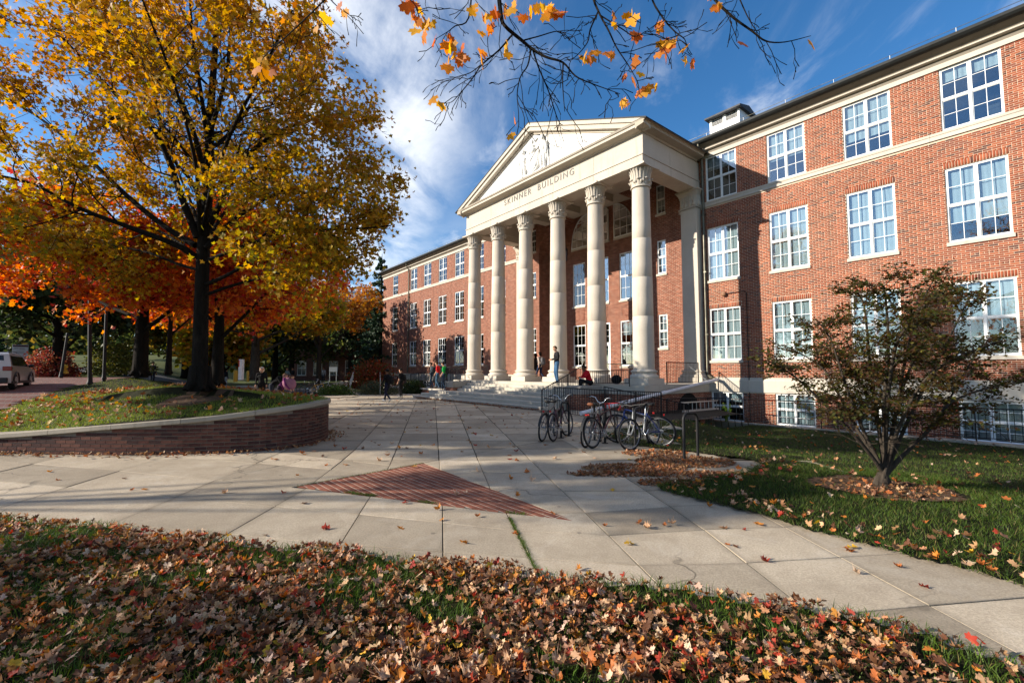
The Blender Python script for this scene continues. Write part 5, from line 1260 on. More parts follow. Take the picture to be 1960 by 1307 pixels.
# multi-stemmed small tree on the right lawn
sb = np.array((SHRUB[0], SHRUB[1], float(z_side(np.array(SHRUB[0]), np.array(SHRUB[1]))))); gs = Grower(21, lambda q: True); rs = gs.r; D1 = SHRUB[1]
STEM = [([(1690,905),(1650,850),(1585,780),(1520,720),(1470,690)], 0, -.5), ([(1690,900),(1655,830),(1620,740),(1590,650),(1560,610)], 0, .3), ([(1692,895),(1680,800),(1665,690),(1655,590),(1640,560)], 0, .6), ([(1694,890),(1692,780),(1700,660),(1695,570),(1690,545)], 0, -.6), ([(1697,890),(1715,790),(1735,680),(1760,590),(1790,530)], 0, .3), ([(1700,895),(1740,800),(1790,700),(1830,620),(1860,560)], 0, -.3), ([(1700,905),(1750,850),(1800,800),(1830,740),(1880,660)], 0, .5), ([(1695,900),(1720,820),(1760,740),(1820,690),(1920,650)], 0, -.9),
        ([(1692,895),(1675,790),(1640,720),(1610,690),(1545,640)], 0, 1.0), ([(1690,900),(1640,820),(1600,745),(1570,700),(1500,660)], 0, .9), ([(1697,885),(1722,760),(1770,640),(1800,580),(1830,560)], 0, 1.0), ([(1698,900),(1770,830),(1820,770),(1900,740),(1940,735)], 0, .2), ([(1693,890),(1700,760),(1715,660),(1740,620),(1745,590)], 0, -1.1)]
gs.limbs.append((np.array([sb-(0,0,.08), sb+(.0,0,.08), sb+(.01,0,.2)]), np.array((.115, .10, .06)))); flare(gs, sb, .085, .12)
for px, a, c in STEM:
    n = len(px); pts = [sb + (.09*math.cos(len(gs.limbs)*2.4), .09*math.sin(len(gs.limbs)*2.4), .05)] + [np.array(at(x, y, D1 + a + (c-a)*i/(n-1))) for i, (x, y) in enumerate(px)]
    Pq = gs.limb(pts, .036, .007); 
    for k in range(22):
        t = .40 + .60*(k+rs.uniform(0,1))/22; i = min(len(Pq)-2, int(t*(len(Pq)-1))); d = Pq[i+1]-Pq[i]; d /= np.linalg.norm(d); q = rs.normal(size=3); q[2] *= .3; gs.branch(Pq[i], d*.4 + q*.9, rs.uniform(.25, .62)*(1.2-.4*t), .007, 1, 2, .0, .3, 3, 1)
    gs.tips += [tuple(x) for x in Pq[-4:]]
shr = empty('small_tree', sb, 0, 'small many stemmed tree with dark bronze leaves on the right lawn', 'tree'); gs.wood('trunk', m_bark2, shr, origin=tuple(sb))
P = gs.scatter(8, np.array((.05,.05,.018))); P = P[P[:, 2] > .85]; print('shrub', len(P)); P = P[rng.random(len(P)) < min(1, 19000/len(P))]
leaves_obj('crown', P, pal(len(P), [(.060,.042,.012), (.090,.050,.014), (.050,.060,.012), (.065,.026,.012), (.12,.10,.02)], [3,2,4,2,1]), rng.uniform(.035, .075, len(P)), m_leaf, shr, TS, .55, origin=tuple(sb))

# ================================================================ TREE OVERHEAD: twigs hang into the top of the view
go = Grower(31); ro = go.r; over = empty('overhanging_maple', (-4.6, -3.2, 0), 0, 'bare twigs with orange maple leaves hanging over the top of the view', 'tree'); OO = (-4.6, -3.2, 0)
ot = np.array(OO); tk = smooth_line([(-4.6,-3.2,-.1), (-4.5,-3.1,2.5), (-4.2,-2.7,5.2), (-3.9,-2.5,8.5), (-3.8,-2.4,11)], 5); go.limbs.append((tk, np.linspace(.34, .08, len(tk)))); flare(go, ot, .32)
lim = go.limb([(-4.2,-2.7,5.2), (-2.6,-.6,6.3), (-.9,1.6,6.6), (.3,3.2,6.2), (1.6,3.6,5.9), (2.6,3.7,5.7)], .13, .03)
OB_ = [([(940,-160),(950,-60),(958,20),(966,48),(1000,78),(1022,96),(1047,110),(1078,120),(1102,146),(1132,160),(1187,180)], 3.9, 3.5, .026), ([(980,68),(955,97),(922,125),(905,150),(880,180),(864,196),(850,198)], 3.8, 4.1, .010), ([(1016,95),(1010,125),(995,150),(990,190),(1002,216)], 3.7, 3.4, .009), ([(1020,96),(1031,130),(1050,175),(1068,230),(1078,240)], 3.7, 3.9, .009), ([(1078,120),(1077,160),(1081,214)], 3.6, 3.5, .008),
       ([(1120,-140),(1133,-20),(1146,22),(1166,60),(1181,92),(1206,130),(1222,160)], 3.9, 3.6, .016), ([(1146,20),(1130,56),(1124,82),(1100,110),(1080,116)], 3.85, 3.7, .009), ([(1225,-140),(1245,-15),(1266,30),(1291,60),(1311,76),(1313,93)], 4.0, 3.7, .013), ([(1320,-140),(1358,-20),(1396,27),(1440,60),(1466,79),(1502,81),(1552,69)], 4.1, 3.8, .018), ([(1400,-40),(1430,30),(1452,66)], 4.1, 3.95, .009),
       ([(905,-60),(897,34),(871,50),(857,61),(832,76)], 3.9, 4.0, .010), ([(730,-120),(742,-40),(790,4),(802,32)], 3.7, 3.6, .010), ([(600,-90),(622,-20),(645,12),(692,44)], 3.9, 3.8, .010), ([(700,-110),(640,-20),(560,60),(505,110),(500,140)], 3.4, 3.3, .009), ([(1000,78),(1030,70),(1070,60),(1090,75)], 3.75, 3.6, .008), ([(1150,30),(1190,55),(1215,70),(1236,60)], 3.85, 3.7, .008), ([(920,125),(900,140),(870,150),(848,168)], 4.0, 4.1, .006), ([(1300,68),(1270,75),(1240,60)], 3.7, 3.8, .006)]
for px, a, c, r0 in OB_:
    n = len(px); Pq = go.limb([np.array(at(x, y, a + (c-a)*i/(n-1))) for i, (x, y) in enumerate(px)], r0, .0028)
    m_ = int(len(Pq)*.5)
    for k in range(m_):
        i = ro.integers(2, len(Pq)-1); d = Pq[i]-Pq[i-1]; d /= np.linalg.norm(d); q = ro.normal(size=3); go.branch(Pq[i], d*.7 + q*.55 + np.array((0,0,-.25)), ro.uniform(.10, .34), min(.0036, r0*.35), 2, 3, -.03, .5, 2, 9)
for top, j in (((940,-160), 3.9), ((1120,-140), 3.9), ((1225,-140), 4.0), ((1320,-140), 4.1), ((905,-60), 3.9), ((730,-120), 3.7), ((600,-90), 3.9), ((700,-110), 3.4), ((1400,-40), 4.1)):
    e = np.array(at(*top, j)); i = np.argmin(np.linalg.norm(lim - e, axis=1)); go.limb([lim[i], (lim[i]+e)/2 + np.array((0,0,.15)), e], .03, .014)
for k in range(16):
    i = ro.integers(6, len(tk)-1); a = ro.uniform(2.2, 5.9); go.branch(tk[i], (math.cos(a), math.sin(a), .5), ro.uniform(2, 3.6), .06, 1, 3, .05, .2, 4, 2)
go.wood('trunk', m_bark, over, origin=OO)
LC = [(790,8,5),(776,0,4),(801,30,5),(812,40,3),(905,18,3),(926,22,3),(932,32,3),(950,12,3),(985,14,3),(1010,24,3),(1030,8,3),(1070,8,3),(1076,18,2),(1040,4,3),(841,68,3),(860,84,4),(884,95,5),(878,102,3),(850,118,2),(914,98,2),(815,88,1),(925,60,1),(1176,30,2),(1201,22,2),(1216,42,2),(1230,62,1),(1266,40,2),(1271,52,2),(1271,70,3),(1276,82,3),(1256,96,2),(1307,104,2),(1311,95,1),(1176,90,2),(1126,98,3),(1132,102,2),(1222,130,2),(1210,140,2),(1236,164,3),(1241,170,2),(1196,186,2),(842,190,2),(983,232,2),(1436,80,1),(505,118,3),(515,125,2),(498,132,2),(1183,182,1),(1336,108,1),(1552,70,1),(624,30,3),(650,10,3),(1360,2,2),(1376,4,2),(965,90,1),(980,92,1)]
P = []; 
for x, y, k in LC:
    for q in range(k): P.append(np.array(at(x + ro.normal()*9, y + 6 + ro.normal()*8, (3.32 if x < 560 else 3.75) + ro.normal()*.08)))
P = np.array(P); nh = len(P)
V0, F0 = TF; hang = V0.copy(); hang[:, 1] *= -1; M = rand_rot(nh, .0); 
# hanging: leaf tip points down
tip = np.tile(np.array((0,0,-1.)), (nh,1)) + ro.normal(size=(nh,3))*.35; tip /= np.linalg.norm(tip, axis=1)[:, None]; nr = ro.normal(size=(nh,3)); nr -= (nr*tip).sum(1)[:, None]*tip; nr /= np.linalg.norm(nr, axis=1)[:, None]; M = np.stack([np.cross(tip, nr), tip, nr], -1)
V, F = place(TF, P - np.array(OO), M, ro.uniform(.085, .135, nh)); cl_ = pal(nh, [(.62,.27,.02), (.70,.36,.03), (.50,.13,.03), (.60,.20,.03)], [4,3,2,3], .2, ro)
o = link(bpy.data.objects.new('hanging_leaves', np_mesh('hanging_leaves', V, F, m_leaf, False, np.repeat(cl_, len(V0), 0))), over); o['kind'] = 'stuff'
T = np.array(go.tips); T = T[(T[:, 2] > 5.5)]; P = np.repeat(T, 5, 0) + ro.normal(size=(len(T)*5, 3))*.2; P = P[(P[:, 1] < .5) | (P[:, 2] > 7.5)]
if len(P) > 9000: P = P[ro.choice(len(P), 9000, False)]
leaves_obj('crown', P, pal(len(P), [(.5,.22,.02), (.4,.28,.02), (.5,.12,.02)], [3,2,2]), ro.uniform(.12, .19, len(P)), m_leaf, over, TS, .25, origin=OO)
# ================================================================ GRASS
def blades(name, pts, hmin, hmax, wid, cols, wts, jit=.3, lean=.5, one=False):
    n = len(pts); h = rng.uniform(hmin, hmax, n); a = rng.uniform(0, 2*math.pi, n); ln = rng.normal(size=(n, 2))*lean*h[:, None]; wv = np.stack([np.cos(a), np.sin(a), np.zeros(n)], -1)*(wid*rng.uniform(.6, 1.3, n))[:, None]
    mid = pts + np.concatenate([ln*.35, (h*.6)[:, None]], 1); tp = pts + np.concatenate([ln, (h*.95)[:, None]], 1)
    if one: return tag(link(bpy.data.objects.new(name, np_mesh(name, np.stack([pts-wv, pts+wv, tp], 1).reshape(-1, 3), np.arange(n*3).reshape(-1, 3), m_grass, False, np.repeat(pal(n, cols, wts, jit), 3, 0)))), kind='stuff')
    V = np.stack([pts-wv, pts+wv, mid+wv*.7, mid-wv*.7, tp], 1).reshape(-1, 3); b = np.arange(n)*5
    F = np.concatenate([np.stack([b, b+1, b+2], -1), np.stack([b, b+2, b+3], -1), np.stack([b+3, b+2, b+4], -1)])
    return tag(link(bpy.data.objects.new(name, np_mesh(name, V, F, m_grass, False, np.repeat(pal(n, cols, wts, jit), 5, 0)))), kind='stuff')
GR = [(.070,.125,.014), (.045,.085,.011), (.105,.16,.022), (.18,.15,.05)]
def scat(n, x0, x1, y0, y1, ok, zf, dens=None):
    x = rng.uniform(x0, x1, n); y = rng.uniform(y0, y1, n); m = ok(x, y)
    if dens is not None: m &= rng.random(n) < dens(x, y)
    x, y = x[m], y[m]; return np.stack([x, y, zf(x, y)], -1)
def nz(x, y, s, seed=0):
    v = 0; a = 1
    for k in range(4):
        v = v + a*np.sin(x*s*(1.9**k)*1.1 + seed + 1.7*k + 1.3*np.sin(y*s*.7*(1.8**k)+k))*np.sin(y*s*(1.9**k) + 2.1*seed + k + 1.1*np.sin(x*s*.8*(1.7**k))); a *= .62
    return v
fz = lambda x, y: .040 + bumps(x, y)*.7
clump = lambda x, y: np.clip(.22 + .75*sstep(.0, .5, nz(x, y, 2.6, 1)) + .6*np.exp(-((np.minimum(0, side_dist(x, y, [tuple(p) for p in LAWNS[::2]]))+.06)/.09)**2)*sstep(-.2,.5,nz(x,y,5,3)), 0, 1)
p = scat(150000, -9, 3.2, 1.3, 6.6, in_front, fz, clump); p = p[(np.abs(p[:, 0]) < p[:, 1]*1.25 + .8)]
blades('front_grass', p, .035, .095, .0028, GR, [4,4,2,.6], lean=.6)
sz = lambda x, y: z_side(x, y) + bumps(x, y)*.6
wm_ = lambda x, y: 1 - .95*(((x-SHRUB[0]+.1)/1.0)**2 + ((y-SHRUB[1]+.15)/.75)**2 < 1)
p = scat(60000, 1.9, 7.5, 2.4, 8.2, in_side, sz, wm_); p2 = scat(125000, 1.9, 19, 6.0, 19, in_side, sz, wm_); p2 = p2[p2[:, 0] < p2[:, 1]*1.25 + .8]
blades('side_grass', np.concatenate([p, p2]), .03, .075, .0034, [(.050,.092,.010), (.034,.064,.008), (.085,.125,.016), (.14,.115,.04)], [4,4,2,1.0], one=True)  # darker palette than the front grass; the lawn's shade is put in
mz = lambda x, y: z_mound(x, y)
p = scat(95000, -19.5, -4.6, 9.4, 16.5, in_mound, mz, lambda x, y: 1 - .97*(((x-TREE.x)/.8)**2 + ((y-TREE.y+.1)/.7)**2 < 1)); p2 = scat(25000, -24, -6, 15, 32, in_mound, mz)
blades('mound_grass', np.concatenate([p, p2]), .035, .085, .0042, [(.20,.27,.026), (.14,.21,.02), (.28,.30,.055), (.32,.25,.10)], [4,3,2,1.2], one=True)
p = scat(7000, -6.5, 3, 3.6, 9, lambda x, y: (np.abs(side_dist(x, y, [tuple(RAD[7][i]) for i in range(1, 4)])) < .018) & (y < 5.5) | (np.abs(side_dist(x, y, [tuple(T1), tuple(T2)])) < .02) | ((np.abs(side_dist(x, y, [tuple(T1), tuple(T3)])) < .03) & (np.sin(x*6) > .55)), lambda x, y: 0*x - .01)
p3 = np.concatenate([np.stack([np.interp(t, [0,1], [T1[0], T3[0]]), np.interp(t, [0,1], [T1[1], T3[1]]), 0*t], -1) + rng.normal(size=(len(t),3))*(.03,.02,0) for t in (rng.uniform(.22,.34,420), rng.uniform(.5,.56,160), rng.uniform(.8,.86,120))])
jl = RAD[7]; t = rng.uniform(3.86, 5.39, 1300); p4 = np.stack([np.interp(t, [q[1] for q in jl], [q[0] for q in jl]), t, 0*t-.01], -1) + rng.normal(size=(1300,3))*(.010,0,0)
t = rng.random(700); p5 = np.stack([T1[0]+(T2[0]-T1[0])*t, T1[1]+(T2[1]-T1[1])*t, 0*t-.01], -1) + rng.normal(size=(700,3))*(.012,.012,0)
blades('joint_weeds', np.concatenate([p3, p4, p5]), .012, .035, .0028, GR, [4,3,2,1], lean=.9)

# ================================================================ FALLEN LEAVES
LCOL = [(.50,.30,.17), (.35,.18,.085), (.58,.40,.27), (.40,.125,.032), (.50,.19,.03), (.32,.042,.022), (.52,.31,.03), (.13,.055,.027)]
LW = [4,5,2.6,3.2,1.4,1.7,.4,7]
def curl_set(k, r):
    V, F = TF; out_ = []
    for i in range(k):
        W = V.copy(); W[:, 0] *= r.uniform(.8, 1.15); a = r.uniform(0, 2*math.pi); d = W[:, 0]*math.cos(a) + (W[:, 1]-.25)*math.sin(a); e = -W[:, 0]*math.sin(a) + (W[:, 1]-.25)*math.cos(a)
        k_ = r.choice([.35, 1.0, 1.7], p=[.4, .4, .2]); W[:, 1] *= r.uniform(.75, 1.1); W[:, :2] += r.normal(size=(len(W), 2))*.03; W[:, 2] = k_*(r.uniform(.4, 2.0)*d*d + r.uniform(-.5, 1.2)*e*e) + r.normal(size=len(W))*.05*(k_+.4); W[:, 2] -= W[:, 2].min(); out_.append(W)
    return out_
rl_ = np.random.default_rng(77); CUR = curl_set(40, rl_)
def litter(name, P, size, cols, wts, tilt=.3, parent=None, lift=0.0):
    n = len(P); M = rand_rot(n, 1.0/ max(.05, tilt) * .35, rl_); k = rl_.integers(0, len(CUR), n); Vs = np.stack(CUR)[k]; W = np.einsum('nij,nvj->nvi', M, Vs)*np.asarray(size)[:, None, None]; W[:, :, 2] -= W[:, :, 2].min(1)[:, None]*rl_.uniform(.55, 1.0, n)[:, None]; W += P[:, None]
    F = TF[1][None] + (np.arange(n)*len(TF[0]))[:, None, None]; c = np.repeat(pal(n, cols, wts, .25, rl_), len(TF[0]), 0)
    return tag(link(bpy.data.objects.new(name, np_mesh(name, W.reshape(-1, 3), F.reshape(-1, 3), m_litter, False, c)), parent), kind='stuff')
dens_f = lambda x, y: np.clip(.85 - .70*sstep(-.10, .42, nz(x, y, 2.6, 1)) + .2*nz(x, y, 1.1, 4) + .35*sstep(-.3, -2.5, x)*sstep(4.6, 3.6, y+.1*x) - .25*sstep(.8, 2.6, x)*sstep(3.2,2.4,y), .20, 1)
pf = scat(62000, -9.5, 3.1, 1.3, 6.8, in_front, lambda x, y: fz(x, y) + .02 + rng.random(np.shape(x))*.035, dens_f); pf = pf[(np.abs(pf[:, 0]) < pf[:, 1]*1.25 + .8)]
rngd = np.hypot(pf[:, 0], pf[:, 1]); order = np.argsort(rngd); inview = (np.abs(pf[order, 0]) < pf[order, 1]*1.10) & (pf[order, 1] > 2.45)
first = order[inview][:230]; rest = np.setdiff1d(np.arange(len(pf)), first)
litter('leaf_litter', pf[rest], rl_.uniform(.028, .074, len(rest)), LCOL, LW, .42)
shades = ['tan', 'brown', 'pale tan', 'rusty orange', 'orange', 'red', 'yellow', 'dark brown']
lv_mesh = {}
def single_leaf(p, size, ci, where, group, flat=False):
    if (ci, 0) not in lv_mesh:
        for q in range(5):
            W = CUR[rl_.integers(len(CUR))]; c = np.clip(np.array(LCOL[ci])*rl_.uniform(.85, 1.15), 0, 1); lv_mesh[ci, q] = np_mesh('fallen_leaf', W, TF[1], m_litter, False, np.tile(c, (len(W), 1)))
    t_ = .15 if flat else .6
    o = inst('fallen_leaf', lv_mesh[ci, int(rl_.integers(5))], None, tuple(p), (rl_.normal()*t_, rl_.normal()*t_, rl_.uniform(0, 6.28)), (size,)*3)
    sz_ = 'small ' if size < .064 else ('large ' if size > .082 else '')
    if where is None:
        x, y = p[0], p[1]; q = x/y
        zone = 'at lower left corner' if q < -.8 else 'left of bright yellow leaf' if q < -.62 else 'right of bright yellow leaf' if q < -.4 else 'left of lower middle' if q < -.1 else 'at lower middle' if q < .2 else 'right of lower middle' if q < .55 else 'at its right end'
        where = f'in lawn litter {zone}'
    elif where == 'P':
        x, y = p[0], p[1]
        where = 'on the paving ' + ('before the curved wall' if x < -3.3 else 'just below the brick triangle' if y < 5.3 and x < .7 else 'beside the brick triangle' if y < 8.6 and x < .9 else 'between the two lawns' if y < 6.2 else 'near the leaf drift at the racks' if x > .9 else 'on the path to the steps')
    return tag(o, f'{sz_}{shades[ci]} fallen maple leaf {where}', 'leaf', group)
wsum = np.array(LW)/sum(LW)
for p in pf[first]: single_leaf(p + np.array((0,0,.02)), rl_.uniform(.052, .095), int(rl_.choice(len(LCOL), p=wsum)), None, 'leaves in the foreground litter')
single_leaf(np.array(gp(440, 1203, .06)), .17, 6, 'standing bright in the dark litter at lower left', 'leaves in the foreground litter')
# leaves on the paving: a fixed scatter, sparser with distance
def on_pave(x, y): return ~in_front(x, y) & ~in_side(x, y) & ~in_mound(x, y) & (side_dist(x, y, [tuple(q) for q in WL[::3, :2]]) < .05) 
pp_ = scat(620, -9, 3.5, 3.2, 11, lambda x, y: on_pave(x, y) & (np.abs(x) < y*1.12) & (y > 3.0), lambda x, y: 0*x + .004, lambda x, y: np.clip(.14 + .3*sstep(-2, 3, x)*sstep(9.5, 4, y) + .15*(y < 5.2), 0, 1))
for p in pp_[:64]: single_leaf(p, rl_.uniform(.055, .115), int(rl_.choice([3,4,5,0,2,6,7], p=[.3,.2,.15,.12,.1,.05,.08])), 'P', 'leaves on the paving', True)
far = scat(1500, -12, 3, 8.5, 28, lambda x, y: on_pave(x, y) & (SA*x + CA*y < 12.8), lambda x, y: 0*x + .004, lambda x, y: 0*x + .28); allp = np.concatenate([pp_[64:], far])
litter('paving_leaves', allp, rl_.uniform(.055, .12, len(allp)), LCOL, [2,2,1,4,3,3,1,3], .1)
sd = scat(16000, 1.9, 16, 2.6, 17, in_side, lambda x, y: sz(x, y) + .03 + rng.random(np.shape(x))*.03, lambda x, y: np.clip(.75*np.exp(-((side_dist(x, y, [tuple(q) for q in SIDES[::2]]))/.55)**2) * (y < 8.6) + .05 + .06*sstep(9, 5, y), 0, 1)); sd = sd[sd[:, 0] < sd[:, 1]*1.25 + .8]
litter('side_leaves', sd, rl_.uniform(.04, .095, len(sd)), LCOL, LW, .5)
md = scat(3600, -19, -4.7, 9.5, 17, in_mound, lambda x, y: mz(x, y) + .035 + rng.random(np.shape(x))*.03, lambda x, y: .35 + .3*nz(x, y, 1.5, 7)); litter('mound_leaves', md, rl_.uniform(.06, .15, len(md)), LCOL, [3,3,2,5,5,3,1,3], .5)
# drifts: round the racks, along the lowest step, on the mulch
dr = []
for cx, cy, rx, ry, n in ((2.1, 8.0, .9, .35, 700), (3.0, 7.5, .9, .22, 420), (2.4, 6.95, .5, .25, 260), (3.2, 8.55, .9, .55, 900), (1.7, 7.55, .8, .18, 350), (2.9, 9.4, .7, .35, 350), (SHRUB[0]-.1, SHRUB[1]-.2, .9, .6, 260)):
    a = rl_.uniform(0, 6.28, n); q = np.sqrt(rl_.random(n)); x = cx + rx*q*np.cos(a); y = cy + ry*q*np.sin(a); dr.append(np.stack([x, y, np.where(cx > 4, z_side(x, y), 0) + .005 + rl_.random(n)*.03*(1-q)], -1))
for n, a_, b_ in ((900, -25.5, -14.2),):
    u = rl_.uniform(a_, b_, n); Yl = 12.97 - np.abs(rl_.normal(size=n))*.07; dr.append(np.stack([CA*u + SA*Yl, -SA*u + CA*Yl, .01 + rl_.random(n)*.05], -1))
s_ = rl_.uniform(cum[-1]*.35, cum[-1]*.82, 500); q = np.array([wl_at(s)[:2] + wl_nrm(s)[1]*(.03 + abs(rl_.normal())*.18) for s in s_]); dr.append(np.concatenate([q, .01 + rl_.random((500,1))*.04], 1))
dr = np.concatenate(dr); litter('leaf_drift', dr, rl_.uniform(.035, .08, len(dr)), [(.24,.12,.06), (.32,.16,.07), (.18,.08,.04), (.40,.24,.14), (.36,.12,.04)], [4,3,3,2,2], .5)
# a green weed growing by the kerb of the areaway
wd = empty('kerb_weed', wor(-9.35, 19.05, -.46), 0, 'bright green leafy weed growing at the areaway kerb', 'plant'); stm = MB(); lf = []
for k in range(5):
    dx, dy = rng.normal(size=2)*.12; hgt_ = rng.uniform(.45, .75); stm.tube([(dx*.2, dy*.2, 0), (dx*.7, dy*.7, hgt_*.5), (dx, dy, hgt_)], [.008,.006,.003], 5)
    for q in np.linspace(.15, 1, 9): lf.append((dx*q, dy*q, hgt_*q))
stm.build('stem', plain('green_stem', (.10,.16,.03), .6, .3), wd); Pw = np.repeat(np.array(lf), 3, 0) + rng.normal(size=(len(lf)*3, 3))*.03; leaves_obj('leaves', Pw, pal(len(Pw), [(.16,.26,.03), (.22,.32,.04)], [1,1]), rng.uniform(.07, .12, len(Pw)), m_leaf, wd, TS, .4)
# ================================================================ BICYCLES AND RACKS
m_rubber = plain('tyre_rubber', (.016,.016,.017), .8, .2); m_chrome = plain('bright_metal', (.62,.63,.65), .25, .5, .9, var=.08); m_black = plain('black_plastic', (.014,.014,.015), .5, .4)
_pc = {}
def paint(c, nm='bicycle_paint', rough=.3):
    if c not in _pc: _pc[c] = plain(nm, c, rough, .5, var=.08)
    return _pc[c]
WR = .34
def torus(mb, R_, r, k=28, m=6, c=(0,0,0), half=None):
    pts = [(c[0] + R_*math.cos(2*math.pi*i/k), c[1], c[2] + R_*math.sin(2*math.pi*i/k)) for i in range(k)]
    vs = []; fs = []
    for i in range(k):
        a = 2*math.pi*i/k
        for j in range(m):
            b = 2*math.pi*j/m; q = R_ + r*math.cos(b); vs.append((c[0] + q*math.cos(a), c[1] + r*math.sin(b), c[2] + q*math.sin(a)))
    for i in range(k):
        for j in range(m): fs.append((i*m+j, i*m+(j+1) % m, ((i+1) % k)*m+(j+1) % m, ((i+1) % k)*m+j))
    mb.add(vs, fs, True)
t_ = MB(); torus(t_, WR-.02, .021); me_tyre = t_.mesh('wheel', m_rubber)
t_ = MB(); torus(t_, WR-.045, .012, 28, 5); t_.tube([(0,-.05,0),(0,.05,0)], .02, 8); me_rim = t_.mesh('rim', plain('dull_rim', (.20,.20,.21), .4, .5, .7))
t_ = MB()
for i in range(24):
    a = 2*math.pi*i/24; s = .03*(-1)**i; t_.tube([(.02*math.cos(a), s, .02*math.sin(a)), ((WR-.05)*math.cos(a+.15*(-1)**(i//2)), 0, (WR-.05)*math.sin(a+.15*(-1)**(i//2)))], .0014, 3, False)
me_spoke = t_.mesh('spokes', m_steel)
def bicycle(name, label, contact, heading, col, lean=4, steer=12, bar='flat', group=None, saddle=(.018,.016,.015), barcol=None, fender=False, basket=False, rack_=False, flip=False, step=False):
    """rear wheel touches the ground at contact, the bicycle points along heading"""
    root = empty(name, contact, heading, label, 'bicycle', group); root.rotation_euler = (R(lean), 0, heading)
    m = paint(col); WB = 1.02; rw = Vector((0,0,WR)); fw = Vector((WB,0,WR)); bb = Vector((.43,0,.29)); st = Vector((.28,0,.74)); hd = Vector((.80,0,.80)); hl = Vector((.835,0,.66))
    f = MB(); f.tube([bb, st], .016, 8)
    f.tube([st - Vector((-.01,0,.06)), hd] if not step else [Vector((.36,0,.50)), hl], .016, 8); f.tube([bb, hl], .019, 8); f.tube([hd, hl], .019, 8)
    for s in (-1, 1):
        f.tube([bb + Vector((0,.02*s,0)), rw + Vector((0,.055*s,0))], .010, 6); f.tube([st - Vector((.01,-.015*s,.05)), rw + Vector((0,.055*s,0))], .009, 6)
    f.build('frame', m, root)
    fk = MB()
    for s in (-1, 1): fk.tube([hl + Vector((.005,.04*s,-.03)), hl + Vector((.03,.045*s,-.12)), fw + Vector((0,.05*s,0))], [.013,.013,.010], 6)
    fk.tube([hl + Vector((.0,-.045,-.03)), hl + Vector((.0,.045,-.03))], .014, 6); fk.build('fork', m if not flip else m_chrome, root)
    for p, nm, stt in ((rw, 'wheel', 0), (fw, 'wheel', steer)):
        w_ = inst('wheel', me_tyre, root, p, (0, 0, R(stt))); inst('rim', me_rim, w_); inst('spokes', me_spoke, w_)
    sp = MB(); sp.tube([st, st + Vector((-.03,0,.16))], .013, 8); sp.build('seat_post', m_chrome, root)
    sd_ = MB(); c = st + Vector((-.03,0,.19)); prof = [(-.13,.075,.035),(-.09,.085,.04),(-.02,.06,.03),(.05,.028,.022),(.12,.02,.016),(.14,.01,.01)]
    vs = []
    for x, hw, hh in prof:
        for j in range(8): a = 2*math.pi*j/8; vs.append((c.x + x, hw*math.cos(a), c.z + hh*math.sin(a) + (.015 if x < -.08 else 0)))
    sd_.add(vs, [(i*8+j, i*8+(j+1) % 8, (i+1)*8+(j+1) % 8, (i+1)*8+j) for i in range(len(prof)-1) for j in range(8)] + [tuple(range(8)), tuple(range(40, 48))[::-1]], True); sd_.build('saddle', plain('saddle_cover', saddle, .6, .3), root)
    hb = MB(); top = hd + Vector((-.02,0,.11)); hb.tube([hd, top], .014, 8); hb.tube([top, top + Vector((.08,0,.02))], .014, 8); e = top + Vector((.08,0,.02))
    if bar == 'drop':
        for s in (-1, 1): hb.tube([e, e + Vector((0,.17*s,0)), e + Vector((.05,.20*s,0)), e + Vector((.10,.20*s,-.05)), e + Vector((.06,.20*s,-.13)), e + Vector((-.02,.20*s,-.14))], .012, 7)
    elif bar == 'rise':
        for s in (-1, 1): hb.tube([e, e + Vector((0,.07*s,.02)), e + Vector((0,.14*s,.12)), e + Vector((-.03,.22*s,.14)), e + Vector((-.14,.30*s,.13))], .012, 7)
    else:
        for s in (-1, 1): hb.tube([e, e + Vector((0,.10*s,.02)), e + Vector((-.03,.30*s,.03))], .012, 7)
    hbo = hb.build('handlebar', paint(barcol) if barcol else (m_chrome if bar == 'rise' else m_black), root)
    for s in (-1, 1):
        ge = {'drop': (e + Vector((.05,.20*s,0)), e + Vector((.09,.20*s,-.04))), 'rise': (e + Vector((-.06,.245*s,.138)), e + Vector((-.15,.305*s,.13)))}.get(bar, (e + Vector((-.015,.19*s,.025)), e + Vector((-.03,.31*s,.03))))
        MB().tube(ge, .017, 7).build('grip', m_black if bar != 'drop' else paint(barcol or (.02,.02,.02)), hbo); MB().tube([ge[0] + Vector((.01,0,-.02)), ge[0] + Vector((.06,.04*s,-.03))], .006, 5).build('brake_lever', m_chrome, hbo)
    cr = MB(); ring = [(bb.x + .09*math.cos(2*math.pi*i/20), bb.z + .09*math.sin(2*math.pi*i/20)) for i in range(20)]; cr.prism(ring, -.045, -.05, 1); cr.tube([bb + Vector((0,-.06,0)), bb + Vector((.12,-.075,-.12))], .009, 6); cr.tube([bb + Vector((0,.06,0)), bb + Vector((-.12,.075,.12))], .009, 6); cr.tube([bb + Vector((0,-.06,0)), bb + Vector((0,.06,0))], .02, 8)
    cro = cr.build('crank', m_chrome, root)
    for s, v in ((-1, Vector((.12,-.12,-.12))), (1, Vector((-.12,.12,.12)))): MB().bev(tuple(bb + v - Vector((.045,.04,.012))), tuple(bb + v + Vector((.045,.04,.012))), .006).build('pedal', m_black, cro)
    ch = MB(); ch.tube([rw + Vector((0,-.048,.03)), bb + Vector((0,-.048,.085))], .004, 4); ch.tube([rw + Vector((0,-.048,-.03)), bb + Vector((0,-.048,-.085))], .004, 4); ch.tube([rw + Vector((0,-.052,0)), rw + Vector((0,-.04,0))], .045, 12); ch.build('chain', m_steel, root)
    MB().bev((-.10, -.025, .70), (-.085, .025, .74), .004).build('reflector', paint((.5,.01,.01)), root)
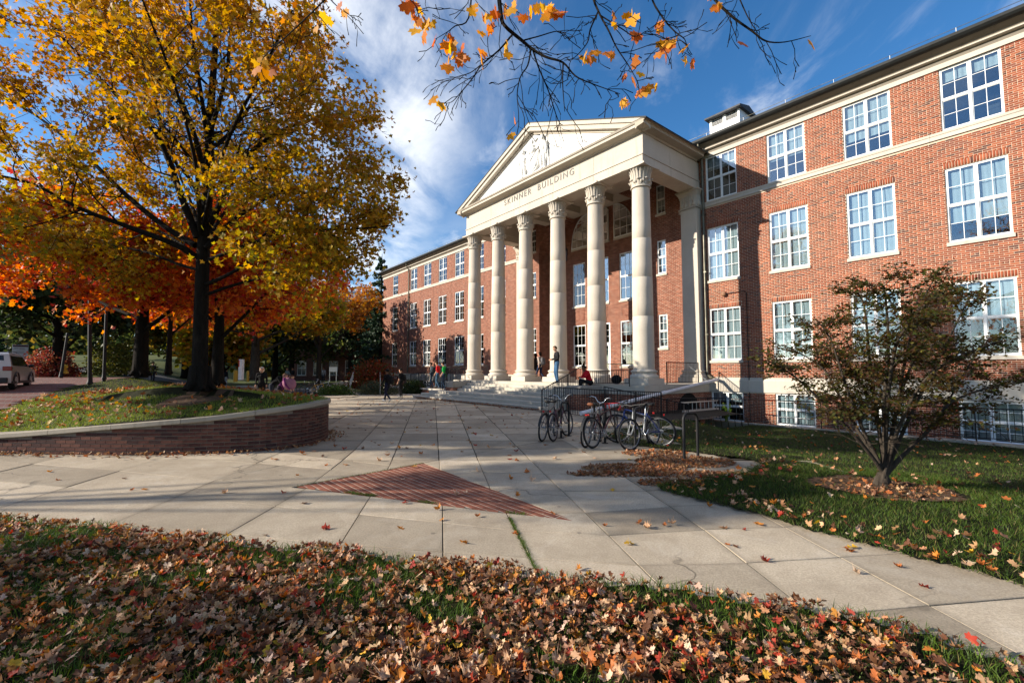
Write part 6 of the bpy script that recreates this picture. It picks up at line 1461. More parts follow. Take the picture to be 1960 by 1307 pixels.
    if fender:
        fm = MB(); 
        for c_ in (rw, fw):
            vs = []; 
            for i in range(13):
                a = R(20 + 150*i/12)
                for s in (-1, 1): vs.append((c_.x + (WR+.015)*math.cos(a), .028*s, c_.z + (WR+.015)*math.sin(a)))
            fm.add(vs, [(2*i, 2*i+1, 2*i+3, 2*i+2) for i in range(12)], True)
        fm.build('mudguard', m_chrome if flip else m_black, root)
    if rack_:
        rk = MB()
        for s in (-1, 1): rk.tube([(-.22, .06*s, .72), (.22, .06*s, .74)], .006, 5); rk.tube([(0, .055*s, WR), (-.06, .06*s, .72)], .006, 5)
        for x in (-.2, -.07, .06, .19): rk.tube([(x, -.06, .725), (x, .06, .725)], .005, 5)
        rk.build('luggage_rack', m_black, root)
    if basket:
        bk = MB(); bx = e + Vector((.06,0,-.16))
        for z, h_ in ((0, .10), (.08, .12), (.16, .14)): bk.tube([bx + Vector((0,-h_,z)), bx + Vector((.2,-h_,z)), bx + Vector((.2,h_,z)), bx + Vector((0,h_,z)), bx + Vector((0,-h_,z))], .004, 4)
        for q in range(7): y = -.12 + .04*q; bk.tube([bx + Vector((.19,y,0)), bx + Vector((.205,y*1.1,.17))], .003, 4); bk.tube([bx + Vector((.0,y,0)), bx + Vector((0,y*1.1,.17))], .003, 4)
        bk.build('basket', m_black, root)
    return root
def head(p, q): a, b = gp(*p), gp(*q); return math.atan2(b[1]-a[1], b[0]-a[0])
GB = 'bicycles parked at the hoop racks'
bicycle('bicycle', 'dark bicycle with orange fork decal, leftmost at the hoop racks', gp(1038, 845), head((1038,845), (1078,827)), (.03,.03,.035), 5, 8, 'flat', GB, fender=True, rack_=True)
bicycle('bicycle', 'dark purple bicycle with raised chrome handlebar, second from the steps', gp(1060, 845), head((1060,845), (1102,828)), (.045,.012,.028), -4, -10, 'rise', GB)
bicycle('bicycle', 'black bicycle with brown saddle and chrome handlebar at the hoop racks', gp(1121, 857), head((1121,857), (1166,838)), (.05,.055,.07), 4, 10, 'rise', GB, saddle=(.20,.07,.03), fender=True, rack_=True)
bicycle('bicycle', 'dark red road bicycle with red taped drop handlebar', gp(1136, 858), head((1136,858), (1190,846)), (.05,.012,.012), -5, 25, 'drop', GB, barcol=(.55,.015,.02))
bicycle('bicycle', 'silver framed bicycle facing the viewer at the hoop rack', gp(1252, 852), head((1252,852), (1202,864)), (.26,.27,.27), 4, -14, 'flat', GB)
bicycle('bicycle', 'blue bicycle with black saddle standing in the leaf drift', gp(1266, 855), head((1266,855), (1212,850)), (.012,.03,.14), -5, 8, 'flat', GB)
GY = 'bicycles by the clipped hedge'
bicycle('bicycle', 'yellow bicycle nearest the clipped hedge on the far plaza', gp(594, 757), R(8), (.55,.28,.02), 3, 12, 'flat', GY)
bicycle('bicycle', 'white bicycle with front basket between yellow bicycle and hedge', gp(606, 752), R(20), (.6,.6,.6), -3, -12, 'rise', GY, basket=True)
bicycle('bicycle', 'black bicycle with white mudguards left of the yellow bicycle', gp(583, 754), R(14), (.03,.03,.03), 3, 8, 'rise', GY, fender=True, flip=True)
bicycle('bicycle', 'dark bicycle farthest left in the row on the far plaza', gp(575, 751), R(18), (.05,.02,.02), -3, 4, 'flat', GY)
def hoop(label, p, q, h=.88):
    a, b = Vector(gp(*p)), Vector(gp(*q)); d = (b-a).normalized(); L = max(.42, min(.75, (b-a).length)); b = a + d*L; root = empty('bike_rack', a, 0, label, 'bike rack', 'black hoop bike racks')
    pts = [Vector((0,0,-.02)), Vector((0,0,h-.12))] + [d*(.12 - .12*math.cos(t)) + Vector((0,0,h-.12+.12*math.sin(t))) for t in np.linspace(.3, math.pi/2, 4)] + [d*(L-.12+.12*math.sin(t)) + Vector((0,0,h-.12+.12*math.cos(t))) for t in np.linspace(0, 1.3, 4)] + [d*L + Vector((0,0,h-.12)), d*L + Vector((0,0,-.02))]
    MB().tube(pts, .028, 10).build('hoop', m_iron, root)
    for c in (Vector((0,0,0)), d*L): MB().lathe([(.0,.012),(.075,.012),(.075,0)], tuple(c), 14, False).build('base_plate', m_iron, root)
hoop('empty black hoop bike rack standing free at the lawn edge', (1310, 882), (1333, 878)); hoop('black hoop bike rack behind the silver framed bicycle', (1216, 861), (1240, 852)); hoop('black hoop bike rack beside the red taped bicycle', (1158, 848), (1138, 842)); hoop('black hoop bike rack by the purple bicycle', (1089, 834), (1074, 838))

# ================================================================ LADDER AGAINST THE AREAWAY
la, lb = Vector(gp(1308, 807, -.40)), Vector(gp(1384, 801, -.44)); d = (lb-la).normalized(); lad = empty('ladder', la, math.atan2(d.y, d.x), 'aluminium extension ladder lying on its side behind the lawn', 'ladder'); L = 2.6
for k, (z, x0) in enumerate(((.02, 0), (.36, -.06), (.40, .0), (.74, -.08))): MB().bev((x0, -.03+.05*(k > 1), z), (x0+L, .0+.05*(k > 1), z+.055), .006).build('rail', m_alum, lad)
rg_ = MB().tube([(0,0,0),(0,0,.34)], .016, 8).mesh('rung', m_alum)
for k in range(9): inst('rung', rg_, lad, (.12 + k*.29, -.015, .05)); inst('rung', rg_, lad, (.10 + k*.29, .035, .43))

# ================================================================ CAR ON THE BRICK ROAD
def car():
    a = np.array(gp(31, 734, 1.13)); zc = float(z_road(np.array(a[1]))) + .01; hd_ = math.atan2(.80, -.60); root = empty('parked_car', (a[0], a[1], zc), hd_, 'pale silver sport utility car on the brick road, cut by the frame', 'car'); root.scale = (.93,)*3
    # x forward from rear axle, y left; right side is y = 0
    body = plain('car_paint', (.50,.49,.47), .25, .6, .2, var=.03); dk = plain('car_glass', (.012,.013,.015), .08, .6); Wd = 1.86
    prof = [(-.86,.32),(-.90,.55),(-.92,.92),(-.86,1.00),(-.70,1.06),(2.35,1.02),(3.30,.92),(3.52,.78),(3.58,.50),(3.50,.30)]
    mb = MB(); n = len(prof)
    def ring(y, sx): return [(x if 0 else x*1.0, y, z) for x, z in prof]
    secs = [(.06, .94), (.0, 1.0), (-.02, 1.0)]
    ys = [.03, -.0, .0]; vs = []
    lay = [(.05, .97), (0.0, 1.0), (Wd, 1.0), (Wd-.05, .97)]
    for y, s in lay: vs += [(1.3 + (x-1.3)*s, y, .62 + (z-.62)*(s if s < 1 else 1)) for x, z in prof]
    fs = [tuple(range(n))[::-1], tuple(range(3*n, 4*n))]
    for k in range(3): fs += [(k*n+i, k*n+(i+1) % n, (k+1)*n+(i+1) % n, (k+1)*n+i) for i in range(n)]
    mb.add(vs, fs); bo = mb.build('body', body, root)
    cab = MB(); lo_p = [(-.84,1.01),(2.30,1.01)]; up_p = [(-.62,1.64),(-.45,1.70),(1.10,1.68),(1.45,1.60)]
    v1 = [(-.86,.02,1.0),(2.35,.02,1.0),(2.35,Wd-.02,1.0),(-.86,Wd-.02,1.0),(-.66,.16,1.62),(1.42,.16,1.60),(1.42,Wd-.16,1.60),(-.66,Wd-.16,1.62),(-.50,.22,1.69),(1.15,.22,1.68),(1.15,Wd-.22,1.68),(-.50,Wd-.22,1.69)]
    cab.add(v1, [(0,1,5,4),(1,2,6,5),(2,3,7,6),(3,0,4,7),(4,5,9,8),(5,6,10,9),(6,7,11,10),(7,4,8,11),(8,9,10,11)]); cab.build('cabin', body, root)
    def quad(nm, pts, mat, t=.012):
        P = [Vector(p) for p in pts]; nrm = (P[1]-P[0]).cross(P[2]-P[0]).normalized()*t; m2 = MB(); m2.add([tuple(p) for p in P] + [tuple(p+nrm) for p in P], [(0,1,2,3),(4,7,6,5),(0,4,5,1),(1,5,6,2),(2,6,7,3),(3,7,4,0)]); return m2.build(nm, mat, root)
    quad('side_window', [(-.62,.028,1.10),(.30,.028,1.08),(.30,.125,1.52),(-.55,.132,1.54)], dk); quad('side_window', [(.36,.028,1.08),(1.20,.028,1.07),(1.20,.125,1.52),(.36,.125,1.52)], dk); quad('side_window', [(1.26,.028,1.07),(2.10,.028,1.06),(1.50,.125,1.50),(1.26,.125,1.52)], dk)
    quad('rear_window', [(-.80,.25,1.12),(-.68,.32,1.55),(-.68,Wd-.32,1.55),(-.80,Wd-.25,1.12)], dk); quad('windscreen', [(2.26,.14,1.05),(2.26,Wd-.14,1.05),(1.48,Wd-.24,1.55),(1.48,.24,1.55)], dk)
    for y in (.0, Wd-.28): MB().bev((-.935, y-.005, .86), (-.80, y+.285, 1.06), .02).build('tail_light', plain('red_lens', (.22,.008,.008), .2, .5), root)
    MB().bev((-.945, .1, .30), (-.80, Wd-.1, .56), .03).build('bumper', m_black, root); MB().bev((-.7, -.012, .27), (3.45, .02, .40), .01).build('sill_trim', m_black, root)
    wm2 = MB(); prof_w = [(.0,-.10),(.20,-.10),(.24,-.085),(.335,-.08),(.36,-.05),(.36,.09),(.33,.11),(.0,.11)]; wm2.lathe(prof_w, k=28); wmesh = wm2.mesh('wheel', m_rubber); rm = MB(); rm.lathe([(.0,-.105),(.10,-.11),(.22,-.104),(.235,-.09)], k=20); 
    for q in range(5): a_ = 2*math.pi*q/5; rm.bev((.03, -.03, -.118), (.22, .03, -.104), .006) if q == 0 else None
    rmesh = rm.mesh('rim', m_alum)
    for x in (0, 2.70):
        for y, rx in ((.10, 90), (Wd-.10, -90)):
            w_ = inst('wheel', wmesh, root, (x, y, .36), (R(-rx), 0, 0)); inst('rim', rmesh, w_)
        ar = MB(); pts = [(x + .44*math.cos(t), -.008, .36 + .44*math.sin(t)) for t in np.linspace(0, math.pi, 12)]; ar.tube(pts, .03, 6); ar.build('wheel_arch', m_black, root)
    MB().bev((1.95, -.20, 1.02), (2.12, .0, 1.18), .04).build('wing_mirror', m_black, root)
    for z in (.88,): MB().bev((.05, -.02, z), (.22, .002, z+.03), .008).build('door_handle', body, root); MB().bev((1.05, -.02, z), (1.22, .002, z+.03), .008).build('door_handle', body, root)
    for y in (.26, Wd-.26): MB().tube([(-.4, y, 1.70), (-.3, y, 1.75), (1.0, y, 1.74), (1.1, y, 1.69)], .018, 6).build('roof_rail', m_black, root)
car()
# campus sign, posts, marker and small street things
def ground_z(x, y): 
    if bool(in_mound(np.array(x), np.array(y))): return float(z_mound(np.array(x), np.array(y)))
    return max(float(z_far(np.array(x), np.array(y))) - .06, float(z_road(np.array(y))) if side_dist(np.array(x), np.array(y), ROADB) > -.25 and y < 29 else -1)
p = at(37, 700, 33); z = ground_z(p.x, p.y); sg = empty('campus_sign', (p.x, p.y, z), math.atan2(p.y, p.x) - math.pi/2, 'white campus direction sign with dark header behind the silver car', 'sign')
m_sign = plain('sign_white', (.55,.60,.66), .5, .3, var=.03); zt = at(37, 660, 33).z - z; zb0 = at(37, 690, 33).z - z - .3
MB().bev((-.40, -.05, zb0), (.40, .05, zt), .01).build('panel', m_sign, sg); MB().box((-.385, -.056, zt-.14), (.385, -.049, zt-.03)).build('header', plain('sign_maroon', (.06,.015,.03), .5, .3), sg)
for k, (x0, x1, zz2) in enumerate(((-.32, -.1, .24), (-.05, .2, .24), (-.05, .25, .32), (-.2, .2, .48), (-.2, .25, .60), (.05, .32, .82))): MB().box((x0, -.056, zt-zz2-.025), (x1, -.049, zt-zz2)).build('text_line', m_black, sg)
for x in (-.34, .34): MB().bev((x-.04, -.04, -.2), (x+.04, .04, zb0), .005).build('leg', m_steel, sg)
def post(label, px, ytop, ybot, d, w_, lean=0):
    b = at(px, ybot, d); t = at(px + lean, ytop, d); o = empty('street_post', b, 0, label, 'post', 'slim black posts by the brick road'); mb = MB(); k = t - b; mb.tube([(0,0,-.3), k*.02, k], [w_*1.15, w_, w_*.8], 10); mb.build('shaft', m_iron, o); MB().lathe([(w_*1.5,0),(w_*1.5,.06),(w_*1.2,.12),(w_*1.05,.3)], (0,0,-.05), 12).build('foot', m_iron, o)
    MB().lathe([(w_*.8,0),(w_*.85,.05),(0,.09)], tuple(k), 10).build('post_cap', m_iron, o)
post('slim black post nearest the kerb of the brick road', 172, 560, 733, 21.5, .085); post('slim black post just right of the nearest one', 199, 560, 724, 23.5, .075, 6); post('leaning black post beside the yellow road marker', 117, 640, 720, 26, .075, 12)
p = at(124, 715, 26.3); ym = empty('road_marker', (p.x, p.y, p.z), 0, 'stubby yellow utility marker beside the leaning post', 'marker'); MB().lathe([(.16,0),(.16,.12),(.10,.14),(.12,.20),(.13,.42),(.09,.50),(0,.53)], k=14).build('body', plain('yellow_paint', (.42,.26,.02), .5, .3), ym); MB().bev((-.17,-.03,.24), (.17,.03,.32), .01).build('side_cap', m_black, ym)
p = at(461, 727, 30); wp = empty('marker_post', (p.x, p.y, p.z), 0, 'tall white and red marker post beyond the mound', 'post'); MB().bev((-.12,-.12,0), (.12,.12,1.35), .01).build('post_body', plain('white_post', (.6,.6,.6), .5, .3), wp); MB().bev((-.121,-.121,.85), (-.05,.121,1.3), .005).build('red_face', plain('red_face_paint', (.45,.05,.03), .5, .3), wp)
for k, px in enumerate((449, 452, 474)):
    p = at(px, 728, 31 + k); o = empty('bollard', (p.x, p.y, p.z), 0, ['small yellow bollard left of the white marker post', 'second small yellow bollard left of the white marker post', 'small yellow bollard right of the white marker post'][k], 'bollard'); MB().lathe([(.09,-.1),(.09,.62),(.06,.70),(0,.72)], k=12).build('bollard_body', plain('bollard_yellow', (.36,.22,.02), .5, .3), o)
p = gp(473, 746, .25); bn = empty('stone_bench', (p[0], p[1], .0), R(-25), 'pale stone block bench behind the mound beside the people', 'bench'); MB().bev((-.85,-.28,.12), (.85,.28,.56), .03).build('seat', m_copebase, bn); MB().bev((-.75,-.2,-.1), (.75,.2,.12), .01).build('base', m_copebase, bn)
# clipped hedges and shrubs
def bush(name, label, c, r, cols, seed, n=3500, ls=.10, mat=None):
    rg = np.random.default_rng(seed); c = np.array(c, float); r = np.array(r, float); v = rg.normal(size=(n, 3)); v /= np.linalg.norm(v, axis=1)[:, None]; q = rg.random(n)**.35; P = v*q[:, None]; P[:, 2] = np.abs(P[:, 2]); P *= (1 + .18*np.sin(v[:, 0]*7+v[:, 2]*5)*np.cos(v[:, 1]*6))[:, None]; P = P*r
    o = empty(name, c, 0, label, 'shrub'); g = Grower(seed)
    for k in range(7): a = k*.9; g.limbs.append((np.array([(0,0,-.1), (math.cos(a)*r[0]*.3, math.sin(a)*r[1]*.3, r[2]*.4), (math.cos(a)*r[0]*.6, math.sin(a)*r[1]*.6, r[2]*.8)]), np.array((.03, .02, .008))))
    g.wood('stem', m_bark, o); leaves_obj('leaves', P, pal(n, cols, [1]*len(cols), .35, rg), rg.uniform(ls*.8, ls*1.4, n), mat or m_leaf, o, TQ, .3)
bush('clipped_shrub', 'low dark green clipped shrub right of the yellow bicycle', gp(642, 757), (1.35,.9,.75), [(.045,.085,.016), (.07,.11,.02)], 71); bush('clipped_shrub', 'grey green hedge beside the ramp handrails', (-9.5, 32.5, 0), (1.6,1.2,1.0), [(.06,.075,.04), (.08,.09,.045)], 72)
bush('red_shrub', 'russet red shrub at the far corner of the hall', (-12.2, 40, 0), (2.4,1.8,2.6), [(.24,.05,.02), (.17,.04,.02), (.10,.08,.02)], 73, 4000, .2); bush('red_shrub', 'dull red round shrub behind the silver car', (-31.5, 31.0, 1.25), (1.7,1.5,1.9), [(.28,.06,.045), (.20,.04,.035), (.24,.10,.05)], 74, 3500, .17)
bush('dark_shrub', 'dark clipped shrub against the wall of the far wing', (-7.2, 33.5, 0), (1.0,.8,1.0), [(.03,.05,.015), (.045,.065,.02)], 75, 2000, .13)
bush('slope_shrub', 'olive shrub on the slope left of the slim posts', (-28.5, 33, 1.4), (2.2,1.6,2.4), [(.13,.12,.025), (.09,.10,.02)], 76, 3500, .2)
# steel ramp handrails on the far plaza
railing('ramp_handrail', 'grey steel handrail of the far ramp nearest the hedge', [(-11.0, 31.0, .05), (-14.2, 41.0, .75)], .95, .6, True, m_steel, None, .45, .010, 'railing', False); railing('ramp_handrail', 'grey steel handrail of the far ramp by the hall corner', [(-9.0, 31.2, .05), (-12.0, 41.4, .75)], .95, .6, True, m_steel, None, .45, .010, 'railing', False)

# ================================================================ FAR BRICK BUILDING
fb = empty('far_building', (-20, 66, .2), R(4), 'dark red brick building with pale hipped roof behind the trees', 'building'); fb.scale = (.92, .92, .84); FW0, FW1 = -13.5, 6.0
fm = MB(); ops = []
cols_f = [(-3.7, 1.5), (-1.0, 1.5), (1.9, 1.5), (4.4, 1.3)]
for x, w_ in cols_f:
    for z0, z1 in ((.9, 3.5), (5.4, 8.2), (10.0, 12.4)): ops.append((x-w_/2, x+w_/2, z0, z1))
def wcell(mb, u0, u1, z0, z1, Y, ops): wall_cells(mb, u0, u1, z0, z1, Y, ops, .2)
wcell(fm, -5.2, FW1, -.5, 13.2, 0, ops); fm.add([(-5.2,0,-.5),(-5.2,4,-.5),(-5.2,4,13.2),(-5.2,0,13.2)], [(0,1,2,3)])
ops2 = [(x-.7, x+.7, z0, z1) for x in (-12, -9.5, -7) for z0, z1 in ((.9, 3.4), (5.4, 8.0), (9.8, 12.0))]; wcell(fm, FW0, -5.2, -.5, 13.2, 2.5, ops2); fm.add([(FW0,2.5,-.5),(FW0,14,-.5),(FW0,14,13.2),(FW0,2.5,13.2)], [(0,1,2,3)]); fm.add([(FW1,0,-.5),(FW1,14,-.5),(FW1,14,13.2),(FW1,0,13.2)], [(0,1,2,3)])
fm.build('wall', m_brickfar, fb)
for (a, b_, c, d_), Yf in [(o_, 0) for o_ in ops] + [(o_, 2.5) for o_ in ops2]:
    if abs((a+b_)/2 - 1.9) < .1 and c < 1: 
        dm = MB(); dm.box((a, Yf+.1, -.2), (b_, Yf+.16, d_)); do = dm.build('door', m_paint, fb); MB().box((a+.35, Yf+.07, .2), (b_-.75, Yf+.095, 2.2)).build('pane', m_dark, do); continue
    fr = MB(); t = .09
    for p_, q_ in (((a,c),(a+t,d_)), ((b_-t,c),(b_,d_)), ((a+t,d_-t),(b_-t,d_)), ((a+t,c),(b_-t,c+t)), ((a+t,(c+d_)/2-.04),(b_-t,(c+d_)/2+.04)), (((a+b_)/2-.03,c+t),((a+b_)/2+.03,d_-t))): fr.box((p_[0], Yf+.05, p_[1]), (q_[0], Yf+.13, q_[1]))
    wo = fr.build('window', m_paint, fb); MB().box((a+t, Yf+.10, c+t), (b_-t, Yf+.11, d_-t)).build('pane', plain('dark_glass', (.05,.06,.07), .1, .6) if 'dark_glass' not in bpy.data.materials else bpy.data.materials['dark_glass'], wo)
    MB().box((a-.1, Yf-.06, c-.12), (b_+.1, Yf+.1, c-.002)).build('sill', m_lime, wo)
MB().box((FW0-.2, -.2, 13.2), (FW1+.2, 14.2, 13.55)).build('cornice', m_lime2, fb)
rf = MB(); rf.add([(FW0-.4,-.4,13.55),(FW1+.4,-.4,13.55),(FW1+.4,14.4,13.55),(FW0-.4,14.4,13.55),(FW0+5,7,16.8),(FW1-5,7,16.8)], [(0,1,5,4),(1,2,5),(2,3,4,5),(3,0,4)]); rfo = rf.build('roof', plain('pale_slate', (.20,.215,.235), .6, .3, var=.2, sc_=2), fb)
for x in (-8, -2.5, 2.5): MB().bev((x-.7, 1.3, 13.9), (x+.7, 4.0, 15.4), .02).build('dormer', m_paint, rfo)
ch_ = MB().bev((-9.5, 5, 15), (-8.3, 6.2, 18.2), .02).build('chimney', m_brickfar, rfo)
# litter bin and notice beside the far door
p = at(638, 705, 58); nb_ = empty('notice_board', (p.x, p.y, .2), 0, 'small white notice board before the far building door', 'sign'); MB().bev((-.5,-.04,1.3), (.5,.04,1.9), .01).build('panel', plain('dull_board', (.30,.33,.37), .6, .2), nb_); MB().tube([(-.42,0,0),(-.42,0,1.3)], .04, 6).build('leg', m_steel, nb_); MB().tube([(.42,0,0),(.42,0,1.3)], .04, 6).build('leg', m_steel, nb_)
# ================================================================ PEOPLE
def capsule(bm_v, bm_f, a, b, r0, r1, k=10):
    a, b = Vector(a), Vector(b); d = b - a; L = d.length; d = d.normalized() if L > 1e-6 else Vector((0,0,1)); s = d.orthogonal().normalized(); t = d.cross(s); base = len(bm_v); rings = []
    for i in range(4): th = -math.pi/2 + i*math.pi/6; rings.append((a + d*(r0*math.sin(th)), max(.0005, r0*math.cos(th))))
    for i in range(4): th = i*math.pi/6; rings.append((b + d*(r1*math.sin(th)), max(.0005, r1*math.cos(th))))
    rings.append((b + d*r1, .0005))
    for p, r_ in rings:
        for j in range(k): an = 2*math.pi*j/k; bm_v.append(tuple(p + (s*math.cos(an) + t*math.sin(an))*r_))
    n = len(rings)
    for i in range(n-1):
        for j in range(k): bm_f.append((base+i*k+j, base+i*k+(j+1) % k, base+(i+1)*k+(j+1) % k, base+(i+1)*k+j))
    bm_f.append(tuple(base+j for j in range(k))[::-1]); bm_f.append(tuple(base+(n-1)*k+j for j in range(k)))
_cl = {}
def cloth(c, nm='cloth'):
    if (c, nm) not in _cl: _cl[c, nm] = plain(nm, c, .85, .15, var=.18, sc_=9, bump=.2)
    return _cl[c, nm]
SK1, SK2 = (.50,.28,.19), (.16,.085,.055)
def person(label, loc_, heading, h, pose, top, legs, skin=SK1, hair=(.03,.02,.015), shoes=(.03,.03,.03), sleeves=True, hairlen='short', coat=False, vox=.017, group=None):
    s = h/1.76
    J = dict(pel=(0,0,.95), wai=(0,.0,1.10), che=(0,.0,1.30), nek=(0,.01,1.48), hed=(0,.03,1.64), shR=(.185,0,1.42), shL=(-.185,0,1.42), elR=(.235,-.02,1.14), elL=(-.235,-.02,1.14), wrR=(.245,.08,.90), wrL=(-.245,.08,.90), hiR=(.09,0,.92), hiL=(-.09,0,.92), knR=(.10,.03,.50), knL=(-.10,.03,.50), anR=(.10,-.02,.085), anL=(-.10,-.02,.085))
    J.update(pose); J = {k: Vector(v)*s for k, v in J.items()}
    segs = []
    def C(a, b, r0, r1, m): segs.append((Vector(a), Vector(b), r0*s, r1*s, m))
    P = J; fw = Vector((0,1,0))
    C(P['pel'] + Vector((-.05*s,0,0)), P['pel'] + Vector((.05*s,0,0)), .125, .125, 'legs'); C(P['pel'], P['wai'], .135, .125, 'top'); C(P['wai'], P['che'], .125, .15, 'top'); C(P['che'] + Vector((-.07*s,0,.0)), P['che'] + Vector((.07*s,0,0)), .125, .125, 'top')
    C(P['shR'].lerp(P['shL'], .12), P['shL'].lerp(P['shR'], .12), .075, .075, 'top'); C(P['che'], P['nek'], .10, .06, 'top'); C(P['nek'], P['hed'] - Vector((0,.01*s,.07*s)), .055, .055, 'skin')
    up = (P['hed'] - P['nek']).normalized(); C(P['hed'] + up*.035*s, P['hed'] - up*.045*s + fw*.015*s, .098, .078, 'skin'); C(P['hed'] + fw*.085*s - up*.02*s, P['hed'] + fw*.108*s - up*.035*s, .014, .018, 'skin'); C(P['hed'] + fw*.06*s - up*.10*s, P['hed'] + fw*.07*s - up*.10*s, .03, .03, 'skin')
    for sd in (-1, 1): C(P['hed'] + Vector((.094*sd*s,0,-.01*s)), P['hed'] + Vector((.098*sd*s,-.01*s,.02*s)), .016, .018, 'skin')
    for q in 'RL':
        sg = 1 if q == 'R' else -1
        C(P['sh'+q], P['el'+q], .066, .048, 'top'); C(P['el'+q], P['wr'+q], .047, .031, 'top' if sleeves else 'skin')
        d = (P['wr'+q] - P['el'+q]).normalized(); si = d.cross(fw); si = si.normalized() if si.length > .1 else Vector((1,0,0)); w_ = P['wr'+q]; pm = w_ + d*.075*s
        C(w_, pm, .028, .034, 'skin')
        for k, (o, l) in enumerate(((-.026,.065),(-.009,.078),(.009,.074),(.026,.058))):
            b0 = pm + si*o*s; b1 = b0 + d*l*.6*s; C(b0, b1, .0105, .010, 'skin'); C(b1, b1 + (d + fw*.7).normalized()*l*.45*s, .010, .009, 'skin')
        th = w_ + d*.02*s + si*(-sg)*.028*s; C(th, th + (d + si*(-sg)*.8 + fw*.5).normalized()*.06*s, .013, .010, 'skin')
        C(P['hi'+q], P['kn'+q], .098, .066, 'legs'); C(P['kn'+q], P['an'+q] + Vector((0,0,.02*s)), .066, .048, 'legs')
        sh_d = (P['kn'+q] - P['an'+q]).normalized(); toe = Vector((0,1,0)) - sh_d*sh_d.y; toe = toe.normalized() if toe.length > .3 else fw
        an = P['an'+q]; C(an + Vector((0,-.03*s,-.035*s)), an + toe*.15*s + Vector((0,0,-.045*s)), .042, .036, 'shoes')
    if coat:
        C(P['pel'] + Vector((-.06*s,0,.0)), P['pel'] + Vector((-.08*s,0,-.28*s)), .13, .12, 'top'); C(P['pel'] + Vector((.06*s,0,.0)), P['pel'] + Vector((.08*s,0,-.28*s)), .13, .12, 'top')
    V = []; F = []
    for a, b, r0, r1, m in segs: capsule(V, F, a, b, r0, r1)
    me = bpy.data.meshes.new('tmp'); me.from_pydata(V, [], F); o = bpy.data.objects.new('tmp', me); COL.objects.link(o); md_ = o.modifiers.new('r', 'REMESH'); md_.mode = 'VOXEL'; md_.voxel_size = vox; sm = o.modifiers.new('s', 'SMOOTH'); sm.factor = .5; sm.iterations = 2
    dg = bpy.context.evaluated_depsgraph_get(); ev = o.evaluated_get(dg); bod = bpy.data.meshes.new_from_object(ev); bpy.data.objects.remove(o); bod.name = 'body'
    mats = ['skin', 'top', 'legs', 'shoes']; cm = dict(skin=cloth(skin, 'skin'), top=cloth(top), legs=cloth(legs), shoes=cloth(shoes, 'shoe_leather')); bod.materials.clear()
    for m in mats: bod.materials.append(cm[m])
    n = len(bod.polygons); ctr = np.zeros(n*3); bod.polygons.foreach_get('center', ctr); ctr = ctr.reshape(-1, 3); best = np.full(n, 1e9); mi = np.zeros(n, np.int32)
    for a, b, r0, r1, m in segs:
        a_, b_ = np.array(a), np.array(b); d = b_-a_; L2 = max(1e-9, d@d); t = np.clip(((ctr-a_)@d)/L2, 0, 1); ds = np.linalg.norm(ctr-(a_+t[:, None]*d), axis=1) - (r0+(r1-r0)*t); k = ds < best; best[k] = ds[k]; mi[k] = mats.index(m)
    bod.polygons.foreach_set('material_index', mi); bod.polygons.foreach_set('use_smooth', np.ones(n, bool))
    p = inst('person', bod, None, loc_, (0,0,heading)); tag(p, label, 'person', group)
    hm = MB(); hc = P['hed'] + up*.035*s - fw*.012*s
    vs = []; fs = []; kk = 14
    for i in range(8):
        th = math.pi*.60*i/7
        for j in range(kk):
            a = 2*math.pi*j/kk; fr = math.sin(a); rr = .112*s*(1 + .04*math.sin(5*a+i*2)); z = math.cos(th)*rr*1.02
            if fr > .3 and th > .9: z = max(z, .045*s)
            vs.append((hc.x + rr*math.sin(th)*math.cos(a), hc.y + rr*math.sin(th)*math.sin(a), hc.z + z))
    fs = [(i*kk+j, (i+1)*kk+j, (i+1)*kk+(j+1) % kk, i*kk+(j+1) % kk) for i in range(7) for j in range(kk)]; hm.add(vs, fs, True)
    if hairlen == 'long': hm.ell(tuple(hc + Vector((0,-.05*s,-.11*s))), (.10*s,.065*s,.16*s), 12, 8)
    if hairlen == 'bob': hm.ell(tuple(hc + Vector((0,-.035*s,-.05*s))), (.12*s,.085*s,.12*s), 12, 8)
    hm.build('hair', cloth(hair, 'hair'), p)
    for sd in (-1, 1): MB().ell(tuple(P['hed'] + Vector((.034*sd*s, .092*s, .012*s))), (.011*s,.008*s,.007*s), 6, 4).build('eye', m_black, p)
    return p, J
def backpack(label, pj, c, sc_=1.0, up_=0.0, mat=None):
    p, J = pj; ch = J['che']; h = p.rotation_euler.z; off = Matrix.Rotation(h, 3, 'Z') @ (ch + Vector((0, -.12, -.32 + up_))); b = empty('backpack', Vector(p.location) + off, h, label, 'bag'); m = cloth(c, 'bag_fabric')
    bd = MB(); prof = [(0,.10,.04),(.03,.14,.085),(.2,.155,.10),(.34,.15,.09),(.43,.11,.05),(.45,.02,.01)]; vs = []
    for z, hw, hd2 in prof:
        for j in range(12): a = 2*math.pi*j/12; ca, sa = math.cos(a), math.sin(a); vs.append((hw*math.copysign(abs(ca)**.5, ca)*sc_, (-.09 + hd2*math.copysign(abs(sa)**.6, sa))*sc_, z*sc_))
    bd.add(vs, [(i*12+j, i*12+(j+1) % 12, (i+1)*12+(j+1) % 12, (i+1)*12+j) for i in range(5) for j in range(12)] + [tuple(range(12))], True); bd.build('bag_body', m, b); MB().bev((-.10*sc_,-.215*sc_,.05*sc_), (.10*sc_,-.165*sc_,.22*sc_), .02).build('front_pocket', m, b)
    for s in (-1, 1): MB().tube([(.09*s,-.02,.40), (.10*s,.10,.44), (.11*s,.26,.34), (.13*s,.22,.14), (.12*s,-.02,.05)], .014, 6).build('strap', m, b)
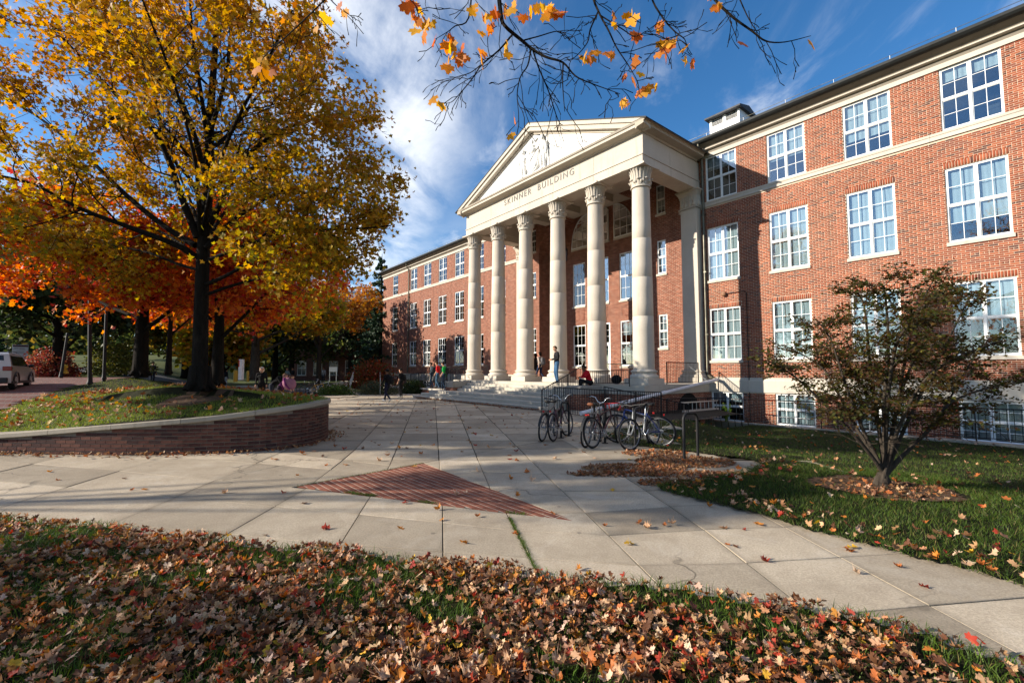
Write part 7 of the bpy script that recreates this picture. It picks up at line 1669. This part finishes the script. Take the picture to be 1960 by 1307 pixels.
WALK = dict(knR=(.10,.20,.53), anR=(.10,.27,.10), knL=(-.10,.05,.50), anL=(-.10,-.30,.17), elR=(.24,-.12,1.16), wrR=(.25,-.12,.92), elL=(-.24,.06,1.15), wrL=(-.24,.22,.96))
WALK2 = dict(knL=(-.10,.18,.53), anL=(-.10,.24,.10), knR=(.10,.04,.50), anR=(.10,-.26,.15), elL=(-.24,-.10,1.16), wrL=(-.25,-.10,.92), elR=(.24,.08,1.15), wrR=(.22,.24,1.0))
DOWN = dict(knR=(.10,.14,.56), anR=(.10,.16,.14), knL=(-.10,.06,.50), anL=(-.10,-.12,.09), hed=(0,.09,1.62), nek=(0,.03,1.47), elR=(.24,.02,1.15), wrR=(.22,.22,1.02), elL=(-.24,.0,1.14), wrL=(-.25,.12,.92))
READ = dict(hed=(0,.08,1.62), elR=(.25,.02,1.15), wrR=(.08,.26,1.12), elL=(-.25,.02,1.15), wrL=(-.08,.26,1.10), knR=(.10,.06,.50))
SIT = dict(pel=(0,0,.12), wai=(0,.06,.28), che=(0,.14,.46), nek=(0,.20,.62), hed=(0,.28,.74), shR=(.185,.15,.58), shL=(-.185,.15,.58), elR=(.24,.30,.36), elL=(-.24,.30,.36), wrR=(.08,.44,.34), wrL=(-.08,.44,.33), hiR=(.10,.02,.12), hiL=(-.10,.02,.12), knR=(.14,.42,.22), knL=(-.14,.42,.20), anR=(.14,.46,-.20), anL=(-.13,.50,-.22))
KNEEL = dict(pel=(0,0,.42), wai=(0,.10,.54), che=(0,.26,.68), nek=(0,.38,.80), hed=(0,.48,.88), shR=(.18,.28,.78), shL=(-.18,.28,.78), elR=(.22,.44,.56), elL=(-.22,.44,.56), wrR=(.12,.60,.40), wrL=(-.12,.60,.40), hiR=(.09,0,.40), hiL=(-.09,0,.40), knR=(.12,.36,.44), knL=(-.12,.30,.12), anR=(.12,.28,.085), anL=(-.12,-.12,.10))
def face(p, dirx, diry): return math.atan2(diry, dirx) - math.pi/2
LB = lambda du, dY: math.atan2(-SA*du + CA*dY, CA*du + SA*dY) - math.pi/2        # heading from building axes
p = gp(741, 769); a = person('person in black hooded jacket and navy trousers walking left across the plaza', p, R(62), 1.74, WALK, (.008,.008,.010), (.012,.014,.03), SK2, (.005,.005,.005), (.35,.36,.38)); backpack('black backpack on the walker in black hooded jacket', a, (.008,.008,.009))
p = gp(767, 760); a = person('person in black shirt and trousers standing behind the dark walker', p, R(75), 1.80, dict(wrR=(.26,.02,.86)), (.010,.010,.011), (.010,.010,.011), SK1, (.012,.009,.007), (.22,.22,.22), False); backpack('black backpack on the person in black shirt', a, (.008,.008,.008))
def onst(px, py, z): return gp(px, py, z)
p = onst(827, 741, .48); a = person('person in grey checked shirt and jeans stepping down beside the red shirt', p, R(80), 1.78, DOWN, (.22,.27,.27), (.018,.045,.09), SK1, (.02,.014,.01), (.10,.10,.10)); backpack('black backpack on the person in grey shirt', a, (.012,.012,.014))
p = onst(838, 743, .48); person('person in red shirt between the grey and the green shirt', p, R(78), 1.80, DOWN, (.55,.015,.02), (.05,.10,.16), SK1, (.05,.025,.012), (.12,.12,.12), False)
p = onst(850, 746, .40); a = person('person in bright green shirt and dark jeans stepping down the stairs', p, R(80), 1.84, dict(DOWN, wrR=(.22,.26,.98)), (.010,.30,.055), (.018,.038,.075), SK1, (.012,.010,.008), (.05,.05,.05), False); backpack('dark backpack on the person in green shirt', a, (.02,.02,.02))
p = wor(-20.05, 18.3, ZP); a = person('woman in cream coat and pink scarf walking behind the columns', p, LB(-1, -.15), 1.68, WALK2, (.46,.38,.32), (.012,.022,.05), SK1, (.012,.009,.007), (.03,.03,.03), True, 'bob'); backpack('grey backpack on the woman in cream coat', a, (.12,.12,.13))
sc2 = MB(); q = Vector(p); sc2.tube([(-.07,.12,1.24), (-.08,.10,1.40), (0,.02,1.45), (.08,.10,1.40), (.06,.13,1.18)], .03, 8); o = sc2.build('scarf', cloth((.55,.10,.14)), a[0])
p = wor(-20.62, 18.45, ZP); a = person('person in black with camera walking beside the cream coat', p, LB(-1, -.1), 1.62, dict(WALK, wrR=(.06,.28,1.12), wrL=(-.06,.28,1.12)), (.012,.010,.010), (.014,.012,.012), SK2, (.006,.005,.005), (.02,.02,.02), True, 'bob')
p = wor(-15.75, 15.45, ZP); a = person('person in black leather jacket and blue jeans looking down at a phone', p, LB(-.5, -1), 1.78, READ, (.016,.016,.018), (.05,.12,.22), SK1, (.07,.04,.02), (.04,.05,.07)); bx = MB().bev((-.03,-.006,-.06), (.03,.006,.06), .004).build('phone', m_black); h_ = a[0].rotation_euler.z; bx.location = Vector(p) + Matrix.Rotation(h_, 3, 'Z') @ Vector((0,.33,1.12)); bx.rotation_euler = (R(-50), 0, h_); tag(bx, 'small dark phone held by the person in leather jacket', 'phone')
p = wor(-13.55, 15.35, ZP - .05); a = person('person in red sweater sitting bent over papers on the platform edge', p, LB(-.6, -1), 1.78, SIT, (.50,.012,.02), (.012,.011,.012), SK2, (.008,.007,.006), (.02,.02,.02)); h_ = a[0].rotation_euler.z
bp_ = MB().bev((-.16,-.11,0), (.16,.11,.012), .003).build('papers', plain('white_paper', (.75,.75,.75), .7, .2)); bp_.location = Vector(p) + Matrix.Rotation(h_, 3, 'Z') @ Vector((0,.40,.28)); bp_.rotation_euler = (R(18), 0, h_); tag(bp_, 'white papers on the lap of the seated person', 'paper')
bb_ = empty('duffel_bag', wor(-12.9, 16.35, ZP), -AZ, 'black bag standing on the platform beside the seated person', 'bag'); mbq = MB(); mbq.ell((0,0,.20), (.26,.17,.21), 14, 8); mbq.build('bag_body', cloth((.008,.008,.009), 'bag_fabric'), bb_); MB().tube([(-.12,0,.36), (-.08,0,.47), (.08,0,.47), (.12,0,.36)], .012, 6).build('handle', m_black, bb_)
BEND = dict(wai=(0,.10,1.08), che=(0,.28,1.22), nek=(0,.42,1.31), hed=(0,.52,1.38), shR=(.185,.30,1.32), shL=(-.185,.30,1.32), elR=(.22,.42,1.06), elL=(-.22,.42,1.06), wrR=(.12,.54,.88), wrL=(-.12,.54,.88))
q = at(500, 745, 22.5); p = (q.x, q.y, .12); person('white haired woman in long black coat standing behind the mound', p, R(200), 1.72, {}, (.008,.008,.009), (.30,.24,.20), SK1, (.55,.50,.42), (.03,.03,.03), True, 'bob', True, .016)
q = at(520, 745, 20.5); p = (q.x, q.y, .05); a = person('person in black coat bending over beside the white haired woman', p, R(-75), 1.76, BEND, (.008,.008,.009), (.03,.035,.05), SK1, (.10,.06,.03), (.3,.3,.32), True, 'short', False, .016)
q = at(537, 745, 19.6); p = (q.x, q.y, .05); a = person('person in purple jacket bending with a pink bag', p, R(-100), 1.70, BEND, (.16,.03,.13), (.03,.02,.03), SK1, (.05,.02,.015), (.03,.03,.03), True, 'bob', False, .016)
b_ = empty('pink_bag', (p[0]+.42, p[1]-.1, 0.95), R(20), 'dusty pink bag slung on the person in purple jacket', 'bag'); mbq = MB(); mbq.ell((0,0,.18), (.26,.18,.30), 14, 8, Matrix.Rotation(R(-35), 3, 'Y')); mbq.build('bag_body', cloth((.32,.14,.20), 'bag_fabric'), b_); MB().tube([(-.15,0,.35), (-.25,0,.55), (-.05,0,.52)], .015, 6).build('strap', cloth((.32,.14,.20), 'bag_fabric'), b_)
FARP = [(240, 712, 38, 'distant dark figure striding on the path left of the orange maple', R(70), WALK, (.02,.03,.06)), (292, 710, 36, 'distant dark figure right of the orange maple trunk', R(10), {}, (.015,.02,.035)), (432, 713, 40, 'distant dark figure with pale trousers left of the big maple trunk', R(-20), {}, (.012,.012,.02)), (459-54, 716, 34, 'distant figure just right of the big maple trunk', R(30), {}, (.02,.02,.03)), (549, 735, 44, 'distant figure in pale jacket on the far path', R(160), WALK2, (.20,.26,.30)), (560, 733, 47, 'distant dark figure on the far path behind the pale jacket', R(150), WALK, (.012,.012,.016)), (619, 722, 52, 'distant figure with white hood near the far door', R(180), {}, (.35,.36,.40))]
for px, py, d, lab, hd_, ps, c in FARP:
    q = at(px, py, d); z = max(float(z_far(np.array(q.x), np.array(q.y))) - .06, 0); person(lab, (q.x, q.y, z), hd_, 1.74, ps, c, (.02,.025,.04) if 'pale trousers' not in lab else (.35,.38,.42), SK1, (.02,.015,.01), (.02,.02,.02), True, 'short', False, .03, 'distant people')
